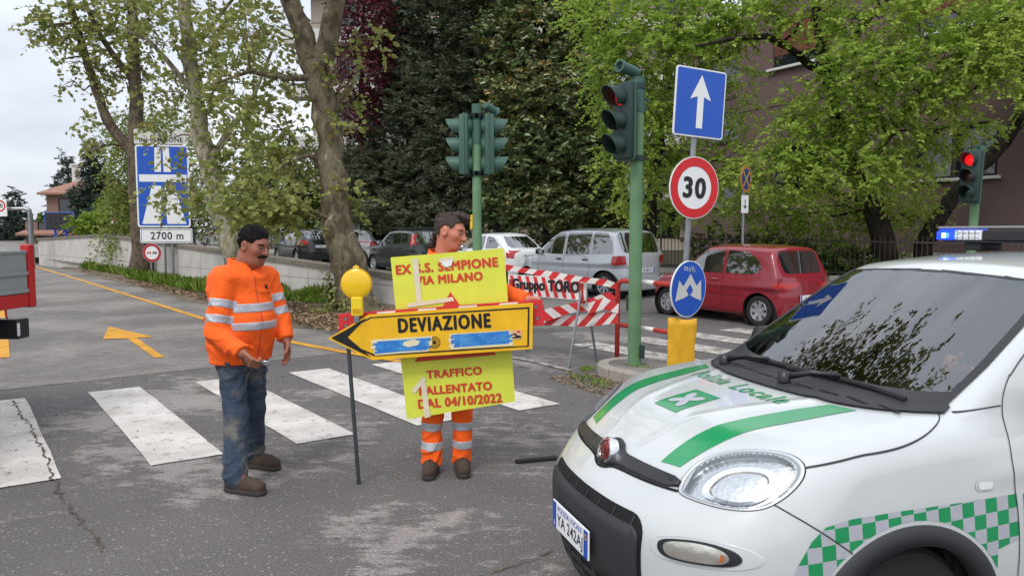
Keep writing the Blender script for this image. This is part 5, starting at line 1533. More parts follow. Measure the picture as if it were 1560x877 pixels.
flat(bd, 'sticker_mark', [L2(*p, YA) for p in [(780, 515), (794, 514), (794, 511), (788, 510), (786, 507), (780, 508), (781, 510), (785, 510), (786, 512), (780, 513)]], K['black'], -.0096)
flat(bd, 'sticker_dot', [L2(*p, YA) for p in [(788, 506), (792, 506), (792, 503), (788, 503)]], K['signred'], -.0096)
pt_ = PY(530, 530, YA) - o0
MB().box((-.014, -.010, 0), (.014, .010, 1)).mesh('leg', K['metal_dark'])
lg = MB().tube([(0, .014, .0), (pt_.x, .018, pt_.z), (pt_.x - .01, .018, pt_.z + .13)], .013, 10).build('leg', K['metal_dark'], ar)
# flashing lamp
YL_ = 4.74; lc = PY(543, 432, YL_)
lm = empty('warning_lamp', (lc.x, YL_, PY(545, 476, YL_).z), 0, 'round yellow warning lamp clipped on the barrier beam above the arrow', 'lamp')
dz = lc.z - PY(545, 476, YL_).z
MB().lathe([(0, -.034), (.03, -.0325), (.058, -.029), (.076, -.025), (.078, -.0225), (.086, -.021), (.094, -.016), (.094, .016), (.085, .026), (.05, .030), (0, .031)], 36, 'y', (0, 0, dz)).build('lens', K['lamp_yellow'], lm, autosm=25)
MB().lathe([(.094, -.012), (.10, -.012), (.10, .012), (.094, .012)], 36, 'y', (0, 0, dz)).build('rim', M('lamp_rim', (214, 160, 24), .4), lm, autosm=40)
MB().box((-.032, -.03, -.02), (.04, .03, dz - .085), .008).build('battery_box', M('lamp_housing', (236, 206, 30), .45), lm)
m = MB()
for k in range(6): m.box((-.02 + k * .009, -.036, .0), (-.016 + k * .009, -.0305, .03))
tag(m.build('ribs', K['dullyellow'], lm), kind='stuff')
MB().box((-.02, -.012, dz + .094), (.02, .012, dz + .112), .004).tube([(0, 0, dz + .1), (0, 0, dz + .12)], .006, 8).build('catch', K['lamp_yellow'], lm)
MB().box((-.012, -.034, -.06), (.02, .034, -.019)).build('clip', K['metal'], lm)

# black rubber bar lying on the road
bb = G(785, 705); be = G(852, 699)
r_ = MB()
d_ = (be - bb); 
tag(MB().box((0, -.025, 0), (d_.length, .025, .022), .006).build('rubber_bar', K['rubber'], None, loc=(bb.x, bb.y, .002), rot=(0, 0, math.atan2(d_.y, d_.x))), 'flat black rubber bar lying on the road by the police car', 'rubber bar')

# ------------------------------------------------------------------ dropside truck at the left edge
tk = empty('dropside_truck', (-5.2, 5.0, 0), 0, 'back end of a dropside truck with grey side board and red corner post', 'truck')
K['truckgrey'] = M('truck_grey', (142, 148, 148), .5, var=.08, scale=4)
K['truckred'] = M('truck_red', (186, 34, 38), .45, var=.12, scale=6)
kx = .95; ye = 1.5
zf, zb0, zb1 = 1.04, 1.12, 1.46
def sideboard(x, s_):
    b = MB(); b.box((x - .02, -1.7, zb0), (x + .02, ye - .06, zb1)); bo = b.build('side_board', K['truckgrey'], tk)
    for k in range(5):
        y0 = -1.66 + k * .625
        for z0, z1 in ((zb0 + .04, zb0 + .15), (zb0 + .19, zb0 + .30)):
            MB().box((x + s_ * .0205 - .004, y0, z0 - .035), (x + s_ * .0205 + .016, y0 + .60, z0 - .005), .003).build('rib', K['truckgrey'], bo)
    MB().box((x - .03, -1.7, zb1 + .001), (x + .03, ye - .06, zb1 + .03), .006).build('top_rail', K['truckgrey'], bo)
sideboard(kx, 1); sideboard(-kx, -1)
MB().box((-kx + .03, ye - .045, zb0), (kx - .03, ye - .005, zb1)).build('tail_board', K['truckgrey'], tk)
MB().box((-kx + .03, -1.68, zb0 - .03), (kx - .03, ye - .05, zb0 - .002)).build('floor', K['metal_dark'], tk)
for s_ in (-1, 1):
    MB().box((s_ * kx - .04, ye - .05, zf - .05), (s_ * kx + .04, ye + .03, zb1 + .08), .012).build('corner_post', K['truckred'], tk)
    MB().box((s_ * kx - .05, -1.72, zf - .04), (s_ * kx + .03, ye - .06, zb0 - .004), .008).build('side_rail', K['truckred'], tk)
    MB().tube([(s_ * kx + .02, ye - .35, zf - .04), (s_ * kx + .02, ye - .35, zf - .09), (s_ * kx + .035, ye - .36, zf - .11), (s_ * kx + .05, ye - .39, zf - .09)], .008, 6).build('rope_hook', K['truckred'], tk)
    wh = MB(); wh.lathe([(.18, -.1), (.33, -.11), (.37, -.08), (.37, .08), (.33, .11), (.18, .1)], 28, 'x', (s_ * .72, -.2, .37)); wo = wh.build('wheel', K['rubber'], tk, autosm=35)
    MB().lathe([(0, s_ * .03), (.07, s_ * .04), (.12, s_ * .0), (.18, s_ * .09)], 24, 'x', (s_ * .72, -.2, .37)).build('rim', K['rim'], wo, smooth=True)
MB().box((-.45, -1.7, .72), (-.33, ye - .1, zf - .045)).box((.33, -1.7, .72), (.45, ye - .1, zf - .045)).build('chassis', K['metal_dark'], tk)
MB().tube([(-.75, -.2, .37), (.75, -.2, .37)], .06, 8).box((-.5, -.25, .4), (-.3, -.15, .74)).box((.3, -.25, .4), (.5, -.15, .74)).build('axle', K['metal_dark'], tk)
zlm = PY(20, 500, 6.3).z
MB().box((-.9, ye - .22, zlm - .05), (.9, ye - .14, zlm + .05)).box((-.44, ye - .2, zlm), (-.34, ye - .12, .9)).box((.34, ye - .2, zlm), (.44, ye - .12, .9)).build('crossbar', K['metal_dark'], tk)
for s_ in (-1, 1):
    lo = MB().box((min(s_ * .62, s_ * 1.02), ye - .28, zlm - .085), (max(s_ * .62, s_ * 1.02), ye - .13, zlm + .085), .015).build('rear_light', K['plastic_s'], tk)
    MB().box((s_ * .80 - .016, ye - .286, zlm - .03), (s_ * .80 + .016, ye - .281, zlm + .05)).build('side_reflector', K['amber'], lo)
    MB().box((s_ * 1.016 - .007, ye - .284, zlm - .055), (s_ * 1.016 + .007, ye - .26, zlm + .055), .004).build('lens_edge', K['clearlens'], lo)
# ================================================================== cars
class CV:
    """smoothed curve through points"""
    def __init__(self, xs, ys, sm=.05):
        lo, hi = min(xs) - 4 * sm - .5, max(xs) + 4 * sm + .5
        n = 900; self.x = np.linspace(lo, hi, n); dx = self.x[1] - self.x[0]
        y = np.interp(self.x, xs, ys)
        # keep end slopes
        s0 = (ys[1] - ys[0]) / (xs[1] - xs[0]); s1 = (ys[-1] - ys[-2]) / (xs[-1] - xs[-2])
        y = np.where(self.x < xs[0], ys[0] + s0 * (self.x - xs[0]), y); y = np.where(self.x > xs[-1], ys[-1] + s1 * (self.x - xs[-1]), y)
        m = max(1, int(3 * sm / dx)); k = np.exp(-.5 * (np.arange(-m, m + 1) * dx / max(sm, 1e-6)) ** 2); k /= k.sum()
        yp = np.pad(y, m, mode='reflect', reflect_type='odd')
        self.y = np.convolve(yp, k, 'valid')
    def __call__(self, x): return np.interp(x, self.x, self.y)

def car_fn(c):
    L, Wd, H, belt = c['L'], c['W'], c['H'], c['belt']
    plan = CV([0, .08 * L, .2 * L, .35 * L, .6 * L, .8 * L, .93 * L, L], [p * Wd for p in c.get('plan', (.90, .95, .985, 1, 1, .99, .95, .90))], .12)
    Wv = CV([.15, .3, .5, .72, belt - .06, belt + .05], c.get('vert', (.93, .975, 1, .99, .95, .90)), .06)
    Hb = CV(*c['bonnet'], c.get('bsm', .05))
    Fz = CV(*c['front'], .04); fb = CV(*c['fbow'], .05)
    Rz = CV(*c['rear'], .04); rb = CV(*c['rbow'], .05)
    (w0, zw0), (w1, zw1) = c['ws']; (r0, zr0), (r1, zr1) = c['rw']
    gb, gr = c['gw']; rc = c.get('rcrown', .05)
    roof = CV(*c['roof'], .12)
    wsb = c.get('wsb', .32); rwb = c.get('rwb', .2); bcr = c.get('bcrown', .05)
    kc = c.get('k', (.10, .06, .10, .05))
    wcv = c.get('wcurve', .0); rdg = c.get('ridge', .0)
    def f(s, y, z):
        ay = np.abs(y)
        side = (ay - plan(s) * Wv(z))
        top = (z - (Hb(s) - bcr * (ay / Wd) ** 2.2 + rdg * np.exp(-((ay - .10 - .30 * s) / .028) ** 2))) * .9
        fr = Fz(z) + fb(ay) - s
        re = s - (Rz(z) - rb(ay))
        low = smax(smax(side, top, kc[0]), smax(fr, re, .05), kc[2])
        low = smax(low, .17 - z, .08)
        gs = ay - (gb + (gr - gb) * (z - belt) / (H - belt) - c.get('gtaper', .05) * np.maximum(0, (c['ws'][1][0] - s)) )
        gs = gs * .95
        m = (w1 - w0) / (zw1 - zw0); t = np.maximum(z - zw0, 0)
        gf = (w0 + m * t - wcv * 4 * (t / (zw1 - zw0)) * (1 - t / (zw1 - zw0)) + wsb * ay * ay - s) / math.sqrt(1 + m * m)
        m2 = (r1 - r0) / (zr1 - zr0)
        gr_ = (s - (r0 + m2 * np.maximum(z - zr0, 0) - rwb * ay * ay)) / math.sqrt(1 + m2 * m2)
        gt = z - (roof(s) - rc * (ay / .6) ** 2)
        g = smax(smax(gs, gt, kc[3] * 2.2), smax(gf, gr_, .03), kc[3])
        g = smax(g, belt - .22 - z, .05)
        return smin(low, g, c.get('kj', .05))
    return f

def hits(f, O, D, t1=2.6, n=90):
    """first surface crossing along rays that start outside"""
    N = len(O); ts = np.linspace(0, t1, n); lo = np.zeros(N); hi = np.full(N, np.nan); prev = np.zeros(N)
    found = np.zeros(N, bool)
    for t in ts:
        p = O + D * t; v = f(p[:, 0], p[:, 1], p[:, 2]) < 0
        new = v & ~found
        lo[new] = prev[new]; hi[new] = t; found |= v
        prev[:] = t
    hi = np.where(found, hi, t1); lo = np.where(found, lo, t1)
    for _ in range(22):
        m = (lo + hi) / 2; p = O + D * m[:, None]; v = f(p[:, 0], p[:, 1], p[:, 2]) < 0
        hi = np.where(v, m, hi); lo = np.where(v, lo, m)
    return O + D * hi[:, None], found
def grad(f, P, e=.004):
    g = np.stack([f(P[:, 0] + e * (i == 0), P[:, 1] + e * (i == 1), P[:, 2] + e * (i == 2)) - f(P[:, 0] - e * (i == 0), P[:, 1] - e * (i == 1), P[:, 2] - e * (i == 2)) for i in range(3)], 1)
    return unit(g)
class Car:
    def __init__(self, name, c, pos, yaw, label, cat='car', group=None):
        self.c = c; self.f = car_fn(c); self.L = c['L']
        self.root = empty(name, pos, yaw, label, cat, group)
    def loc(self, P):
        P = np.asarray(P, float)
        return np.stack([self.L / 2 - P[:, 0], P[:, 1], P[:, 2]], 1)
    def project(self, uv, axis, off):
        uv = np.asarray(uv, float); n = len(uv); O = np.zeros((n, 3)); D = np.zeros((n, 3))
        if axis in 'LR':
            s_ = 1 if axis == 'L' else -1
            O[:, 0], O[:, 2], O[:, 1] = uv[:, 0], uv[:, 1], 1.4 * s_; D[:, 1] = -s_
        elif axis == 'F':
            O[:, 1], O[:, 2], O[:, 0] = uv[:, 0], uv[:, 1], -.6; D[:, 0] = 1
        elif axis == 'B':
            O[:, 1], O[:, 2], O[:, 0] = uv[:, 0], uv[:, 1], self.L + .6; D[:, 0] = -1
        else:
            O[:, 0], O[:, 1], O[:, 2] = uv[:, 0], uv[:, 1], 2.2; D[:, 2] = -1
        P, ok = hits(self.f, O, D)
        return P + grad(self.f, P) * off
    def patch(self, name, poly, axis, mat, off=.004, res=.06, parent=None, thick=0.0, smooth=True):
        bm = bmesh.new()
        vs_ = [bm.verts.new((p[0], p[1], 0)) for p in poly]
        bm.faces.new(vs_)
        bmesh.ops.triangulate(bm, faces=list(bm.faces))
        A = np.array(poly); lo, hi = A.min(0), A.max(0)
        for ax in (0, 1):
            k = lo[ax] + res
            while k < hi[ax] - 1e-4:
                co = [0, 0, 0]; no = [0, 0, 0]; co[ax] = k; no[ax] = 1
                bmesh.ops.bisect_plane(bm, geom=list(bm.verts) + list(bm.edges) + list(bm.faces), plane_co=co, plane_no=no)
                k += res
        bm.verts.index_update()
        uv = np.array([v.co[:2] for v in bm.verts]); F = [[v.index for v in fc.verts] for fc in bm.faces]
        bm.free()
        P = self.project(uv, axis, off)
        o = mobj(name, self.loc(P), F, mat, parent or self.root, smooth)
        # make normals face outwards
        me = o.data
        G3 = grad(self.f, P); nl = np.stack([-G3[:, 0], G3[:, 1], G3[:, 2]], 1).mean(0)
        nm = np.array([p.normal[:] for p in me.polygons]); ar = np.array([p.area for p in me.polygons])
        flip = [p for p, q in zip(me.polygons, nm) if np.dot(q, nl) < 0]
        if flip:
            bm = bmesh.new(); bm.from_mesh(me); bm.faces.ensure_lookup_table()
            bmesh.ops.reverse_faces(bm, faces=[bm.faces[p.index] for p in flip]); bm.to_mesh(me); bm.free()
        if thick:
            m = o.modifiers.new('thickness', 'SOLIDIFY'); m.thickness = thick; m.offset = -1
        return o
    def both(self, name, poly, mat, off=.004, res=.06, parent=None, thick=0.0):
        return [self.patch(name, poly, a, mat, off, res, parent, thick) for a in 'LR']
    def seam(self, name, pts, axis, w=.007, off=.0015, mat=None, step=.04, parent=None):
        P2 = [np.array(p, float) for p in pts]; q = []
        for _ in range(2 if len(P2) > 2 else 0):
            P2 = [P2[0]] + [w for a, b in zip(P2, P2[1:]) for w in (a * .75 + b * .25, a * .25 + b * .75)] + [P2[-1]]
        for a, b in zip(P2, P2[1:]):
            n = max(1, int(np.linalg.norm(b - a) / step))
            q += [a + (b - a) * i / n for i in range(n)]
        q.append(P2[-1]); q = np.array(q)
        t = np.gradient(q, axis=0); t /= np.linalg.norm(t, axis=1, keepdims=True) + 1e-9
        nn = np.stack([-t[:, 1], t[:, 0]], 1) * w / 2
        A = self.project(q + nn, axis, off); B = self.project(q - nn, axis, off)
        V = np.concatenate([self.loc(A), self.loc(B)]); n = len(q)
        return mobj(name, V, [(i, i + 1, n + i + 1, n + i) for i in range(n - 1)], mat or K['void'], parent or self.root, True)
    def body(self, mat, cell=.04, arches=(), holes=None, name='body'):
        c = self.c; L, H = self.L, c['H'] + .12; Wd = c['W'] + .1
        s0, s1, zlo = -.2, L + .2, .05
        ns, ny, nz = int((s1 - s0) / cell), int(2 * Wd / cell), int((H - zlo) / cell)
        S, Y, Z = np.linspace(s0, s1, ns + 1), np.linspace(-Wd, Wd, ny + 1), np.linspace(zlo, H, nz + 1)
        idx = {}; pts = []; faces = []
        def vid(i, j, k):
            key = (i, j, k)
            if key not in idx: idx[key] = len(pts); pts.append((S[i], Y[j], Z[k]))
            return idx[key]
        for i in range(ns):
            for j in range(ny):
                for k in (0, nz):
                    q = [vid(i, j, k), vid(i + 1, j, k), vid(i + 1, j + 1, k), vid(i, j + 1, k)]; faces.append(q if k == 0 else q[::-1])
            for k in range(nz):
                for j in (0, ny):
                    q = [vid(i, j, k), vid(i + 1, j, k), vid(i + 1, j, k + 1), vid(i, j, k + 1)]; faces.append(q[::-1] if j == 0 else q)
        for j in range(ny):
            for k in range(nz):
                for i in (0, ns):
                    q = [vid(i, j, k), vid(i, j + 1, k), vid(i, j + 1, k + 1), vid(i, j, k + 1)]; faces.append(q if i == 0 else q[::-1])
        B = np.array(pts); F = np.array(faces)
        O = np.stack([np.clip(B[:, 0], .5, L - .45), B[:, 1] * .55, np.full(len(B), .58)], 1)
        lo, hi = np.zeros(len(B)), np.ones(len(B)); D = B - O
        for _ in range(20):
            m = (lo + hi) / 2; p = O + D * m[:, None]; v = self.f(p[:, 0], p[:, 1], p[:, 2]) < 0
            lo = np.where(v, m, lo); hi = np.where(v, hi, m)
        P = O + D * hi[:, None]
        keep = np.ones(len(F), bool)
        for sc_, zc_, ra in arches:
            for _ in range(2):
                d = np.hypot(P[:, 0] - sc_, P[:, 2] - zc_)
                near = (np.abs(d - ra) < cell * .62) & (np.abs(P[:, 1]) > .5)
                if near.any():
                    k = ra / d[near]
                    ns_ = sc_ + (P[near, 0] - sc_) * k; nz_ = zc_ + (P[near, 2] - zc_) * k
                    for sg, ax in ((1, 'L'), (-1, 'R')):
                        m = P[near, 1] * sg > 0
                        if m.any():
                            ii = np.nonzero(near)[0][m]
                            Q = self.project(np.stack([ns_[m], np.maximum(nz_[m], .1)], 1), ax, 0)
                            P[ii] = np.stack([ns_[m], Q[:, 1], nz_[m]], 1)
            d = np.hypot(P[:, 0] - sc_, P[:, 2] - zc_)
            ins = (d <= ra + 1e-3) & (np.abs(P[:, 1]) > .45)
            keep &= ~ins[F].all(1)
        if holes is not None:
            keep &= ~holes(P[F].mean(1))
        o = mobj(name, self.loc(P), F[keep][:, ::-1], mat, self.root, True)
        bm = bmesh.new(); bm.from_mesh(o.data); bmesh.ops.recalc_face_normals(bm, faces=bm.faces)
        bmesh.ops.delete(bm, geom=[v for v in bm.verts if not v.link_faces], context='VERTS')
        bm.to_mesh(o.data); bm.free()
        return o
    def wheel_well(self, sc_, zc_, ra, parent=None):
        for sg in (1, -1):
            mb = MB(); mb.lathe([(0, sg * .40), (ra + .012, sg * .40), (ra + .012, sg * (self.c['W'] - .035))], 28, 'y', (self.L / 2 - sc_, 0, zc_))
            mb.build('wheel_well', K['void'], self.root)
    def wheel(self, sc_, r, style=0, rimmat=None, steer=0.0):
        yo = self.c['W'] - .045
        for sg in (1, -1):
            w = .085
            t = MB(); t.lathe([(r * .64, -w * .9), (r * .70, -w), (r * .93, -w * .98), (r, -w * .7), (r, w * .7), (r * .93, w * .98), (r * .70, w), (r * .64, w * .9)], 36, 'y')
            to = t.build('wheel', K['rubber'], self.root, autosm=40)
            to.location = (self.L / 2 - sc_, sg * (yo - w), r); to.rotation_euler = (0, 0, steer)
            m = MB(); m.lathe([(r * .66, sg * w * .88), (r * .63, sg * w * .95), (r * .60, sg * w * .8), (r * .57, sg * w * .25)], 36, 'y')
            m.lathe([(0, sg * w * .8), (r * .12, sg * w * .82), (r * .17, sg * w * .6)], 20, 'y')
            n = (7, 6, 5, 8)[style]
            for k in range(n):
                a = 2 * math.pi * k / n
                d = Vector((math.cos(a), 0, math.sin(a))); e = Vector((-math.sin(a), 0, math.cos(a)))
                w0, w1 = r * (.10, .12, .15, .07)[style], r * (.15, .20, .13, .10)[style]
                y0, y1 = sg * w * .72, sg * w * .86; b0, b1 = sg * w * .4, sg * w * .4
                m.add([d * r * .13 - e * w0 + Vector((0, y0, 0)), d * r * .13 + e * w0 + Vector((0, y0, 0)), d * r * .61 + e * w1 + Vector((0, y1, 0)), d * r * .61 - e * w1 + Vector((0, y1, 0)),
                       d * r * .13 - e * w0 + Vector((0, b0, 0)), d * r * .13 + e * w0 + Vector((0, b0, 0)), d * r * .61 + e * w1 + Vector((0, b1, 0)), d * r * .61 - e * w1 + Vector((0, b1, 0))],
                      [(0, 1, 2, 3), (0, 4, 5, 1), (1, 5, 6, 2), (2, 6, 7, 3), (3, 7, 4, 0)])
            m.build('rim', rimmat or K['rim'], to, autosm=30)
            d = MB(); d.lathe([(0, sg * w * .2), (r * .6, sg * w * .2)], 24, 'y'); d.build('brake_disc', K['metal_dark'], to)
    def mirror_pair(self, s, z, y, mat):
        for sg in (1, -1):
            mb = MB(); X = self.L / 2 - s
            rings = []
            for k, (t, rx, rz) in enumerate(((0, .03, .04), (.03, .055, .065), (.10, .06, .075), (.16, .055, .065), (.185, .03, .04))):
                rings.append((t, rx, rz))
            n = 14; vv = []; ff = []
            for t, rx, rz in rings:
                for q in range(n):
                    a = 2 * math.pi * q / n
                    vv.append((X + rx * math.cos(a), sg * (y + t), z + rz * math.sin(a)))
            for i in range(len(rings) - 1):
                for q in range(n): ff.append((i * n + q, i * n + (q + 1) % n, (i + 1) * n + (q + 1) % n, (i + 1) * n + q))
            ff += [tuple(range(n)), tuple(range(len(rings) * n - 1, (len(rings) - 1) * n - 1, -1))]
            mb.add(vv, ff); mo = mb.build('mirror', mat, self.root, smooth=True)
            g = MB(); g.box((X - .066, min(sg * (y + .03), sg * (y + .16)), z - .05), (X - .058, max(sg * (y + .03), sg * (y + .16)), z + .05)); g.build('mirror_glass', K['chrome'], mo)
    def handle(self, s, z, mat):
        for ax in 'LR':
            self.patch('door_handle', rrect(s, z - .017, s + .17, z + .017, .014, 3), ax, mat, .022, .2, thick=.02)
    def plate(self, z, w=.52, h=.11, front=False, y0=0.0):
        ax = 'F' if front else 'B'
        P = self.project([(0, z)], ax, .012)[0]
        X = self.L / 2 - P[0]; d = 1 if front else -1
        o = MB().box((X - .004, -w / 2 + y0, z - h / 2), (X + .004, w / 2 + y0, z + h / 2)).build('number_plate', K['plate'], self.root)
        for s_ in (-1, 1):
            MB().box((X + d * .005 - .001, min(s_ * w / 2 * .84, s_ * w / 2 * .99) + y0, z - h * .48), (X + d * .005 + .001, max(s_ * w / 2 * .84, s_ * w / 2 * .99) + y0, z + h * .48)).build('blue_band', K['plateblue'], o)
        v, f, sz = text_geo('GL 482 KX', .01, 0, 1.0)
        q = v / sz * np.array([w * .62, h * .62])
        mobj('plate_number', [(X + d * .0052, a * d + y0, z + b) for a, b in q], f, K['black'], o)

def paint(name, col, metal=0.0):
    return M(name, col, .32, metal, var=.04, scale=2.5, coat=1.0)
def hatch(L, W, H, belt, zb, ws, rw, roof, gw, front=None, rear=None, **k):
    """a two-box hatchback outline"""
    w0 = ws[0][0]
    c = dict(L=L, W=W, H=H, belt=belt,
             bonnet=([0, .12, .35, w0 * .75, w0 + .1, L * .6, L], [zb - .16, zb - .07, zb, zb + (belt - zb) * .7, belt, belt + .01, belt + .0]),
             front=front or ([.15, .3, .45, .6, zb - .1, zb + .1], [.10, .02, 0, .02, .07, .22]),
             fbow=([0, .3, .5, .65, .8, .95], [0, .03, .10, .22, .46, .8]),
             rear=rear or ([.15, .35, .5, .8, belt, 1.2], [L - .06, L - .01, L, L - .03, L - .08, L - .16]),
             rbow=([0, .3, .5, .65, .8, .95], [0, .015, .05, .12, .28, .55]),
             ws=ws, rw=rw, roof=roof, gw=gw)
    c.update(k)
    return c
def wheel_place(rear_left, heading, s_rear, track, L):
    """centre of the car from where its left rear tyre stands"""
    h = Vector((heading[0], heading[1], 0)).normalized(); lf = Vector((-h.y, h.x, 0))
    p = Vector((rear_left[0], rear_left[1], 0)) + h * (s_rear - L / 2) - lf * track
    return (p.x, p.y, gz(p.y) + .006 if p.y > 15 else .003), math.atan2(h.y, h.x)

def std_car(name, label, c, rl, head, paintmat, wheels, wr, side_windows, rear_window, wind, lamps, style=0, cell=.04, trim=None, seams=(), handles=(), bump=None, rails=False, plate_z=.62, rimmat=None, door_z=None):
    s_f, s_r = wheels
    pos, yaw = wheel_place(rl, head, s_r, c['W'] - .09, c['L'])
    car = Car(name, c, pos, yaw, label, 'car', 'parked cars')
    ra = wr + .05
    car.body(paintmat, cell, [(s_f, wr, ra), (s_r, wr, ra)])
    for s_ in (s_f, s_r):
        car.wheel_well(s_, wr, ra); car.wheel(s_, wr, style, rimmat)
    for w in side_windows: car.both('side_window', w, K['carglass'], .004)
    car.patch('rear_window', rear_window, 'B', K['carglass'], .004)
    car.patch('windscreen', wind, 'F', K['carglass'], .004)
    for nm, poly, ax, mk_ in lamps:
        if ax == 'BB':
            for sg in (1, -1): car.patch(nm, [(sg * p[0], p[1]) for p in poly], 'B', K[mk_], .006, .04)
        elif ax == 'FF':
            for sg in (1, -1): car.patch(nm, [(sg * p[0], p[1]) for p in poly], 'F', K[mk_], .006, .04)
        else: car.both(nm, poly, K[mk_], .006, .04)
    for sm_ in seams:
        for ax in 'LR': car.seam('door_seam', sm_, ax)
    for hs in handles: car.handle(hs[0], hs[1], bump or paintmat)
    car.mirror_pair(side_windows[0][0][0] + .02, c['belt'] + .07, c['W'] - .06, bump or paintmat)
    car.plate(plate_z)
    if trim: car.both('sill_trim', trim, K['plastic'], .01, .15)
    if rails:
        for sg in (1, -1):
            X = lambda s: c['L'] / 2 - s
            MB().tube([(X(1.75), sg * .55, c['H'] - .05), (X(1.85), sg * .55, c['H'] + .015), (X(3.05), sg * .55, c['H'] + .01), (X(3.15), sg * .54, c['H'] - .06)], .018, 8).build('roof_rail', K['plastic_s'], car.root)
    return car

# --- red three-door
red = paint('red_car_paint', (134, 10, 30))
c = hatch(3.34, .755, 1.43, .87, .80, ((.82, .86), (1.50, 1.38)), ((3.27, .86), (3.02, 1.40)), ([.9, 1.5, 1.9, 2.4, 2.9, 3.3], [1.36, 1.405, 1.43, 1.43, 1.405, 1.34]), (.725, .60), rwb=.12)
std_car('parked_red_car', 'small red three door hatchback parked by the fence', c, (4.33, 12.86), (-.549, .836), red, (.63, 2.83), .27,
        [[(1.12, .90), (1.56, 1.30), (2.02, 1.32), (2.02, .90)], [(2.10, .91), (2.10, 1.315), (2.55, 1.29), (2.80, 1.14), (2.86, 1.03), (2.80, .93), (2.62, .90)]],
        rrect(-.52, .93, .52, 1.31, .09), rrect(-.58, .92, .58, 1.33, .07),
        [('tail_light', [(.42, .66), (.72, .68), (.72, .77), (.42, .76)], 'BB', 'redlens'), ('tail_light', [(3.16, .68), (3.30, .68), (3.30, .77), (3.18, .77)], 'S', 'redlens'), ('headlight', [(.36, .62), (.66, .66), (.66, .78), (.38, .74)], 'FF', 'clearlens')],
        0, .032, None, [[(1.06, .88), (1.03, .6), (1.06, .30), (1.16, .24), (2.02, .24), (2.06, .5), (2.06, .88)], [(2.06, .9), (2.06, 1.34)], [(1.1, .52), (2.5, .52)]], [(1.80, .78)], plate_z=.50)
# --- silver people carrier
silver = paint('silver_car_paint', (196, 200, 204), .3)
c = hatch(4.0, .935, 1.67, 1.0, .93, ((.72, .98), (1.62, 1.60)), ((3.93, 1.0), (3.66, 1.62)), ([.9, 1.6, 2.2, 3.0, 3.6, 4.0], [1.55, 1.63, 1.67, 1.665, 1.63, 1.56]), (.90, .74), kj=.08)
std_car('parked_silver_car', 'tall silver people carrier parked behind the green signal pole', c, (2.20, 17.55), (-.66, .75), silver, (.72, 3.39), .31,
        [[(1.22, 1.03), (1.66, 1.53), (2.04, 1.55), (2.04, 1.02)], [(2.14, 1.02), (2.14, 1.55), (2.92, 1.56), (2.92, 1.03)], [(3.00, 1.04), (3.00, 1.56), (3.42, 1.54), (3.62, 1.30), (3.66, 1.06)]],
        rrect(-.68, 1.08, .68, 1.55, .10), rrect(-.72, 1.05, .72, 1.52, .08),
        [('tail_light', [(.62, .80), (.86, .80), (.86, 1.0), (.64, 1.0)], 'BB', 'redlens'), ('tail_light', [(3.66, .80), (3.86, .80), (3.84, 1.01), (3.68, 1.0)], 'S', 'redlens'), ('headlight', [(.45, .68), (.8, .72), (.8, .86), (.5, .84)], 'FF', 'clearlens')],
        3, .036, None, [[(1.2, 1.0), (1.14, .6), (1.2, .32), (2.06, .28), (2.09, .5), (2.09, 1.0)], [(2.09, 1.0), (2.95, 1.0), (2.95, .62), (2.82, .30), (2.09, .28)], [(2.09, 1.03), (2.09, 1.58)], [(2.96, 1.03), (2.96, 1.58)]], [(1.86, .90), (2.74, .90)], K['plastic_s'], plate_z=.66)
# --- white small retro hatchback
white = paint('white_car_paint', (224, 226, 226))
c = hatch(3.55, .81, 1.49, .95, .90, ((.90, .95), (1.62, 1.42)), ((3.38, .98), (2.72, 1.45)), ([.9, 1.6, 2.1, 2.6, 3.0, 3.5], [1.40, 1.46, 1.49, 1.475, 1.42, 1.28]), (.74, .58), kj=.09, rwb=.3)
std_car('parked_white_car', 'small rounded white hatchback parked ahead of the silver car', c, (-.35, 21.9), (-.62, .78), white, (.66, 2.96), .30,
        [[(1.20, .99), (1.66, 1.36), (2.12, 1.38), (2.12, .98)], [(2.22, .99), (2.22, 1.375), (2.52, 1.34), (2.86, 1.12), (2.80, 1.02)]],
        [(-.50, 1.03), (.50, 1.03), (.56, 1.10), (.46, 1.36), (-.46, 1.36), (-.56, 1.10)], rrect(-.58, 1.0, .58, 1.36, .07),
        [('tail_light', [(.58, .72), (.74, .74), (.74, .95), (.58, .95)], 'BB', 'redlens'), ('tail_light', [(3.32, .74), (3.44, .74), (3.42, .95), (3.33, .95)], 'S', 'redlens'), ('headlight', circ(.55, .74, .10, 16), 'FF', 'clearlens')],
        2, .042, None, [[(1.14, .95), (1.1, .6), (1.2, .30), (2.1, .28), (2.17, .5), (2.17, .97)]], [(1.92, .86)], K['chrome'], plate_z=.78)
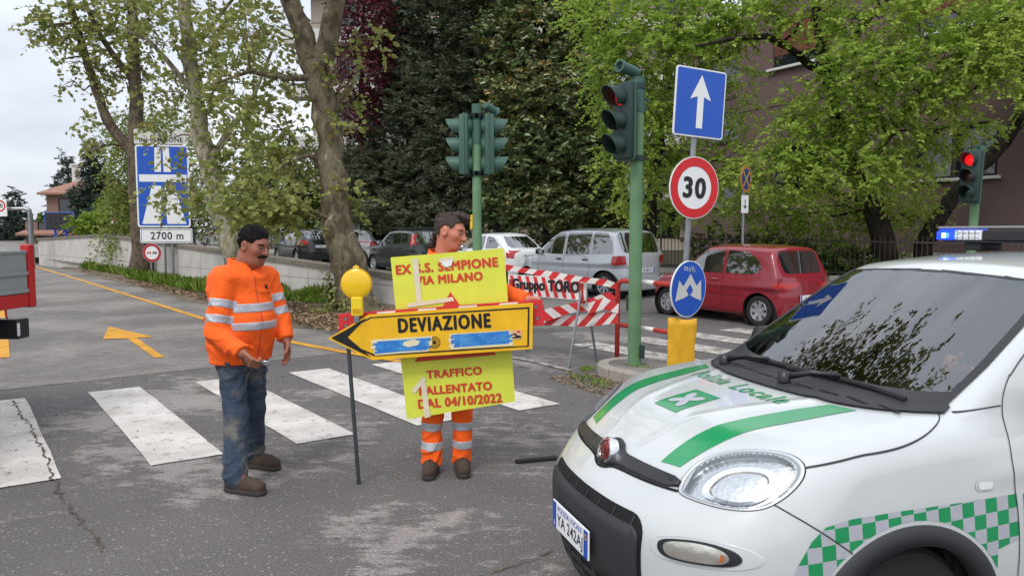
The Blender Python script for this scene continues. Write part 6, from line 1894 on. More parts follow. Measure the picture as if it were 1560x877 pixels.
# --- dark green hatchback with roof rails
dgreen = paint('dark_green_car_paint', (48, 56, 52), .3)
c = hatch(3.65, .81, 1.56, 1.0, .95, ((.95, 1.0), (1.62, 1.48)), ((3.58, 1.0), (3.36, 1.50)), ([.9, 1.6, 2.2, 2.9, 3.4, 3.7], [1.46, 1.52, 1.56, 1.55, 1.50, 1.44]), (.75, .60))
std_car('parked_dark_green_car', 'dark green hatchback with roof rails right of the thick plane trunk', c, (-3.62, 25.3), (-.62, .78), dgreen, (.72, 3.02), .30,
        [[(1.22, 1.03), (1.66, 1.42), (1.98, 1.44), (1.98, 1.02)], [(2.06, 1.02), (2.06, 1.445), (2.62, 1.45), (2.62, 1.03)], [(2.72, 1.05), (2.72, 1.45), (3.04, 1.43), (3.10, 1.08)]],
        rrect(-.56, 1.06, .56, 1.43, .08), rrect(-.58, 1.05, .58, 1.42, .07),
        [('tail_light', [(.60, 1.0), (.69, 1.0), (.63, 1.36), (.57, 1.36)], 'BB', 'redlens'), ('tail_light', [(3.34, .98), (3.47, .98), (3.38, 1.36), (3.28, 1.36)], 'S', 'redlens'), ('headlight', [(.40, .72), (.66, .74), (.66, .88), (.45, .88)], 'FF', 'clearlens')],
        1, .045, [(1.05, .22), (2.68, .22), (2.68, .34), (1.05, .34)], [[(1.16, 1.0), (1.1, .6), (1.2, .3), (2.02, .28), (2.02, 1.0)], [(2.02, .28), (2.65, .32), (2.72, .7), (2.72, 1.0)], [(1.15, .60), (2.9, .60)]], [(1.80, .88), (2.5, .88)], K['plastic_s'], True, plate_z=.72)
# --- black hatchback
blk = paint('black_car_paint', (34, 36, 40), .2)
c = hatch(3.94, .86, 1.52, .98, .93, ((.90, .98), (1.72, 1.46)), ((3.84, 1.0), (3.36, 1.48)), ([.9, 1.7, 2.2, 2.9, 3.4, 3.9], [1.44, 1.49, 1.52, 1.51, 1.45, 1.34]), (.78, .60), kj=.08)
std_car('parked_black_car', 'black hatchback parked on the rising street left of the thick trunk', c, (-9.0, 31.0), (-.58, .81), blk, (.78, 3.24), .31,
        [[(1.36, 1.02), (1.78, 1.40), (2.10, 1.43), (2.10, 1.01)], [(2.18, 1.01), (2.18, 1.435), (2.78, 1.42), (2.78, 1.03)], [(2.86, 1.05), (2.86, 1.40), (3.08, 1.34), (3.2, 1.10)]],
        rrect(-.56, 1.05, .56, 1.38, .09), rrect(-.60, 1.02, .60, 1.40, .07),
        [('tail_light', [(.50, .82), (.80, .80), (.80, .99), (.52, 1.0)], 'BB', 'redlens'), ('tail_light', [(3.56, .82), (3.78, .80), (3.74, 1.0), (3.60, .99)], 'S', 'redlens'), ('headlight', [(.4, .66), (.7, .7), (.7, .86), (.45, .82)], 'FF', 'clearlens')],
        2, .048, None, [[(1.3, .98), (1.24, .6), (1.3, .3), (2.14, .28), (2.14, .98)]], [(1.9, .86), (2.6, .86)], plate_z=.74)
# --- silver hatchback mostly behind the trunk
sil2 = paint('pale_silver_car_paint', (186, 188, 190), .35)
c = hatch(3.9, .84, 1.50, .96, .90, ((.90, .96), (1.70, 1.44)), ((3.80, 1.0), (3.40, 1.46)), ([.9, 1.7, 2.2, 2.9, 3.4, 3.9], [1.42, 1.47, 1.50, 1.49, 1.45, 1.36]), (.77, .60), kj=.07)
std_car('parked_pale_car', 'pale silver hatchback half hidden behind the thick plane trunk', c, (-6.0, 29.9), (-.75, .66), sil2, (.76, 3.2), .30,
        [[(1.34, 1.0), (1.76, 1.38), (2.10, 1.41), (2.10, .99)], [(2.18, .99), (2.18, 1.415), (2.82, 1.40), (2.82, 1.01)]],
        rrect(-.56, 1.03, .56, 1.38, .09), rrect(-.60, 1.0, .60, 1.38, .07),
        [('tail_light', [(.52, .78), (.78, .78), (.78, .98), (.52, .98)], 'BB', 'redlens'), ('headlight', [(.4, .66), (.7, .7), (.7, .84), (.45, .82)], 'FF', 'clearlens'), ('headlight', [(.22, .68), (.5, .72), (.5, .84), (.26, .8)], 'S', 'clearlens')],
        1, .05, None, [], [], plate_z=.72)
# --- white SUV far off
c = hatch(4.25, .90, 1.68, 1.06, 1.02, ((1.0, 1.06), (1.75, 1.6)), ((4.16, 1.06), (3.84, 1.62)), ([.9, 1.7, 2.2, 3.0, 3.8, 4.2], [1.56, 1.64, 1.68, 1.67, 1.62, 1.54]), (.82, .66))
std_car('parked_white_suv', 'white off-roader parked far up the street beyond the wall', c, (-18.5, 45.2), (-.50, .866), white, (.82, 3.4), .35,
        [[(1.4, 1.1), (1.82, 1.54), (2.2, 1.56), (2.2, 1.09)], [(2.3, 1.09), (2.3, 1.56), (3.0, 1.55), (3.0, 1.1)], [(3.1, 1.12), (3.1, 1.55), (3.5, 1.5), (3.6, 1.14)]],
        rrect(-.62, 1.12, .62, 1.54, .08), rrect(-.64, 1.1, .64, 1.52, .07),
        [('tail_light', [(.56, .92), (.80, .92), (.80, 1.1), (.56, 1.1)], 'BB', 'redlens'), ('headlight', circ(.58, .82, .1, 14), 'FF', 'clearlens')],
        2, .06, [(1.2, .24), (3.0, .24), (3.0, .44), (1.2, .44)], [], [], plate_z=.82)
# ================================================================== police car
POL = dict(L=3.58, W=.80, H=1.565, belt=1.0,
    bonnet=([-.07, .04, .09, .18, .30, .45, .70, .90, 1.05, 2, 3.58], [.72, .785, .828, .893, .938, .968, 1.002, 1.02, 1.03, 1.015, .99]), bsm=.03, bcrown=.045, ridge=.0045,
    front=([.15, .25, .4, .55, .62, .68, .74, .80, .86], [.0, -.06, -.10, -.108, -.098, -.06, -.008, .045, .12]),
    fbow=([0, .2, .36, .42, .55, .68, .76, .84], [0, .01, .045, .072, .15, .25, .39, .62]),
    rear=([.15, .35, .5, .8, 1.0, 1.2], [3.52, 3.57, 3.58, 3.55, 3.50, 3.45]), rbow=([0, .3, .5, .65, .8, .95], [0, .015, .05, .12, .28, .55]),
    ws=((.88, 1.0), (1.62, 1.455)), rw=((3.48, 1.0), (3.28, 1.5)), roof=([1.0, 1.5, 1.8, 2.2, 2.8, 3.4], [1.40, 1.475, 1.52, 1.553, 1.55, 1.48]),
    gw=(.735, .56), wsb=.32, kj=.03, k=(.10, .06, .09, .04), plan=(.88, .945, .985, 1, 1, .99, .95, .9))
yw = R(198.0); fwd = Vector((math.cos(yw), math.sin(yw), 0)); lft = Vector((-fwd.y, fwd.x, 0))
pc_o = Vector((.36, 2.9, 0))
pos = pc_o - fwd * (POL['L'] / 2)
K['gap'] = M('panel_gap', (52, 54, 56), .8, var=0)
pc = Car('police_car', POL, (pos.x, pos.y, .003), yw, 'white and green Polizia Locale car with blue light bar in the foreground', 'police car')
XL = POL['L'] / 2
pwhite = M('police_white_paint', (196, 200, 200), .30, var=.03, scale=3, coat=1.0)
pgreen = M('police_green_vinyl', (18, 142, 84), .28, var=.05, scale=5, coat=.6)
pgrey = M('reflective_grey_vinyl', (184, 186, 194), .35, .2, var=.08, scale=30)
lensglass = glass_mat('headlight_glass', (.93, .95, .96), 1.45)
wsglass = glass_mat('windscreen_glass', (.72, .80, .77), 2.45)
refl_m = M('headlight_reflector', (206, 208, 212), .25, .75, var=.12, scale=40, bump=.12, bscale=60)
rim_m = M('headlight_rim', (196, 200, 204), .22, .35, var=.05, coat=.8)
bowl_m = M('headlight_bowl', (236, 230, 218), .16, .85, var=.1, scale=18, bump=.06, bscale=30)

HLo = [(.432, .756), (.416, .792), (.417, .837), (.449, .873), (.503, .894), (.574, .904), (.624, .902), (.665, .884), (.686, .854), (.693, .819), (.689, .782), (.674, .752), (.644, .738), (.587, .732), (.513, .735), (.453, .742)]
def shrink(poly, k, cx=None):
    c = np.mean(np.array(poly), 0) if cx is None else np.array(cx)
    return [tuple(c + (np.array(p) - c) * k) for p in poly]
def smooth_poly(poly, it=2):
    P = [np.array(p) for p in poly]
    for _ in range(it):
        Q = []
        for i in range(len(P)):
            a, b = P[i], P[(i + 1) % len(P)]
            Q += [a * .75 + b * .25, a * .25 + b * .75]
        P = Q
    return [tuple(p) for p in P]
HL = smooth_poly(HLo, 2)
def inpoly(x, y, poly):
    r = np.zeros(len(x), bool); n = len(poly)
    for i in range(n):
        x0, y0 = poly[i]; x1, y1 = poly[(i + 1) % n]
        c = ((y0 > y) != (y1 > y)) & (x < (x1 - x0) * (y - y0) / (y1 - y0 + 1e-12) + x0)
        r ^= c
    return r
WSr = [(.905, 0), (.915, .2), (.945, .40), (.99, .55), (1.045, .645), (1.25, .632), (1.46, .602), (1.62, .572), (1.70, .53), (1.675, .40), (1.655, .2), (1.648, 0)]
WS = WSr[:-1] + [WSr[-1]] + [(s, -y) for s, y in WSr[::-1][1:-1]]
def offset_ws(d, side=None, top=None):
    side = d if side is None else side; top = d if top is None else top
    out = []
    for s, y in WS:
        ds = d * 1.3 if s < 1.06 else (-top if s > 1.6 else 0)
        k = max(0, abs(y) - side * (1.1 if abs(y) > .5 else abs(y) * 1.2)) / abs(y) if abs(y) > 1e-6 else 1
        out.append((s + ds, y * k))
    return out
SWl = [(1.36, 1.06), (1.44, 1.17), (1.56, 1.29), (1.74, 1.415), (2.12, 1.44), (2.12, 1.05)]
WC, WR_, ARC = .775, .292, .345
def holes(Cn):
    s, y, z = Cn[:, 0], Cn[:, 1], Cn[:, 2]
    h = inpoly(s, y, offset_ws(.030, .016, .0)) & (z > .98)
    h |= inpoly(np.abs(y), z, shrink(HL, .90)) & (s < .6)
    return h
pc.body(pwhite, .020, [(WC, .275, ARC), (WC + 2.30, .275, ARC)], holes)
for s_ in (WC, WC + 2.30):
    pc.wheel_well(s_, .275, ARC)
    pc.wheel(s_, WR_, 1, K['rim'], R(0))
# --- glass
frit_in = offset_ws(.045, .030, .014)
for nm, outer, inner in (('windscreen_border', WS, frit_in),):
    n = len(outer); q = []
    A = pc.project(outer, 'T', .005); B = pc.project(inner, 'T', .004)
    # subdivide across edges for a close fit
    V = np.concatenate([pc.loc(A), pc.loc(B)])
    mobj(nm, V, [(i, (i + 1) % n, n + (i + 1) % n, n + i) for i in range(n)], K['plastic_s'], pc.root, True)
dense = []
for i in range(len(frit_in)):
    a, b = np.array(frit_in[i]), np.array(frit_in[(i + 1) % len(frit_in)])
    dense += [tuple(a + (b - a) * t) for t in (0, .5)]
pc.patch('windscreen', dense, 'T', wsglass, .002, .09)
for sw in (SWl, [(2.20, 1.05), (2.20, 1.44), (2.75, 1.43), (2.75, 1.06)], [(2.84, 1.08), (2.84, 1.42), (3.12, 1.38), (3.18, 1.12)]):
    pc.both('side_window_border', shrink(smooth_poly(sw, 2), 1.10), K['plastic_s'], .003)
    pc.both('side_window', smooth_poly(sw, 2), K['carglass'], .006)
pc.patch('rear_window', rrect(-.52, 1.08, .52, 1.42, .08), 'B', K['carglass'], .005)
# --- cowl and wipers
cw = [(1.015, -.668), (.965, -.625), (.905, -.58), (.85, -.535), (.79, -.446), (.752, -.34), (.727, -.232), (.714, -.12), (.71, 0)]
cw = cw + [(s, -y) for s, y in cw[::-1][1:]]
up = [(s + .012, y) for s, y in WSr[:5]]
cowl = cw + [(1.05, .66)] + [(s, y) for s, y in up[::-1]] + [(s, -y) for s, y in up[1:]] + [(1.05, -.66)]
cwo = pc.patch('cowl_panel', cowl, 'T', K['plastic'], .007, .05)
pc.seam('cowl_edge', cw, 'T', .008, .009, K['void'])
for k in range(9):
    y = -.5 + k * .125
    s0 = .79 + .28 * y * y
    pc.patch('cowl_vent', [(s0 + .02, y), (s0 + .034, y), (s0 + .034, y + .10), (s0 + .02, y + .10)], 'T', K['void'], .0085, .1, cwo)
def wiper(pivot, a, b, lift=.03):
    P = pc.loc(pc.project([pivot, a, ((a[0] + b[0]) / 2, (a[1] + b[1]) / 2), b], 'T', lift))
    Q = pc.loc(pc.project([(a[0] + (b[0] - a[0]) * t, a[1] + (b[1] - a[1]) * t) for t in np.linspace(0, 1, 9)], 'T', .014))
    m = MB().tube([P[0], (P[0] + P[2]) / 2 + np.array([0, 0, .015]), P[2]], [.016, .011, .009], 8)
    m.lathe([(.026, -.02), (.026, .02), (0, .028)], 14, 'z', tuple(P[0]))
    w = m.build('wiper', K['plastic_s'], pc.root, smooth=True)
    MB().tube([tuple(q) for q in Q], .010, 6).build('wiper_blade', K['rubber'], w)
wiper((.835, -.40), (.955, -.52), (.935, .12)); wiper((.80, .08), (.93, -.06), (.985, .53))
# --- bonnet decals
inner = [(.105, .284), (.16, .291), (.237, .304), (.32, .322), (.40, .339), (.51, .358), (.62, .374), (.75, .405)]
outer = [(.79, .498), (.70, .491), (.60, .480), (.50, .467), (.40, .448), (.32, .430), (.24, .407), (.18, .390), (.13, .375)]
for sg in (1, -1):
    pc.patch('green_stripe', [(s, sg * y) for s, y in inner + outer], 'T', pgreen, .0022, .025)
em = pc.patch('emblem', [(.280, -.088), (.483, -.088), (.483, .088), (.280, .088)], 'T', pgreen, .0022, .025)
rose = []
for i in range(72):
    t = 2 * math.pi * i / 72
    lobe = (.5 + .5 * math.cos(4 * (t - R(38)))) ** .9
    r_ = .027 + .050 * lobe
    rose.append((.3815 + r_ * math.sin(t) * 1.08, r_ * math.cos(t) * .95))
pc.patch('rose_symbol', rose, 'T', pgrey, .0038, .025, em)
def bonnet_text(txt, y0, y1, s_c, h, bend):
    v, f, sz = text_geo(txt, .018, .15, 1.15)
    q = v / sz; yy = (y0 + y1) / 2 + q[:, 0] * (y1 - y0)
    bm = bmesh.new(); bv = [bm.verts.new((a, b, 0)) for a, b in zip(s_c + q[:, 1] * h + bend * yy ** 2, yy)]
    for fc in f:
        try: bm.faces.new([bv[k] for k in fc])
        except ValueError: pass
    for ax, lo_, hi_ in ((0, s_c - h, s_c + h), (1, y0, y1)):
        for k in np.arange(lo_, hi_, .022):
            co = [0, 0, 0]; no = [0, 0, 0]; co[ax] = k; no[ax] = 1
            bmesh.ops.bisect_plane(bm, geom=list(bm.verts) + list(bm.edges) + list(bm.faces), plane_co=co, plane_no=no)
    bm.verts.index_update(); uv = np.array([w.co[:2] for w in bm.verts]); F = [[w.index for w in fc.verts] for fc in bm.faces]; bm.free()
    mobj('bonnet_lettering', pc.loc(pc.project(uv, 'T', .0026)), F, pgreen, pc.root)
bonnet_text('Polizia', -.335, -.08, .637, .090, .10); bonnet_text('Locale', -.02, .30, .634, .090, .10)
# --- shut lines
for sg in (1, -1):
    pc.seam('bonnet_shut_line', [(.405, sg * .672), (.48, sg * .702), (.569, sg * .723), (.68, sg * .733), (.779, sg * .733), (.87, sg * .722), (.941, sg * .700), (.985, sg * .676), (1.003, sg * .655)], 'T', .0042, .003, K['gap'])
    pc.seam('nose_crease', [(.11, sg * .13), (.18, sg * .17), (.30, sg * .20)], 'T', .003, .0008, pwhite)
for ax in 'LR':
    pc.seam('bumper_shut_line', [(.292, .766), (.40, .70), (.48, .645), (.535, .605)], ax, .0042, .003, K['gap'])
    pc.seam('pillar_shut_line', [(1.04, 1.010), (1.13, 1.022), (1.228, 1.028)], ax, .0042, .003, K['gap'])
    pc.seam('door_shut_line', [(1.30, 1.13), (1.255, 1.075), (1.232, 1.025), (1.212, .94), (1.207, .855), (1.214, .76), (1.227, .67), (1.238, .55), (1.243, .40), (1.25, .22)], ax, .0042, .003, K['gap'])
    pc.seam('door_frame_line', [(1.30, 1.125), (1.38, 1.19), (1.50, 1.268), (1.62, 1.335)], ax, .0042, .003, K['gap'])
    pc.seam('door_shut_line', [(2.16, 1.05), (2.16, .6), (2.16, .24)], ax, .0042, .003, K['gap'])
# --- black bar and badge across the nose
bh = [(0, .722), (.045, .727), (.08, .741), (.13, .745), (.28, .748), (.43, .753), (.425, .782), (.30, .784), (.20, .783), (.10, .784), (.07, .789), (.045, .803), (0, .812)]
bar = bh + [(-a, b) for a, b in bh[::-1][1:-1]]
nb_ = pc.patch('nose_bar', smooth_poly(bar, 1), 'F', K['plastic_s'], .012, .03, thick=.014)
pc.seam('nose_bar_gap', [(-.437, .748), (-.28, .743), (-.13, .740), (-.08, .736), (-.045, .722), (0, .717), (.045, .722), (.08, .736), (.13, .740), (.28, .743), (.437, .748)], 'F', .007, .003)
bp_ = pc.project([(0, .772)], 'F', .0)[0]; bn = grad(pc.f, np.array([bp_]))[0]
bpl = pc.loc(np.array([bp_]))[0]; bnl = Vector((-bn[0], bn[1], bn[2])); bnl = (bnl + Vector((.55, 0, -.35))).normalized()
def badge_obj(mb, name, mat, par=None, sm=True):
    o = mb.build(name, mat, pc.root, autosm=35)
    o.location = tuple(bpl)
    # local -y looks outwards, z up
    yv = -bnl; xv = yv.cross(Vector((0, 0, 1))).normalized(); zv = xv.cross(yv)
    o.rotation_euler = Matrix((xv, yv, zv)).transposed().to_euler()
    return o
bpl = bpl + np.array([.006, 0, -.008])
bo = badge_obj(MB().lathe([(.058, 0), (.058, -.030), (.054, -.036), (.046, -.037), (.044, -.030)], 40, 'y'), 'badge', K['chrome'])
MB().lathe([(0, -.034), (.03, -.033), (.0445, -.030)], 32, 'y').build('badge_face', M('badge_red', (112, 22, 34), .25, var=.05, coat=1), bo, smooth=True)
lettering('badge_lettering', ('FIAT', .02, 0, .95), bo, K['chrome'], 0, 0, .066, .040, -.0375)
# --- lower grille, bumper insert and plate
pc.patch('grille_opening', smooth_poly(rrect(-.405, .20, .405, .652, .07), 0), 'F', K['void'], .002, .04)
ins = pc.patch('bumper_insert', rrect(-.392, .372, .392, .612, .045), 'F', K['plastic'], .016, .04, thick=.02)
for k in range(8):
    y = -.35 + k * .1
    pc.patch('vent_fin', [(y - .004, .612), (y + .004, .612), (y + .004, .645), (y - .004, .645)], 'F', K['plastic'], .005, .1)
for z in (.205, .262, .315):
    pc.patch('grille_slat', [(-.39, z), (.39, z), (.39, z + .018), (-.39, z + .018)], 'F', K['plastic'], .010, .06, thick=.015)
for y in (-.36, -.24, -.12, 0, .12, .24, .36):
    pc.patch('grille_upright', [(y - .009, .205), (y + .009, .205), (y + .009, .37), (y - .009, .37)], 'F', K['plastic'], .011, .06, thick=.015)
px_ = XL + .108 + .028
tilt = R(0)
pl = MB().box((px_ - .005, -.182, .418), (px_ + .003, .182, .532), .003).build('number_plate', K['plate'], pc.root)
for sg in (1, -1):
    MB().box((px_ + .0032, min(sg * .142, sg * .179), .421), (px_ + .0042, max(sg * .142, sg * .179), .529)).build('blue_band', K['plateblue'], pl)
def plate_text(key, y, z, w, h, mat, x=px_ + .0040):
    v, f, sz = text_geo(*key); q = v / sz * np.array([w, h])
    mobj('plate_lettering', [(x, y + a, z + b) for a, b in q], f, mat, pl)
plate_text(('YA 242AJ', .012, 0, 1.05), 0, .458, .262, .062, K['black']); plate_text(('POLIZIA LOCALE', .005, 0, 1.0), .0, .511, .245, .022, K['plateblue'])
plate_text(('I', .02, 0, 1.0), -.160, .440, .006, .022, K['signwhite'], px_ + .0048)
n = 20; ro, ri = [(.160 + .012 * math.cos(2 * math.pi * i / n), .503 + .012 * math.sin(2 * math.pi * i / n)) for i in range(n)], [(.160 + .008 * math.cos(2 * math.pi * i / n), .503 + .008 * math.sin(2 * math.pi * i / n)) for i in range(n)]
mobj('plate_ring', [(px_ + .0048, a, b) for a, b in ro + ri], [(i, (i + 1) % n, n + (i + 1) % n, n + i) for i in range(n)], K['dullyellow'], pl)
# --- headlights and fog lamps
FG = [(.458, .590), (.475, .606), (.52, .618), (.568, .627), (.62, .629), (.665, .620), (.683, .598), (.678, .578), (.655, .565), (.60, .556), (.54, .549), (.49, .549), (.465, .562)]
FG = smooth_poly(FG, 2)
for sg in (1, -1):
    mm = lambda poly: [(sg * a, b) for a, b in poly]
    # housing rim
    n = len(HL); A = pc.project(mm(shrink(HL, 1.015)), 'F', .004); B = pc.project(mm(shrink(HL, .935)), 'F', .0065); Cc = pc.project(mm(shrink(HL, .915)), 'F', -.028)
    V = np.concatenate([pc.loc(A), pc.loc(B), pc.loc(Cc)])
    hl = mobj('headlight', V, [(i, (i + 1) % n, n + (i + 1) % n, n + i) for i in range(n)] + [(n + i, n + (i + 1) % n, 2 * n + (i + 1) % n, 2 * n + i) for i in range(n)], rim_m, pc.root, True)
    n2 = len(HL); E1 = pc.project(mm(shrink(HL, 1.03)), 'F', .002); E2 = pc.project(mm(shrink(HL, 1.012)), 'F', .0045)
    mobj('headlight_gap', np.concatenate([pc.loc(E1), pc.loc(E2)]), [(i, (i + 1) % n2, n2 + (i + 1) % n2, n2 + i) for i in range(n2)], K['void'], hl, True)
    pc.patch('reflector', mm(shrink(HL, .93)), 'F', refl_m, -.026, .03, hl)
    bz = smooth_poly([(.488, .762), (.486, .822), (.52, .853), (.586, .866), (.636, .856), (.664, .812), (.658, .770), (.622, .750), (.55, .748)], 2)
    bz2 = shrink(bz, .80); n = len(bz)
    Aq = pc.project(mm(bz), 'F', -.014); Bq = pc.project(mm(bz2), 'F', -.018)
    mobj('lamp_bezel', np.concatenate([pc.loc(Aq), pc.loc(Bq)]), [(i, (i + 1) % n, n + (i + 1) % n, n + i) for i in range(n)], K['chrome'], hl, True)
    Cq = pc.project(mm(shrink(bz, .55)), 'F', -.055)
    mobj('lamp_bowl', np.concatenate([pc.loc(Bq), pc.loc(Cq)]), [(i, (i + 1) % n, n + (i + 1) % n, n + i) for i in range(n)] + [tuple(range(n, 2 * n))], bowl_m, hl, True)
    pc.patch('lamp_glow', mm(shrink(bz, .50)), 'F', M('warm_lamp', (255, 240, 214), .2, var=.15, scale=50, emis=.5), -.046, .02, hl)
    pc.patch('headlight_lens', mm(shrink(HL, .972)), 'F', lensglass, .0085, .03, hl)
    fg = pc.patch('fog_lamp', mm(FG), 'F', K['plastic_s'], .004, .03)
    fi = shrink(FG, .80, (.565, .588)); pc.patch('fog_reflector', mm(fi), 'F', bowl_m, .007, .02, fg)
    pc.patch('fog_indicator', mm([p for p in shrink(FG, .60, (.60, .586)) if p[0] > .635]), 'F', K['amber'], .010, .03, fg)
    pc.patch('fog_lens', mm(shrink(FG, .84, (.567, .588))), 'F', lensglass, .014, .03, fg)
    n = len(FG); A = pc.project(mm(shrink(FG, 1.28, (.56, .588))), 'F', .0008); B = pc.project(mm(shrink(FG, 1.24, (.56, .588))), 'F', .003)
    C2 = pc.project(mm(shrink(FG, 1.06, (.57, .588))), 'F', -.004)
    mobj('fog_surround', np.concatenate([pc.loc(A), pc.loc(B), pc.loc(C2)]), [(i, (i + 1) % n, n + (i + 1) % n, n + i) for i in range(n)] + [(n + i, n + (i + 1) % n, 2 * n + (i + 1) % n, 2 * n + i) for i in range(n)], pwhite, fg, True)
# --- wheel arch trims, sill, side decals
for sc_ in (WC, WC + 2.30):
    for ax in 'LR':
        nA = 40; a0, a1 = R(-10), R(190)
        rin = [(sc_ - (ARC - .012) * math.cos(a0 + (a1 - a0) * i / nA), max(.19, .275 + (ARC - .012) * math.sin(a0 + (a1 - a0) * i / nA))) for i in range(nA + 1)]
        rout = [(sc_ - .412 * math.cos(a0 + (a1 - a0) * i / nA), max(.185, .268 + .405 * math.sin(a0 + (a1 - a0) * i / nA))) for i in range(nA + 1)]
        Rm = [((a[0] * .8 + b[0] * .2), (a[1] * .8 + b[1] * .2)) for a, b in zip(rout, rin)]
        A = pc.project(rout, ax, .001); A2 = pc.project(Rm, ax, .016); sg = 1 if ax == 'L' else -1
        B = np.array([[p[0], A2[i][1] + sg * .004, p[1]] for i, p in enumerate(rin)]); Cc = B - np.array([0, sg * .06, 0])
        n = nA + 1; rings = [A, A2, B, Cc]
        mobj('wheel_arch_trim', np.concatenate([pc.loc(r_) for r_ in rings]), [(k * n + i, k * n + i + 1, (k + 1) * n + i + 1, (k + 1) * n + i) for k in range(3) for i in range(nA)], K['plastic'], pc.root, True)
pc.both('sill_trim', [(1.18, .20), (2.66, .20), (2.66, .36), (1.16, .36)], K['plastic'], .012, .1, thick=.012)
top = [(.325, .548), (.345, .590), (.388, .658), (.438, .700), (.534, .718), (.712, .726), (.903, .728), (1.077, .730), (1.223, .734)]
arcp = [(WC - .425 * math.cos(a), .268 + .420 * math.sin(a)) for a in np.linspace(R(150), R(40), 16)]
region = top + [(1.236, .574), (1.14, .548)] + arcp + []
for ax in 'LR':
    # checks: cut the outline by a slightly sloping grid, then colour cells in turn
    bm = bmesh.new(); ff = bm.faces.new([bm.verts.new((p[0], p[1], 0)) for p in region]); bmesh.ops.triangulate(bm, faces=[ff])
    cs_ = .051; th_ = R(3.5); ux, uz = (math.cos(th_), math.sin(th_)), (-math.sin(th_), math.cos(th_))
    for d, rg_ in ((ux, (.30, 1.35)), (uz, (.40, .80))):
        lo_, hi_ = (-10, 30)
        vals = [d[0] * p[0] + d[1] * p[1] for p in region]
        for k in range(int(min(vals) / cs_), int(max(vals) / cs_) + 2):
            bmesh.ops.bisect_plane(bm, geom=list(bm.verts) + list(bm.edges) + list(bm.faces), plane_co=(d[0] * k * cs_, d[1] * k * cs_, 0), plane_no=(d[0], d[1], 0))
    bm.verts.index_update(); uv = np.array([v.co[:2] for v in bm.verts]); Fc = [[v.index for v in fc.verts] for fc in bm.faces]; bm.free()
    mi = [(int(math.floor((uv[f].mean(0) @ np.array(ux)) / cs_)) + int(math.floor((uv[f].mean(0) @ np.array(uz)) / cs_))) % 2 for f in Fc]
    o = mobj('checker_band', pc.loc(pc.project(uv, ax, .0014)), Fc, pgreen, pc.root, True); o.data.materials.append(pgrey)
    for p_, k in zip(o.data.polygons, mi): p_.material_index = k
    pc.patch('green_side_stripe', [(1.262, .548), (3.0, .60), (3.0, .74), (1.254, .732)], ax, pgreen, .0014, .08)
    pc.patch('repeater_rim', rrect(1.040, .758, 1.122, .797, .018), ax, pwhite, .003, .1)
    pc.patch('side_repeater', rrect(1.050, .764, 1.112, .791, .012), ax, K['clearlens'], .006, .1)
    pc.handle(1.92, .90, pwhite)
pc.mirror_pair(1.40, 1.05, .745, K['plastic_s'])
for sg in (1, -1):
    pc.patch('tail_light', [(sg * .57, .98), (sg * .65, .98), (sg * .585, 1.30), (sg * .53, 1.30)], 'B', K['redlens'], .006)
# --- light bar
lb = MB().box((XL - 2.50, -.50, 1.590), (XL - 2.28, .50, 1.602), .004).box((XL - 2.47, -.40, 1.548), (XL - 2.31, -.30, 1.5915), .01).box((XL - 2.47, .30, 1.548), (XL - 2.31, .40, 1.5915), .01).build('light_bar', K['plastic'], pc.root)
blue = M('blue_beacon_lens', (24, 70, 236), .12, var=.1, scale=30, coat=.8, emis=.55)
led = M('blue_led', (120, 190, 255), .2, var=0, emis=7)
for sg in (1, -1):
    pr = [(-2.515, .42), (-2.265, .42), (-2.275, .54), (-2.33, .575), (-2.45, .575), (-2.505, .54)]
    vv = [(XL + a, sg * b, 1.604) for a, b in pr] + [(XL + a, sg * b, 1.645) for a, b in pr] + [(XL - 2.39 + (a + 2.39) * .9, sg * (.42 + (b - .42) * .86), 1.662) for a, b in pr]
    ff = [tuple(range(6))[::-1], tuple(range(12, 18))] + [(i, (i + 1) % 6, 6 + (i + 1) % 6, 6 + i) for i in range(6)] + [(6 + i, 6 + (i + 1) % 6, 12 + (i + 1) % 6, 12 + i) for i in range(6)]
    e_ = MB().add(vv, ff).build('beacon', blue, lb)
    MB().box((XL - 2.262, min(sg * .47, sg * .49), 1.615), (XL - 2.256, max(sg * .47, sg * .49), 1.640)).build('led', led, e_)
    md = MB().box((XL - 2.51, min(sg * .26, sg * .418), 1.604), (XL - 2.264, max(sg * .26, sg * .418), 1.655), .006).build('led_module', K['clearlens'], lb)
    for k in range(4):
        for j in range(2):
            MB().lathe([(0, .006), (.011, .003), (.015, 0)], 12, 'x', (XL - 2.2635, sg * (.285 + k * .036), 1.618 + j * .024)).build('led', K['chrome'], md, smooth=True)
MB().box((XL - 2.505, -.258, 1.604), (XL - 2.266, .258, 1.655), .006).build('centre_module', K['plastic_s'], lb)
MB().box((XL - 2.50, -.54, 1.6635), (XL - 2.28, .54, 1.676), .005).build('cover', M('grey_cover', (128, 131, 134), .35, var=.05, coat=.5), lb)
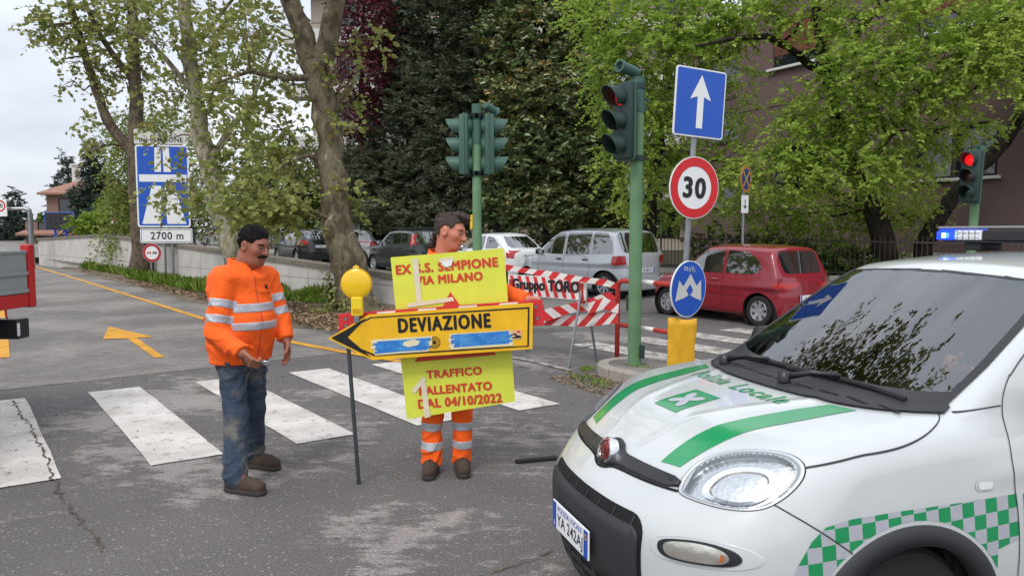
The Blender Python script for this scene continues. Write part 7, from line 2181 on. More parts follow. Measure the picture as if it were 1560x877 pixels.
# --- cabin
MB().box((XL - 1.42, -.66, .80), (XL - 1.02, .66, .955), .04).box((XL - 1.36, .18, .93), (XL - 1.14, .56, 1.035), .05).build('dashboard', K['plastic'], pc.root, autosm=40)
m = MB(); ring = []
for k in range(33):
    a = 2 * math.pi * k / 32
    ring.append((XL - 1.56 - .185 * math.sin(a) * .42, .36 + .185 * math.cos(a), 1.00 + .185 * math.sin(a) * .90))
m.tube(ring, .014, 8, cap=False); m.tube([(XL - 1.40, .36, .96), (XL - 1.555, .36, 1.0)], [.03, .05], 10)
for a in (0, math.pi, -math.pi / 2):
    m.tube([(XL - 1.56, .36, 1.0), (XL - 1.56 - .18 * math.sin(a) * .42, .36 + .18 * math.cos(a), 1.0 + .18 * math.sin(a) * .9)], .012, 6)
m.build('steering_wheel', K['plastic_s'], pc.root, smooth=True)
for y in (-.36, .36):
    st = MB().box((XL - 2.25, y - .24, .45), (XL - 1.75, y + .24, .60), .05).box((XL - 2.40, y - .23, .58), (XL - 2.24, y + .23, 1.12), .06).box((XL - 2.41, y - .12, 1.15), (XL - 2.30, y + .12, 1.32), .04)
    st.build('seat', K['plastic'], pc.root, autosm=40)
MB().box((XL - 3.25, -.60, .45), (XL - 2.85, .60, .62), .05).box((XL - 3.35, -.60, .6), (XL - 3.2, .60, 1.1), .05).build('rear_seat', K['plastic'], pc.root, autosm=40)
MB().box((XL - 3.3, -.70, .30), (XL - .95, .70, .33)).box((XL - 3.3, -.705, .33), (XL - 1.05, -.69, .96)).box((XL - 3.3, .69, .33), (XL - 1.05, .705, .96)).box((XL - 1.05, -.69, .33), (XL - 1.02, .69, .82)).build('cabin_lining', K['plastic'], pc.root)
pc.patch('headlining', [(1.74, -.46), (3.15, -.46), (3.15, .46), (1.74, .46)], 'T', M('headlining', (150, 150, 148), .9), -.045, .2)
MB().box((XL - 1.60, -.11, 1.36), (XL - 1.57, .11, 1.42), .01).tube([(XL - 1.585, 0, 1.41), (XL - 1.63, 0, 1.455)], .008, 6).build('rear_view_mirror', K['plastic_s'], pc.root)
# ================================================================== people
def snets_fast(f, lo, hi, h, B=4, margin=2.2):
    """surface nets that only evaluates blocks near the surface"""
    n = [int(math.ceil((hi[i] - lo[i]) / h / B)) * B + 1 for i in range(3)]
    ax = [(lo[i] + np.arange(n[i]) * h).astype(np.float32) for i in range(3)]
    cx = [a[::B] for a in ax]
    Xc, Yc, Zc = np.meshgrid(*cx, indexing='ij')
    Vc = f(Xc.ravel(), Yc.ravel(), Zc.ravel()).reshape(Xc.shape)
    near = np.abs(Vc) < margin * B * h
    blk = np.zeros([m - 1 for m in Vc.shape], bool)
    for a in (0, 1):
        for b in (0, 1):
            for c in (0, 1):
                blk |= near[a:a + blk.shape[0], b:b + blk.shape[1], c:c + blk.shape[2]]
    fill = np.repeat(np.repeat(np.repeat(Vc, B, 0), B, 1), B, 2)[:n[0], :n[1], :n[2]].astype(np.float32)
    fine = np.zeros(n, bool)
    up = np.repeat(np.repeat(np.repeat(blk, B, 0), B, 1), B, 2)
    fine[:-1, :-1, :-1] |= up; fine[1:, :-1, :-1] |= up; fine[:-1, 1:, :-1] |= up; fine[:-1, :-1, 1:] |= up; fine[1:, 1:, 1:] |= up
    fine[1:, 1:, :-1] |= up; fine[1:, :-1, 1:] |= up; fine[:-1, 1:, 1:] |= up
    I, J, L = np.nonzero(fine)
    fill[I, J, L] = f(ax[0][I], ax[1][J], ax[2][L])
    return snets_core(fill, lo, h)
def snets_core(V, lo, h):
    S = V < 0
    nx, ny, nz = (q - 1 for q in V.shape)
    cs = [(i, j, k) for i in (0, 1) for j in (0, 1) for k in (0, 1)]
    sl = lambda A, c: A[c[0]:c[0] + nx, c[1]:c[1] + ny, c[2]:c[2] + nz]
    cnt = sum(sl(S, c).astype(np.int8) for c in cs)
    act = (cnt > 0) & (cnt < 8)
    I, J, L = np.nonzero(act)
    idx = np.full(act.shape, -1, np.int64); idx[act] = np.arange(len(I))
    acc = np.zeros((len(I), 3)); num = np.zeros(len(I))
    for a in cs:
        for d in range(3):
            if a[d]: continue
            b = list(a); b[d] = 1
            va = V[I + a[0], J + a[1], L + a[2]]; vb = V[I + b[0], J + b[1], L + b[2]]
            x = (va < 0) != (vb < 0)
            t = np.where(x, va / np.where(x, va - vb, 1), 0)
            p = np.repeat(np.array([a], float), len(I), 0); p[:, d] += t
            acc[x] += p[x]; num[x] += 1
    P = (acc / num[:, None] + np.stack([I, J, L], 1)) * h + np.array(lo)
    Fs = []
    for d in range(3):
        o1, o2 = [(1, 2), (2, 0), (0, 1)][d]
        s0 = [slice(1, -1)] * 3; s1 = [slice(1, -1)] * 3
        s0[d] = slice(0, -1); s1[d] = slice(1, None)
        q = np.stack(np.nonzero(S[tuple(s0)] != S[tuple(s1)]), 1)
        off = np.ones(3, int); off[d] = 0
        q = q + off
        inside = S[q[:, 0], q[:, 1], q[:, 2]]
        def cell(da, db):
            c = q.copy(); c[:, o1] += da; c[:, o2] += db
            return idx[c[:, 0], c[:, 1], c[:, 2]]
        quad = np.stack([cell(-1, -1), cell(0, -1), cell(0, 0), cell(-1, 0)], 1)
        quad[~inside] = quad[~inside][:, ::-1]
        Fs.append(quad)
    Fq = np.concatenate(Fs)
    return P, Fq[(Fq >= 0).all(1)]

def RC(X, Y, Z, a, b, ra, rb):
    a = np.array(a, np.float32); b = np.array(b, np.float32); d = b - a; dd = float(d @ d) + 1e-9
    h = np.clip(((X - a[0]) * d[0] + (Y - a[1]) * d[1] + (Z - a[2]) * d[2]) / dd, 0, 1)
    return np.sqrt((X - a[0] - h * d[0]) ** 2 + (Y - a[1] - h * d[1]) ** 2 + (Z - a[2] - h * d[2]) ** 2) - (ra + (rb - ra) * h)
def EL(x, y, z, c, r):
    x, y, z = x - c[0], y - c[1], z - c[2]
    k0 = np.sqrt((x / r[0]) ** 2 + (y / r[1]) ** 2 + (z / r[2]) ** 2); k1 = np.sqrt((x / r[0] ** 2) ** 2 + (y / r[1] ** 2) ** 2 + (z / r[2] ** 2) ** 2) + 1e-9
    return k0 * (k0 - 1) / k1
def folds(X, Y, Z, sc_=1.0, ph=0.0):
    a = np.sin(38 * Z + 9 * np.sin(7 * X + ph) + 6 * np.sin(9 * Y)) * np.sin(11 * X + 5 * Z + ph) * .5
    b = np.sin(61 * (Z * .7 + X * .6) + 5 * np.sin(13 * Y + ph)) * .28
    c = np.sin(23 * (X - Y * .8) + 14 * Z + ph) * .45
    w = Z + .10 * np.sin(5.2 * X + 4.1 * Y + ph) + .05 * np.sin(13 * X - 9 * Y)
    rg = (1 - np.abs(np.sin(34 * w + 2.5 * np.sin(8 * (X + Y) + ph)))) ** 2 * (.5 + .5 * np.sin(9 * X + 7 * Z + 2 * ph))
    return (a + b + c) * .003 * sc_ - rg * .0065 * sc_
def frame_of(fx, fy, pitch=0.0, roll=0.0):
    """columns: forward, left, up"""
    f = Vector((fx, fy, 0)).normalized(); l = Vector((-f.y, f.x, 0)); u = Vector((0, 0, 1))
    m = Matrix.Rotation(roll, 3, f) @ Matrix.Rotation(pitch, 3, l)
    return np.array([list(m @ f), list(m @ l), list(m @ u)], np.float32)     # rows are the axes
def to_frame(X, Y, Z, c, A):
    x, y, z = X - c[0], Y - c[1], Z - c[2]
    return A[0][0] * x + A[0][1] * y + A[0][2] * z, A[1][0] * x + A[1][1] * y + A[1][2] * z, A[2][0] * x + A[2][1] * y + A[2][2] * z

def hand_parts(w, d, pn, curl, ts, k=1.0, spread=.0):
    """palm and five fingers: wrist, direction, palm normal, curl per joint, thumb side"""
    w, d, pn = (np.array(v, float) for v in (w, d, pn)); d /= np.linalg.norm(d); pn -= d * (pn @ d); pn /= np.linalg.norm(pn)
    s = np.cross(pn, d) * ts
    out = []
    for i in range(4):
        off = (1.5 - i) * .0205 * k
        out.append((w + d * .012 * k + s * off * .6, w + d * .082 * k + s * off, .016 * k, .0125 * k))
        p = w + d * .084 * k + s * off
        ln = (.043, .047, .044, .034)[i] * k
        a = curl * .55; q = p
        for j, f_ in enumerate((1.0, .62, .5)):
            e = d * math.cos(a) + pn * math.sin(a) + s * spread * (1.5 - i)
            nx_ = q + e * ln * f_
            out.append((q, nx_, (.0098 - .0008 * j) * k, (.0092 - .0012 * j) * k)); q = nx_; a += curl
    p = w + d * .022 * k + s * .026 * k
    e = d * .62 + s * .62 + pn * .35; e /= np.linalg.norm(e)
    q = p + e * .042 * k; out.append((p, q, .0155 * k, .0125 * k))
    e2 = d * .85 + s * .15 + pn * (.3 + .35 * curl); e2 /= np.linalg.norm(e2)
    r_ = q + e2 * .032 * k; out.append((q, r_, .0118 * k, .0105 * k))
    e3 = d * .8 - s * .1 + pn * (.35 + .5 * curl); e3 /= np.linalg.norm(e3)
    out.append((r_, r_ + e3 * .024 * k, .0102 * k, .0085 * k))
    return out

def head_fn(c, A, neck, chub=0.0):
    def f(X, Y, Z):
        x, y, z = to_frame(X, Y, Z, c, A)
        d = EL(x, y, z, (-.012, 0, .030), (.100, .077, .096))
        d = smin(d, EL(x, y, z, (.026, 0, -.040), (.066 + .004 * chub, .057 + .011 * chub, .080)), .035)
        d = smin(d, EL(x, y, z, (.058, 0, -.094), (.030, .030 + .01 * chub, .024)), .03)
        if chub: d = smin(d, EL(x, y, z, (.022, 0, -.098), (.055, .058, .036)), .04)
        d = smin(d, EL(x, y, z, (.070, 0, .036), (.026, .052, .016)), .02)                       # brow
        d = smin(d, RC(x, y, z, (.086, 0, .024), (.114, 0, -.022), .009, .0145), .014)           # nose
        d = smin(d, EL(np.abs(x - .094) * 1.0 + .0, np.abs(y) - .0125, z + .027, (0, 0, 0), (.013, .009, .009)), .010)
        d = smin(d, EL(x, np.abs(y) - .040, z + .012, (.058, 0, 0), (.026, .022, .022)), .03)    # cheek bones
        d = smax(d, -(EL(x, np.abs(y) - .033, z - .010, (.094, 0, 0), (.014, .018, .011))), .012)  # eye sockets
        d = smin(d, EL(x, y, z, (.086, 0, -.052), (.014, .024, .008)), .010)                     # lips
        d = smin(d, EL(x, y, z, (.083, 0, -.066), (.014, .021, .008)), .010)
        d = smin(d, EL(x, np.abs(y) - .080, z + .006, (-.008, 0, 0), (.022, .011, .034)), .010)  # ears
        d = smax(d, -(EL(x, np.abs(y) - .090, z + .004, (-.004, 0, 0), (.011, .008, .018))), .006)
        n0 = np.array(c) + A[0] * -.022 + A[2] * -.055
        d = smin(d, RC(X, Y, Z, n0, neck, .056 + .008 * chub, .066 + .008 * chub), .03)
        return d
    return f
HZ = ([-.16, -.10, -.05, -.02, .0, .03, .055, .075, .095, .14], [-.085, -.06, -.040, -.022, .012, .040, .058, .080, .105, .13])

def person(name, label, root, J, opt):
    """J: joints in world space; builds one continuous body and its clothes"""
    root = Vector(root)
    pr = empty(name, root, 0, label, 'person')
    rt = np.array(root)
    Jn = {k: np.array(v, float) - rt for k, v in J.items()}
    fA = frame_of(*opt['face'])                       # torso frame
    hA = frame_of(*opt['head'])
    skin = opt['skin']
    ch, pv = Jn['chest'], Jn['pelvis']
    tor = opt['torso']                                 # list of (offset from pelvis along up, forward offset, radii fwd/left/up)
    hands = []
    for h_ in opt['hands']: hands += h_ if isinstance(h_, list) else [h_]
    hd = head_fn(Jn['head'], hA, Jn['neck'], opt.get('chub', 0))
    fat = opt.get('fat', 1.0)
    def torso(X, Y, Z, inf=0.0):
        x, y, z = to_frame(X, Y, Z, pv, fA)
        d = None
        for up_, fo, r_ in tor:
            e = EL(x, y, z, (fo, 0, up_), (r_[0] + inf, r_[1] + inf, r_[2] + inf))
            d = e if d is None else smin(d, e, .09)
        return d
    def arms(X, Y, Z, inf=0.0, end=1.0):
        d = None
        for s in 'RL':
            w = Jn['el' + s] + (Jn['wr' + s] - Jn['el' + s]) * end
            e = smin(RC(X, Y, Z, Jn['sh' + s], Jn['el' + s], .060 * fat + inf, .047 * fat + inf), RC(X, Y, Z, Jn['el' + s], w, .047 * fat + inf, .034 * fat + inf), .03)
            d = e if d is None else np.minimum(d, e)
        return d
    def legs(X, Y, Z, inf=0.0, end=1.0, low=0.0):
        d = None
        for s in 'RL':
            an = Jn['kn' + s] + (Jn['an' + s] - Jn['kn' + s]) * end
            e = smin(RC(X, Y, Z, Jn['hi' + s], Jn['kn' + s], .088 * fat + inf, .060 * fat + inf), RC(X, Y, Z, Jn['kn' + s], an, .060 * fat + inf, .044 + inf + low), .04)
            d = e if d is None else smin(d, e, .02)
        return d
    def body(X, Y, Z):
        d = smin(torso(X, Y, Z, -.004), smin(arms(X, Y, Z), legs(X, Y, Z), .01), .05)
        d = smin(d, hd(X, Y, Z), .03)
        for a, b, ra, rb in hands: d = smin(d, RC(X, Y, Z, a, b, ra, rb), .007)
        for s in 'RL':
            d = smin(d, RC(X, Y, Z, Jn['an' + s], Jn['to' + s] * .7 + Jn['an' + s] * .3 + np.array([0, 0, .0]), .042, .03), .02)
        return d
    allp = np.array(list(Jn.values()) + [h[1] for h in hands])
    lo = allp.min(0) - .30; hi = allp.max(0) + .30; lo[2] = -.03; hi[2] = Jn['head'][2] + .17
    P, F = snets_fast(body, lo, hi, .0062)
    mobj('body', P, F, skin, pr, True)
    # hair
    hc = Jn['head']
    def hair(X, Y, Z):
        x, y, z = to_frame(X, Y, Z, hc, hA)
        w = .0028 * np.sin(95 * x + 40 * z) * np.sin(110 * y + 30 * x) + .0018 * np.sin(160 * z + 70 * y)
        d = EL(x, y, z, (-.013, 0, .032), (.106, .083, .102)) + w + .0022 * np.sin(48 * x + 21 * y) * np.sin(57 * y + 13 * z)
        for c_, r_ in opt.get('hair_lumps', []): d = smin(d, EL(x, y, z, c_, r_) + w * 1.6, .015)
        cut = x - np.interp(z, *opt.get('hairline', HZ)) + .004 * np.sin(150 * y + 60 * z) + .12 * np.maximum(0, .045 - np.abs(y)) * opt.get('front', 0)
        ear = .045 - np.sqrt((x + .004) ** 2 + (z + .006) ** 2)
        return smax(smax(d, cut, .008), np.where(np.abs(y) > .055, ear, -1), .006)
    P, F = snets_fast(hair, hc - .2, hc + np.array([.2, .2, .2]), .0055)
    mobj('hair', P, F, opt['hairmat'], pr, True)
    rs = np.random.RandomState(7); fi = rs.randint(0, len(F), 2600); hp = P[F[fi]].mean(1)
    hn = unit(np.cross(P[F[fi, 1]] - P[F[fi, 0]], P[F[fi, 2]] - P[F[fi, 0]])); rel = hp - hc
    hn = hn * np.sign((hn * rel).sum(1, keepdims=True))
    side = (rel @ hA[1])[:, None]; upz = (rel @ hA[2])[:, None]
    comb = -hA[0] * .8 + hA[1] * np.sign(side) * .3 - hA[2] * np.clip(.07 - upz, 0, .1) * 14 + rs.normal(size=hp.shape) * .35
    comb = unit(comb - hn * (comb * hn).sum(1, keepdims=True)) + hn * rs.uniform(.05, .45, (len(hp), 1))
    hk = opt.get('strand', .024)
    tag(link('hair_strands', leaf_mesh('hair_strands', hp - hn * .003, comb, hn, hk * rs.uniform(.5, 1.3, len(hp)), np.full(len(hp), .0017), rs.random(len(hp)), opt['hairmat'], .02), pr), kind='stuff')
    def at_head(v): return hc + hA[0] * v[0] + hA[1] * v[1] + hA[2] * v[2]
    for sg in (1, -1):
        e = at_head((.0785, sg * .033, .0105))
        MB().lathe([(0, -.0115), (.006, -.0098), (.0102, -.005), (.0115, 0), (.0102, .005), (.006, .0098), (0, .0115)], 14, 'z', tuple(e)).build('eye', K['eye'], pr, smooth=True)
        e = at_head((.0885, sg * .034, .0085))
        MB().lathe([(0, -.005), (.0036, -.0036), (.005, 0), (.0036, .0036), (0, .005)], 12, 'z', tuple(e)).build('iris', K['black'], pr, smooth=True)
        MB().tube([at_head((.0885, sg * .014, .030)), at_head((.092, sg * .032, .0345)), at_head((.079, sg * .053, .029))], [.0045, .005, .003], 6).build('eyebrow', opt['hairmat'], pr, smooth=True)
        MB().tube([at_head((.0905, sg * .022, .0165)), at_head((.0945, sg * .034, .0175)), at_head((.086, sg * .047, .013))], [.003, .0036, .0026], 6).build('eyelid', skin, pr, smooth=True)
    MB().tube([at_head((.0945, -.024, -.061)), at_head((.101, 0, -.0592)), at_head((.0945, .024, -.061))], [.002, .003, .002], 6).build('mouth', K['lip'], pr, smooth=True)
    if opt.get('moustache'):
        MB().tube([at_head((.082, -.038, -.053)), at_head((.098, -.020, -.043)), at_head((.105, 0, -.040)), at_head((.098, .020, -.043)), at_head((.082, .038, -.053))], [.006, .0115, .0115, .0115, .006], 8).build('moustache', K['hair'], pr, smooth=True)
    # jacket
    hem = opt['hem']; ck = opt.get('cuff', .93)
    def jacket(X, Y, Z):
        fo = folds(X, Y, Z, opt.get('fold', 1.0), 1.3)
        t = torso(X, Y, Z, .022)
        x, y, z = to_frame(X, Y, Z, pv, fA)
        t = smin(t, RC(X, Y, Z, Jn['shR'], Jn['shL'], .058, .058), .07)
        t = smin(t, RC(X, Y, Z, Jn['neck'] - np.array([0, 0, .06]), Jn['neck'] + np.array([0, 0, .004]), .095, .078), .05)
        sk = opt.get('skirt', (.15, .185)); zz = np.clip((z + .13) / .30, 0, 1)
        t = smin(t, np.maximum((np.sqrt((x / (sk[0] + .03 * zz)) ** 2 + (y / (sk[1] + .015 * zz)) ** 2) - 1) * sk[0], np.abs(z - .03) - .17), .05)
        d = smin(t, arms(X, Y, Z, .019, ck), .018) + fo
        d = smax(d, hem - Z + .008 * np.sin(9 * X + 4 * Y), .01)
        # open neck
        nk = Jn['neck'] + fA[0] * .01
        d = smax(d, Z - (Jn['neck'][2] + .030 - .75 * np.maximum(0, x - (nk - pv) @ fA[0] - .05)), .012)
        d = smax(d, -RC(X, Y, Z, Jn['neck'] - np.array([0, 0, .02]) + fA[0] * .005, np.array(Jn['head']) - np.array([0, 0, .02]), .066, .07), .01)
        for s in 'RL':
            dv = Jn['wr' + s] - Jn['el' + s]; dv = dv / np.linalg.norm(dv); e = Jn['el' + s] + (Jn['wr' + s] - Jn['el' + s]) * (ck + .03)
            pl_ = (X - e[0]) * dv[0] + (Y - e[1]) * dv[1] + (Z - e[2]) * dv[2]
            nearw = RC(X, Y, Z, e, e + dv * .12, .09, .09)
            d = np.where(nearw < 0, smax(d, pl_, .006), d)
        return d
    JK = jacket
    P, F = snets_fast(jacket, lo, hi, .0068)
    jo = mobj('jacket', P, F, opt['jacketmat'], pr, True)
    def shell(name, fn, reg, inf, mat, box=None, h=.0066, parent=None):
        g = lambda X, Y, Z: np.maximum(fn(X, Y, Z) - inf, reg(X, Y, Z))
        P, F = snets_fast(g, (box[0] if box else lo), (box[1] if box else hi), h)
        if len(P): return mobj(name, P, F, mat, parent or pr, True)
    # collar: two raised flaps
    def collar(X, Y, Z):
        n = Jn['neck']; x, y, z = to_frame(X, Y, Z, n, fA)
        r_ = np.sqrt((x + .008) ** 2 + (y * .92) ** 2)
        rr = .084 + .40 * np.maximum(0, .055 - z)
        d = np.abs(r_ - rr) - .0075
        d = smax(d, np.abs(z - .030 + .32 * np.maximum(x, -.02)) - .042, .006)
        return smax(d, .010 + .5 * np.maximum(0, z) - np.abs(y) - 3 * np.maximum(0, .03 - x), .006)
    P, F = snets_fast(collar, Jn['neck'] - .2, Jn['neck'] + .2, .0055)
    mobj('collar', P, F, opt['jacketmat'], jo, True)
    for zc in opt.get('bands', []):
        def reg(X, Y, Z, zc=zc):
            x, y, z = to_frame(X, Y, Z, pv, fA)
            da = arms(X, Y, Z, .024, ck)
            return np.maximum(np.maximum(np.abs(Z - zc - .0 * x) - .027, torso(X, Y, Z, .05)), .004 - da)
        shell('reflective_band', jacket, reg, .0035, K['reflect'], parent=jo)
    for s, tt in opt.get('arm_bands', []):
        a, b = Jn['sh' + s], Jn['el' + s]; dv = (b - a) / np.linalg.norm(b - a); m_ = a + (b - a) * tt
        def reg(X, Y, Z, m_=m_, dv=dv, a=a, b=b):
            pl_ = np.abs((X - m_[0]) * dv[0] + (Y - m_[1]) * dv[1] + (Z - m_[2]) * dv[2]) - .027
            return np.maximum(pl_, RC(X, Y, Z, a, b, .105 * fat, .095 * fat))
        shell('sleeve_band', jacket, reg, .0035, K['reflect'], (m_ - .2, m_ + .2), parent=jo)
    if opt.get('zip'):
        def regp(X, Y, Z):
            x, y, z = to_frame(X, Y, Z, pv, fA)
            return np.maximum(np.maximum(np.abs(z - .035 + .35 * (y + .10)) - .010, np.abs(y + .10) - .065), -x)
        shell('pocket_flap', jacket, regp, .006, opt['jacketmat'], h=.005, parent=jo)
        # zip line and chest badge lie on the jacket front
        def reg(X, Y, Z):
            x, y, z = to_frame(X, Y, Z, pv, fA)
            return np.maximum(np.maximum(np.abs(y - .0) - .005, -x), np.maximum(Z - Jn['neck'][2] - .0, hem + .01 - Z))
        shell('zip', jacket, reg, .003, opt.get('zipmat', K['printred']), h=.005, parent=jo)
        c_ = pv + fA[1] * .085 + fA[2] * (opt['zip'])
        # push out to the surface
        q = c_ + fA[0] * .35
        for _ in range(40):
            v = float(jacket(*(np.array([t], np.float32) for t in q))[0])
            q = q - fA[0] * max(.001, v * .8)
            if v < .004: break
        rows = [(0, .012, .012), (-.012, -.004, .02), (.012, .006, .016), (.004, -.02, .01)]
        badge = MB()
        for k in range(10):
            a = 2 * math.pi * k / 10
            badge.v.append(tuple(q + fA[1] * (.018 * math.cos(a) * (1.2 if k % 2 else .55)) + fA[2] * (.022 * math.sin(a) * (1.2 if k % 2 else .55)) + fA[0] * .004))
        badge.f.append(tuple(range(10)))
        badge.build('chest_badge', K['black'], jo)
        ln_ = MB(); ln_.add([tuple(q + fA[1] * a + fA[2] * b + fA[0] * .004) for a, b in ((-.024, -.036), (.024, -.036), (.024, -.042), (-.024, -.042))], [(0, 1, 2, 3)]); ln_.build('badge_line', K['black'], jo)
    # trousers
    def trousers(X, Y, Z):
        fo = folds(X, Y, Z, opt.get('tfold', 1.2), 4.1)
        d = legs(X, Y, Z, opt.get('tinf', .018), 1.0, opt.get('tlow', .016))
        x, y, z = to_frame(X, Y, Z, pv, fA)
        d = smin(d, EL(x, y, z, (-.01, 0, -.02), (.145 * fat, .175 * fat, .15)), .06) + fo
        d = smax(d, Z - (pv[2] + .10), .01)
        for s in 'RL':
            a_ = Jn['an' + s]
            nearf = np.sqrt((X - a_[0]) ** 2 + (Y - a_[1]) ** 2) - .14
            d = np.where(nearf < 0, smax(d, (a_[2] + opt.get('them', -.045)) - Z, .008), d)
        return d
    P, F = snets_fast(trousers, lo, hi, .0068)
    to = mobj('trousers', P, F, opt['trousermat'], pr, True)
    for zc in opt.get('leg_bands', []):
        for s in 'RL':
            a, b = Jn['kn' + s], Jn['an' + s]
            def reg(X, Y, Z, a=a, b=b, zc=zc): return np.maximum(np.abs(Z - zc + .05 * (X - a[0])) - .029, RC(X, Y, Z, a, b, .13, .12))
            shell('reflective_band', trousers, reg, .0035, K['reflect'], parent=to)
    # boots
    for s in 'RL':
        a, t = Jn['an' + s], Jn['to' + s]
        dr = t - a; dr[2] = 0; dr = dr / np.linalg.norm(dr); g0 = 0.0
        heel = np.array([a[0], a[1], .0]) - dr * .055
        def boot(X, Y, Z, a=a, dr=dr, t=t):
            toe = np.array([t[0], t[1], .046])
            hl_ = np.array([a[0], a[1], .05]) - dr * .03
            d = RC(X, Y, Z, hl_, toe, .044, .043)
            d = smin(d, RC(X, Y, Z, np.array([a[0], a[1], .06]) + dr * .03, toe - dr * .05 + np.array([0, 0, .015]), .046, .04), .03)
            d = smin(d, RC(X, Y, Z, np.array([a[0], a[1], .05]), np.array([a[0], a[1], .145]), .047, .050), .04)
            d = smax(d, .024 - Z, .008)
            return smax(d, Z - .150, .008) + .0012 * np.sin(90 * X) * np.sin(80 * Z)
        cc = (a + t) / 2; bl_, bh_ = np.array([cc[0] - .24, cc[1] - .24, -.02]), np.array([cc[0] + .24, cc[1] + .24, .2])
        P, F = snets_fast(boot, bl_, bh_, .0065)
        bo_ = mobj('boot', P, F, opt.get('bootmat', K['boot']), pr, True)
        def sole(X, Y, Z, boot=boot):
            return np.maximum(boot(X, Y, np.maximum(Z, .036)) - .004, np.abs(Z - .0165) - .0155)
        P, F = snets_fast(sole, bl_, bh_, .0065)
        mobj('sole', P, F, K['sole'], bo_, True)
        sd_ = np.array([-dr[1], dr[0], 0])
        lc_ = MB()
        for k in range(4):
            c_ = np.array([a[0], a[1], 0]) + dr * (.045 + .026 * k) + np.array([0, 0, .122 - .013 * k])
            lc_.tube([c_ - sd_ * .026 - np.array([0, 0, .012]), c_ + np.array([0, 0, .004]), c_ + sd_ * .026 - np.array([0, 0, .012])], .006, 5)
        tag(lc_.build('laces', opt.get('lacemat', K['lace']), bo_, smooth=True), kind='stuff')
    return pr, Jn

# --- worker in jeans, holding pliers
r1 = np.array([-1.73, 4.87, 0.0])
pj = lambda px, py, Y: tuple(PY(px, py, Y))
J1 = dict(head=pj(387, 374, 4.84), neck=pj(372, 411, 4.87), chest=pj(370, 450, 4.87), pelvis=pj(367, 528, 4.87),
          shR=pj(343, 425, 4.70), shL=pj(407, 423, 5.0), elR=pj(330, 506, 4.62), wrR=pj(369, 538, 4.53), elL=pj(427, 487, 4.98), wrL=pj(436, 517, 4.92),
          hiR=pj(351, 534, 4.80), hiL=pj(383, 532, 4.94), knR=pj(360, 632, 4.73), knL=pj(387, 622, 4.98), anR=pj(358, 724, 4.62), anL=pj(386, 690, 5.11), toR=pj(395, 742, 4.55), toL=pj(418, 703, 5.04))
J1['toR'] = (J1['toR'][0], J1['toR'][1], .045); J1['toL'] = (J1['toL'][0], J1['toL'][1], .045)
J1['anR'] = (J1['anR'][0], J1['anR'][1], .09); J1['anL'] = (J1['anL'][0], J1['anL'][1], .09)
hr = hand_parts(np.array(J1['wrR']) - r1, (.62, -.18, -.55), (.35, .75, .3), 1.15, 1)
hl_ = hand_parts(np.array(J1['wrL']) - r1, (.12, -.05, -1), (-.75, -.55, 0), .42, 1)
w1, _ = person('person', 'worker in orange jacket and dirty jeans with a moustache, holding pliers', r1, J1,
       dict(face=(.80, -.60), head=(.92, -.39, R(17)), skin=K['skin_a'], hairmat=K['hair'], chub=.9, fat=.98, moustache=True,
            torso=[(0, -.01, (.140, .170, .15)), (.16, .04, (.178, .190, .17)), (.34, .02, (.140, .185, .19)), (.44, -.005, (.11, .175, .11))],
            hands=[hr, hl_], hem=.80, bands=[1.165, 1.048], arm_bands=[('R', .47), ('R', .76), ('L', .5), ('L', .8)], jacketmat=K['hiorange_dirty'], trousermat=K['jeans'], zip=.40, fold=1.7, tfold=2.2, tinf=.012, skirt=(.168, .195), tlow=.018, them=-.062, cuff=.95))
# pliers in the right hand
wr = Vector(J1['wrR']); 
pq = wr + Vector((.055, -.02, -.045))
pl_ = empty('pliers', pq, 0, 'steel pliers held in the right hand of the worker in jeans', 'pliers')
MB().tube([(-.05, .01, .01), (0, .003, .004), (.05, -.003, -.004), (.075, -.004, -.01)], [.006, .007, .007, .006], 8).tube([(-.05, .012, -.012), (0, .006, -.010), (.05, 0, -.008), (.075, -.004, -.01)], [.006, .007, .007, .006], 8).build('handles', K['metal_dark'], pl_, smooth=True)
MB().tube([(.075, -.004, -.01), (.095, -.005, -.004), (.125, -.006, -.006)], [.012, .014, .005], 8).tube([(.08, -.004, -.012), (.1, -.005, -.02), (.125, -.006, -.012)], [.01, .010, .005], 8).build('jaws', K['metal'], pl_, smooth=True)

# --- worker carrying the signs
r2 = np.array([-.44, 5.0, 0.0])
J2 = dict(head=pj(686, 354, 5.0), neck=pj(675, 396, 5.02), chest=pj(680, 440, 5.03), pelvis=pj(681, 530, 5.03),
          shR=pj(640, 412, 5.03), shL=pj(720, 412, 5.03), elR=pj(622, 480, 5.06), wrR=pj(640, 498, 4.93), elL=pj(766, 446, 5.03), wrL=pj(806, 457, 4.90),
          hiR=pj(662, 540, 5.03), hiL=pj(701, 540, 5.03), knR=pj(660, 630, 5.0), knL=pj(704, 628, 5.02), anR=pj(657, 705, 4.98), anL=pj(704, 700, 5.02), toR=pj(653, 722, 4.84), toL=pj(706, 716, 4.88))
for k in ('anR', 'anL'): J2[k] = (J2[k][0], J2[k][1], .09)
for k in ('toR', 'toL'): J2[k] = (J2[k][0], J2[k][1], .045)
hl2 = hand_parts(np.array(J2['wrL']) - r2, (.75, -.55, -.12), (-.35, -.60, -.55), 1.0, -1)
hr2 = hand_parts(np.array(J2['wrR']) - r2, (.5, -.5, -.1), (.3, -.7, 0), .9, 1)
HZ2 = ([-.20, -.12, -.08, -.04, .0, .03, .055, .075, .095, .14], [-.055, -.055, -.048, -.035, .002, .034, .046, .060, .105, .14])
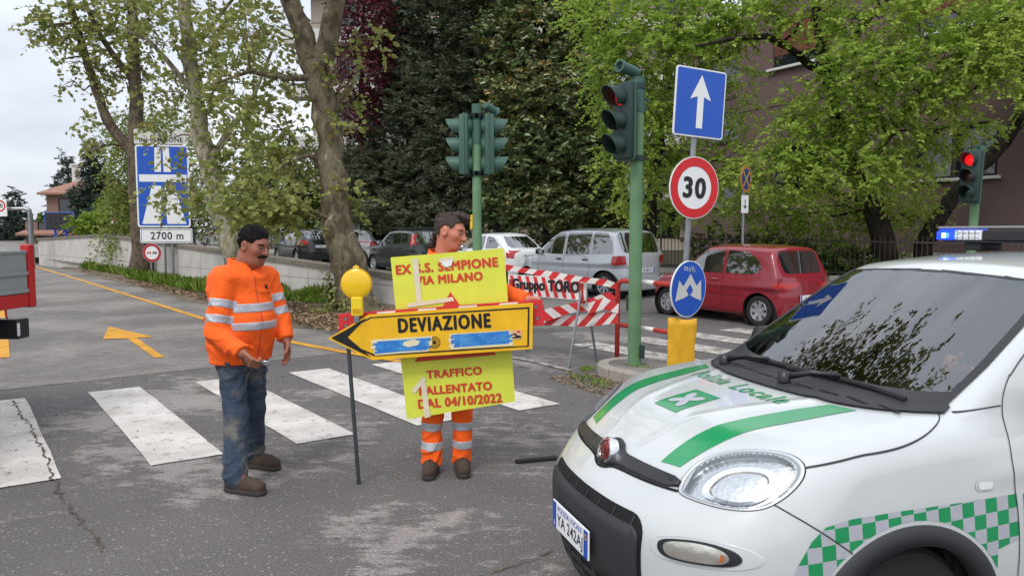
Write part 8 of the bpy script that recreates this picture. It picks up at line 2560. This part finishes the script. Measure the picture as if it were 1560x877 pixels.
w2, _ = person('person', 'worker in orange high visibility clothes holding the road signs, head turned right', r2, J2,
       dict(face=(.12, -.99), head=(.95, -.30, R(14), R(-6)), skin=K['skin_b'], hairmat=K['hair_b'], chub=0.0, fat=.92, hairline=HZ2,
            hair_lumps=[((.045, 0, .122), (.058, .05, .028)), ((.085, .0, .112), (.028, .04, .022)), ((-.075, 0, .06), (.05, .06, .06)), ((-.094, 0, -.045), (.022, .04, .036)), ((-.100, .015, -.085), (.024, .03, .03)), ((-.104, -.02, -.10), (.022, .026, .032))],
            torso=[(0, -.01, (.125, .165, .15)), (.16, .01, (.125, .165, .17)), (.34, .005, (.120, .175, .19)), (.44, -.005, (.10, .17, .10))],
            hands=[hl2, hr2], hem=.84, bands=[1.15, 1.04], arm_bands=[('R', .5), ('L', .55)], jacketmat=K['hiorange'], trousermat=K['hiorange'], fold=1.4, tfold=2.0, tinf=.010, tlow=.012, strand=.022, them=-.035, leg_bands=[.325, .195], cuff=.9, bootmat=K['boot'], lacemat=K['sole']))

# --- driver seen faintly through the windscreen
def car_pt(s, y, z):
    p = pc_o - fwd * s + lft * y; return np.array([p.x, p.y, z])
dr0 = car_pt(2.0, .36, .60)
fB = np.array([fwd.x, fwd.y, 0]); lB = np.array([lft.x, lft.y, 0])
def driver(X, Y, Z):
    c = np.zeros(3)
    g = lambda s, y, z: car_pt(s, y, z) - dr0
    A = frame_of(fwd.x, fwd.y)
    x, y, z = to_frame(X, Y, Z, np.zeros(3), A)
    d = EL(x, y, z, (-.10, 0, .28), (.13, .20, .34))
    d = smin(d, RC(X, Y, Z, g(2.13, .16, 1.10), g(2.13, .56, 1.10), .07, .07), .06)
    for sg in (-1, 1):
        d = smin(d, smin(RC(X, Y, Z, g(2.12, .36 + sg * .2, 1.08), g(1.92, .36 + sg * .24, .86), .055, .045), RC(X, Y, Z, g(1.92, .36 + sg * .24, .86), g(1.62, .36 + sg * .16, 1.06), .045, .032), .03), .04)
        for a, b, ra, rb in hand_parts(g(1.63, .36 + sg * .16, 1.055), fB * .8 + np.array([0, 0, .25]), -lB * sg * .5 + fB * .3, 1.1, sg): d = smin(d, RC(X, Y, Z, a, b, ra, rb), .008)
        d = smin(d, RC(X, Y, Z, g(2.05, .36 + sg * .1, .66), g(1.60, .36 + sg * .12, .68), .085, .06), .04)
        d = smin(d, RC(X, Y, Z, g(1.60, .36 + sg * .12, .68), g(1.38, .36 + sg * .12, .42), .06, .045), .03)
    return smin(d, head_fn(np.array(g(2.08, .36, 1.335)), A, g(2.10, .36, 1.15), .3)(X, Y, Z), .03)
P, F = snets_fast(driver, np.array([-.75, -.6, -.4]), np.array([.5, .6, .95]), .0085)
do = empty('person', dr0, 0, 'driver faintly visible behind the windscreen of the police car', 'person')
mobj('body', P, F, K['skin_b'], do, True)
A_ = frame_of(fwd.x, fwd.y)
def vest(X, Y, Z):
    x, y, z = to_frame(X, Y, Z, np.zeros(3), A_)
    return np.maximum(np.maximum(driver(X, Y, Z) - .008, z - .57), np.maximum(-.05 - z, np.abs(y) - .34 + np.maximum(0, x - .25) * 3))
P, F = snets_fast(vest, np.array([-.75, -.6, -.4]), np.array([.5, .6, .95]), .009)
mobj('shirt', P, F, M('pale_blue_shirt', (176, 196, 206), .8, var=.05), do, True)
def dhair(X, Y, Z):
    hc = car_pt(2.08, .36, 1.335) - dr0; x, y, z = to_frame(X, Y, Z, hc, A_)
    return np.maximum(EL(x, y, z, (-.013, 0, .032), (.110, .087, .106)), x - np.interp(z, *HZ))
P, F = snets_fast(dhair, car_pt(2.08, .36, 1.335) - dr0 - .18, car_pt(2.08, .36, 1.335) - dr0 + .18, .008)
mobj('hair', P, F, K['hair'], do, True)

# --- passer-by up the street, a few pixels tall
fp = PY(293, 372, 43.0)
fb_ = np.array([fp.x, 43.0, gz(43.0)])
def walker(X, Y, Z):
    d = smin(EL(X, Y, Z, (0, 0, 1.2), (.2, .14, .32)), EL(X, Y, Z, (0, 0, 1.62), (.08, .1, .12)), .06)
    for sg in (-1, 1):
        d = smin(d, smin(RC(X, Y, Z, (sg * .09, 0, .9), (sg * .1, .06 * sg, .5), .1, .07), RC(X, Y, Z, (sg * .1, .06 * sg, .5), (sg * .1, -.04 * sg, .06), .07, .05), .03), .04)
        d = smin(d, smin(RC(X, Y, Z, (sg * .2, 0, 1.4), (sg * .25, .05, 1.15), .06, .05), RC(X, Y, Z, (sg * .25, .05, 1.15), (sg * .22, -.1, .92), .05, .035), .03), .03)
        d = smin(d, RC(X, Y, Z, (sg * .1, -.04 * sg, .05), (sg * .1, -.04 * sg - .16, .04), .05, .04), .02)
    return d
fo_ = empty('person', fb_, 0, 'passer-by in dark top and jeans beside the distant white off-roader', 'person')
P, F = snets_fast(walker, np.array([-.4, -.4, -.02]), np.array([.4, .4, 1.8]), .02)
mobj('body', P, F, K['skin_b'], fo_, True)
P, F = snets_fast(lambda X, Y, Z: np.maximum(np.maximum(walker(X, Y, Z) - .015, Z - 1.5), .95 - Z), np.array([-.4, -.4, -.02]), np.array([.4, .4, 1.8]), .02)
mobj('top', P, F, M('navy_top', (36, 40, 52), .9), fo_, True)
P, F = snets_fast(lambda X, Y, Z: np.maximum(np.maximum(walker(X, Y, Z) - .012, Z - .97), .1 - Z), np.array([-.4, -.4, -.02]), np.array([.4, .4, 1.8]), .02)
mobj('jeans', P, F, K['jeans'], fo_, True)
P, F = snets_fast(lambda X, Y, Z: np.maximum(EL(X, Y, Z, (0, .01, 1.65), (.095, .11, .12)), 1.6 - Z - .5 * Y), np.array([-.3, -.3, 1.4]), np.array([.3, .3, 1.85]), .015)
mobj('hair', P, F, K['hair'], fo_, True)
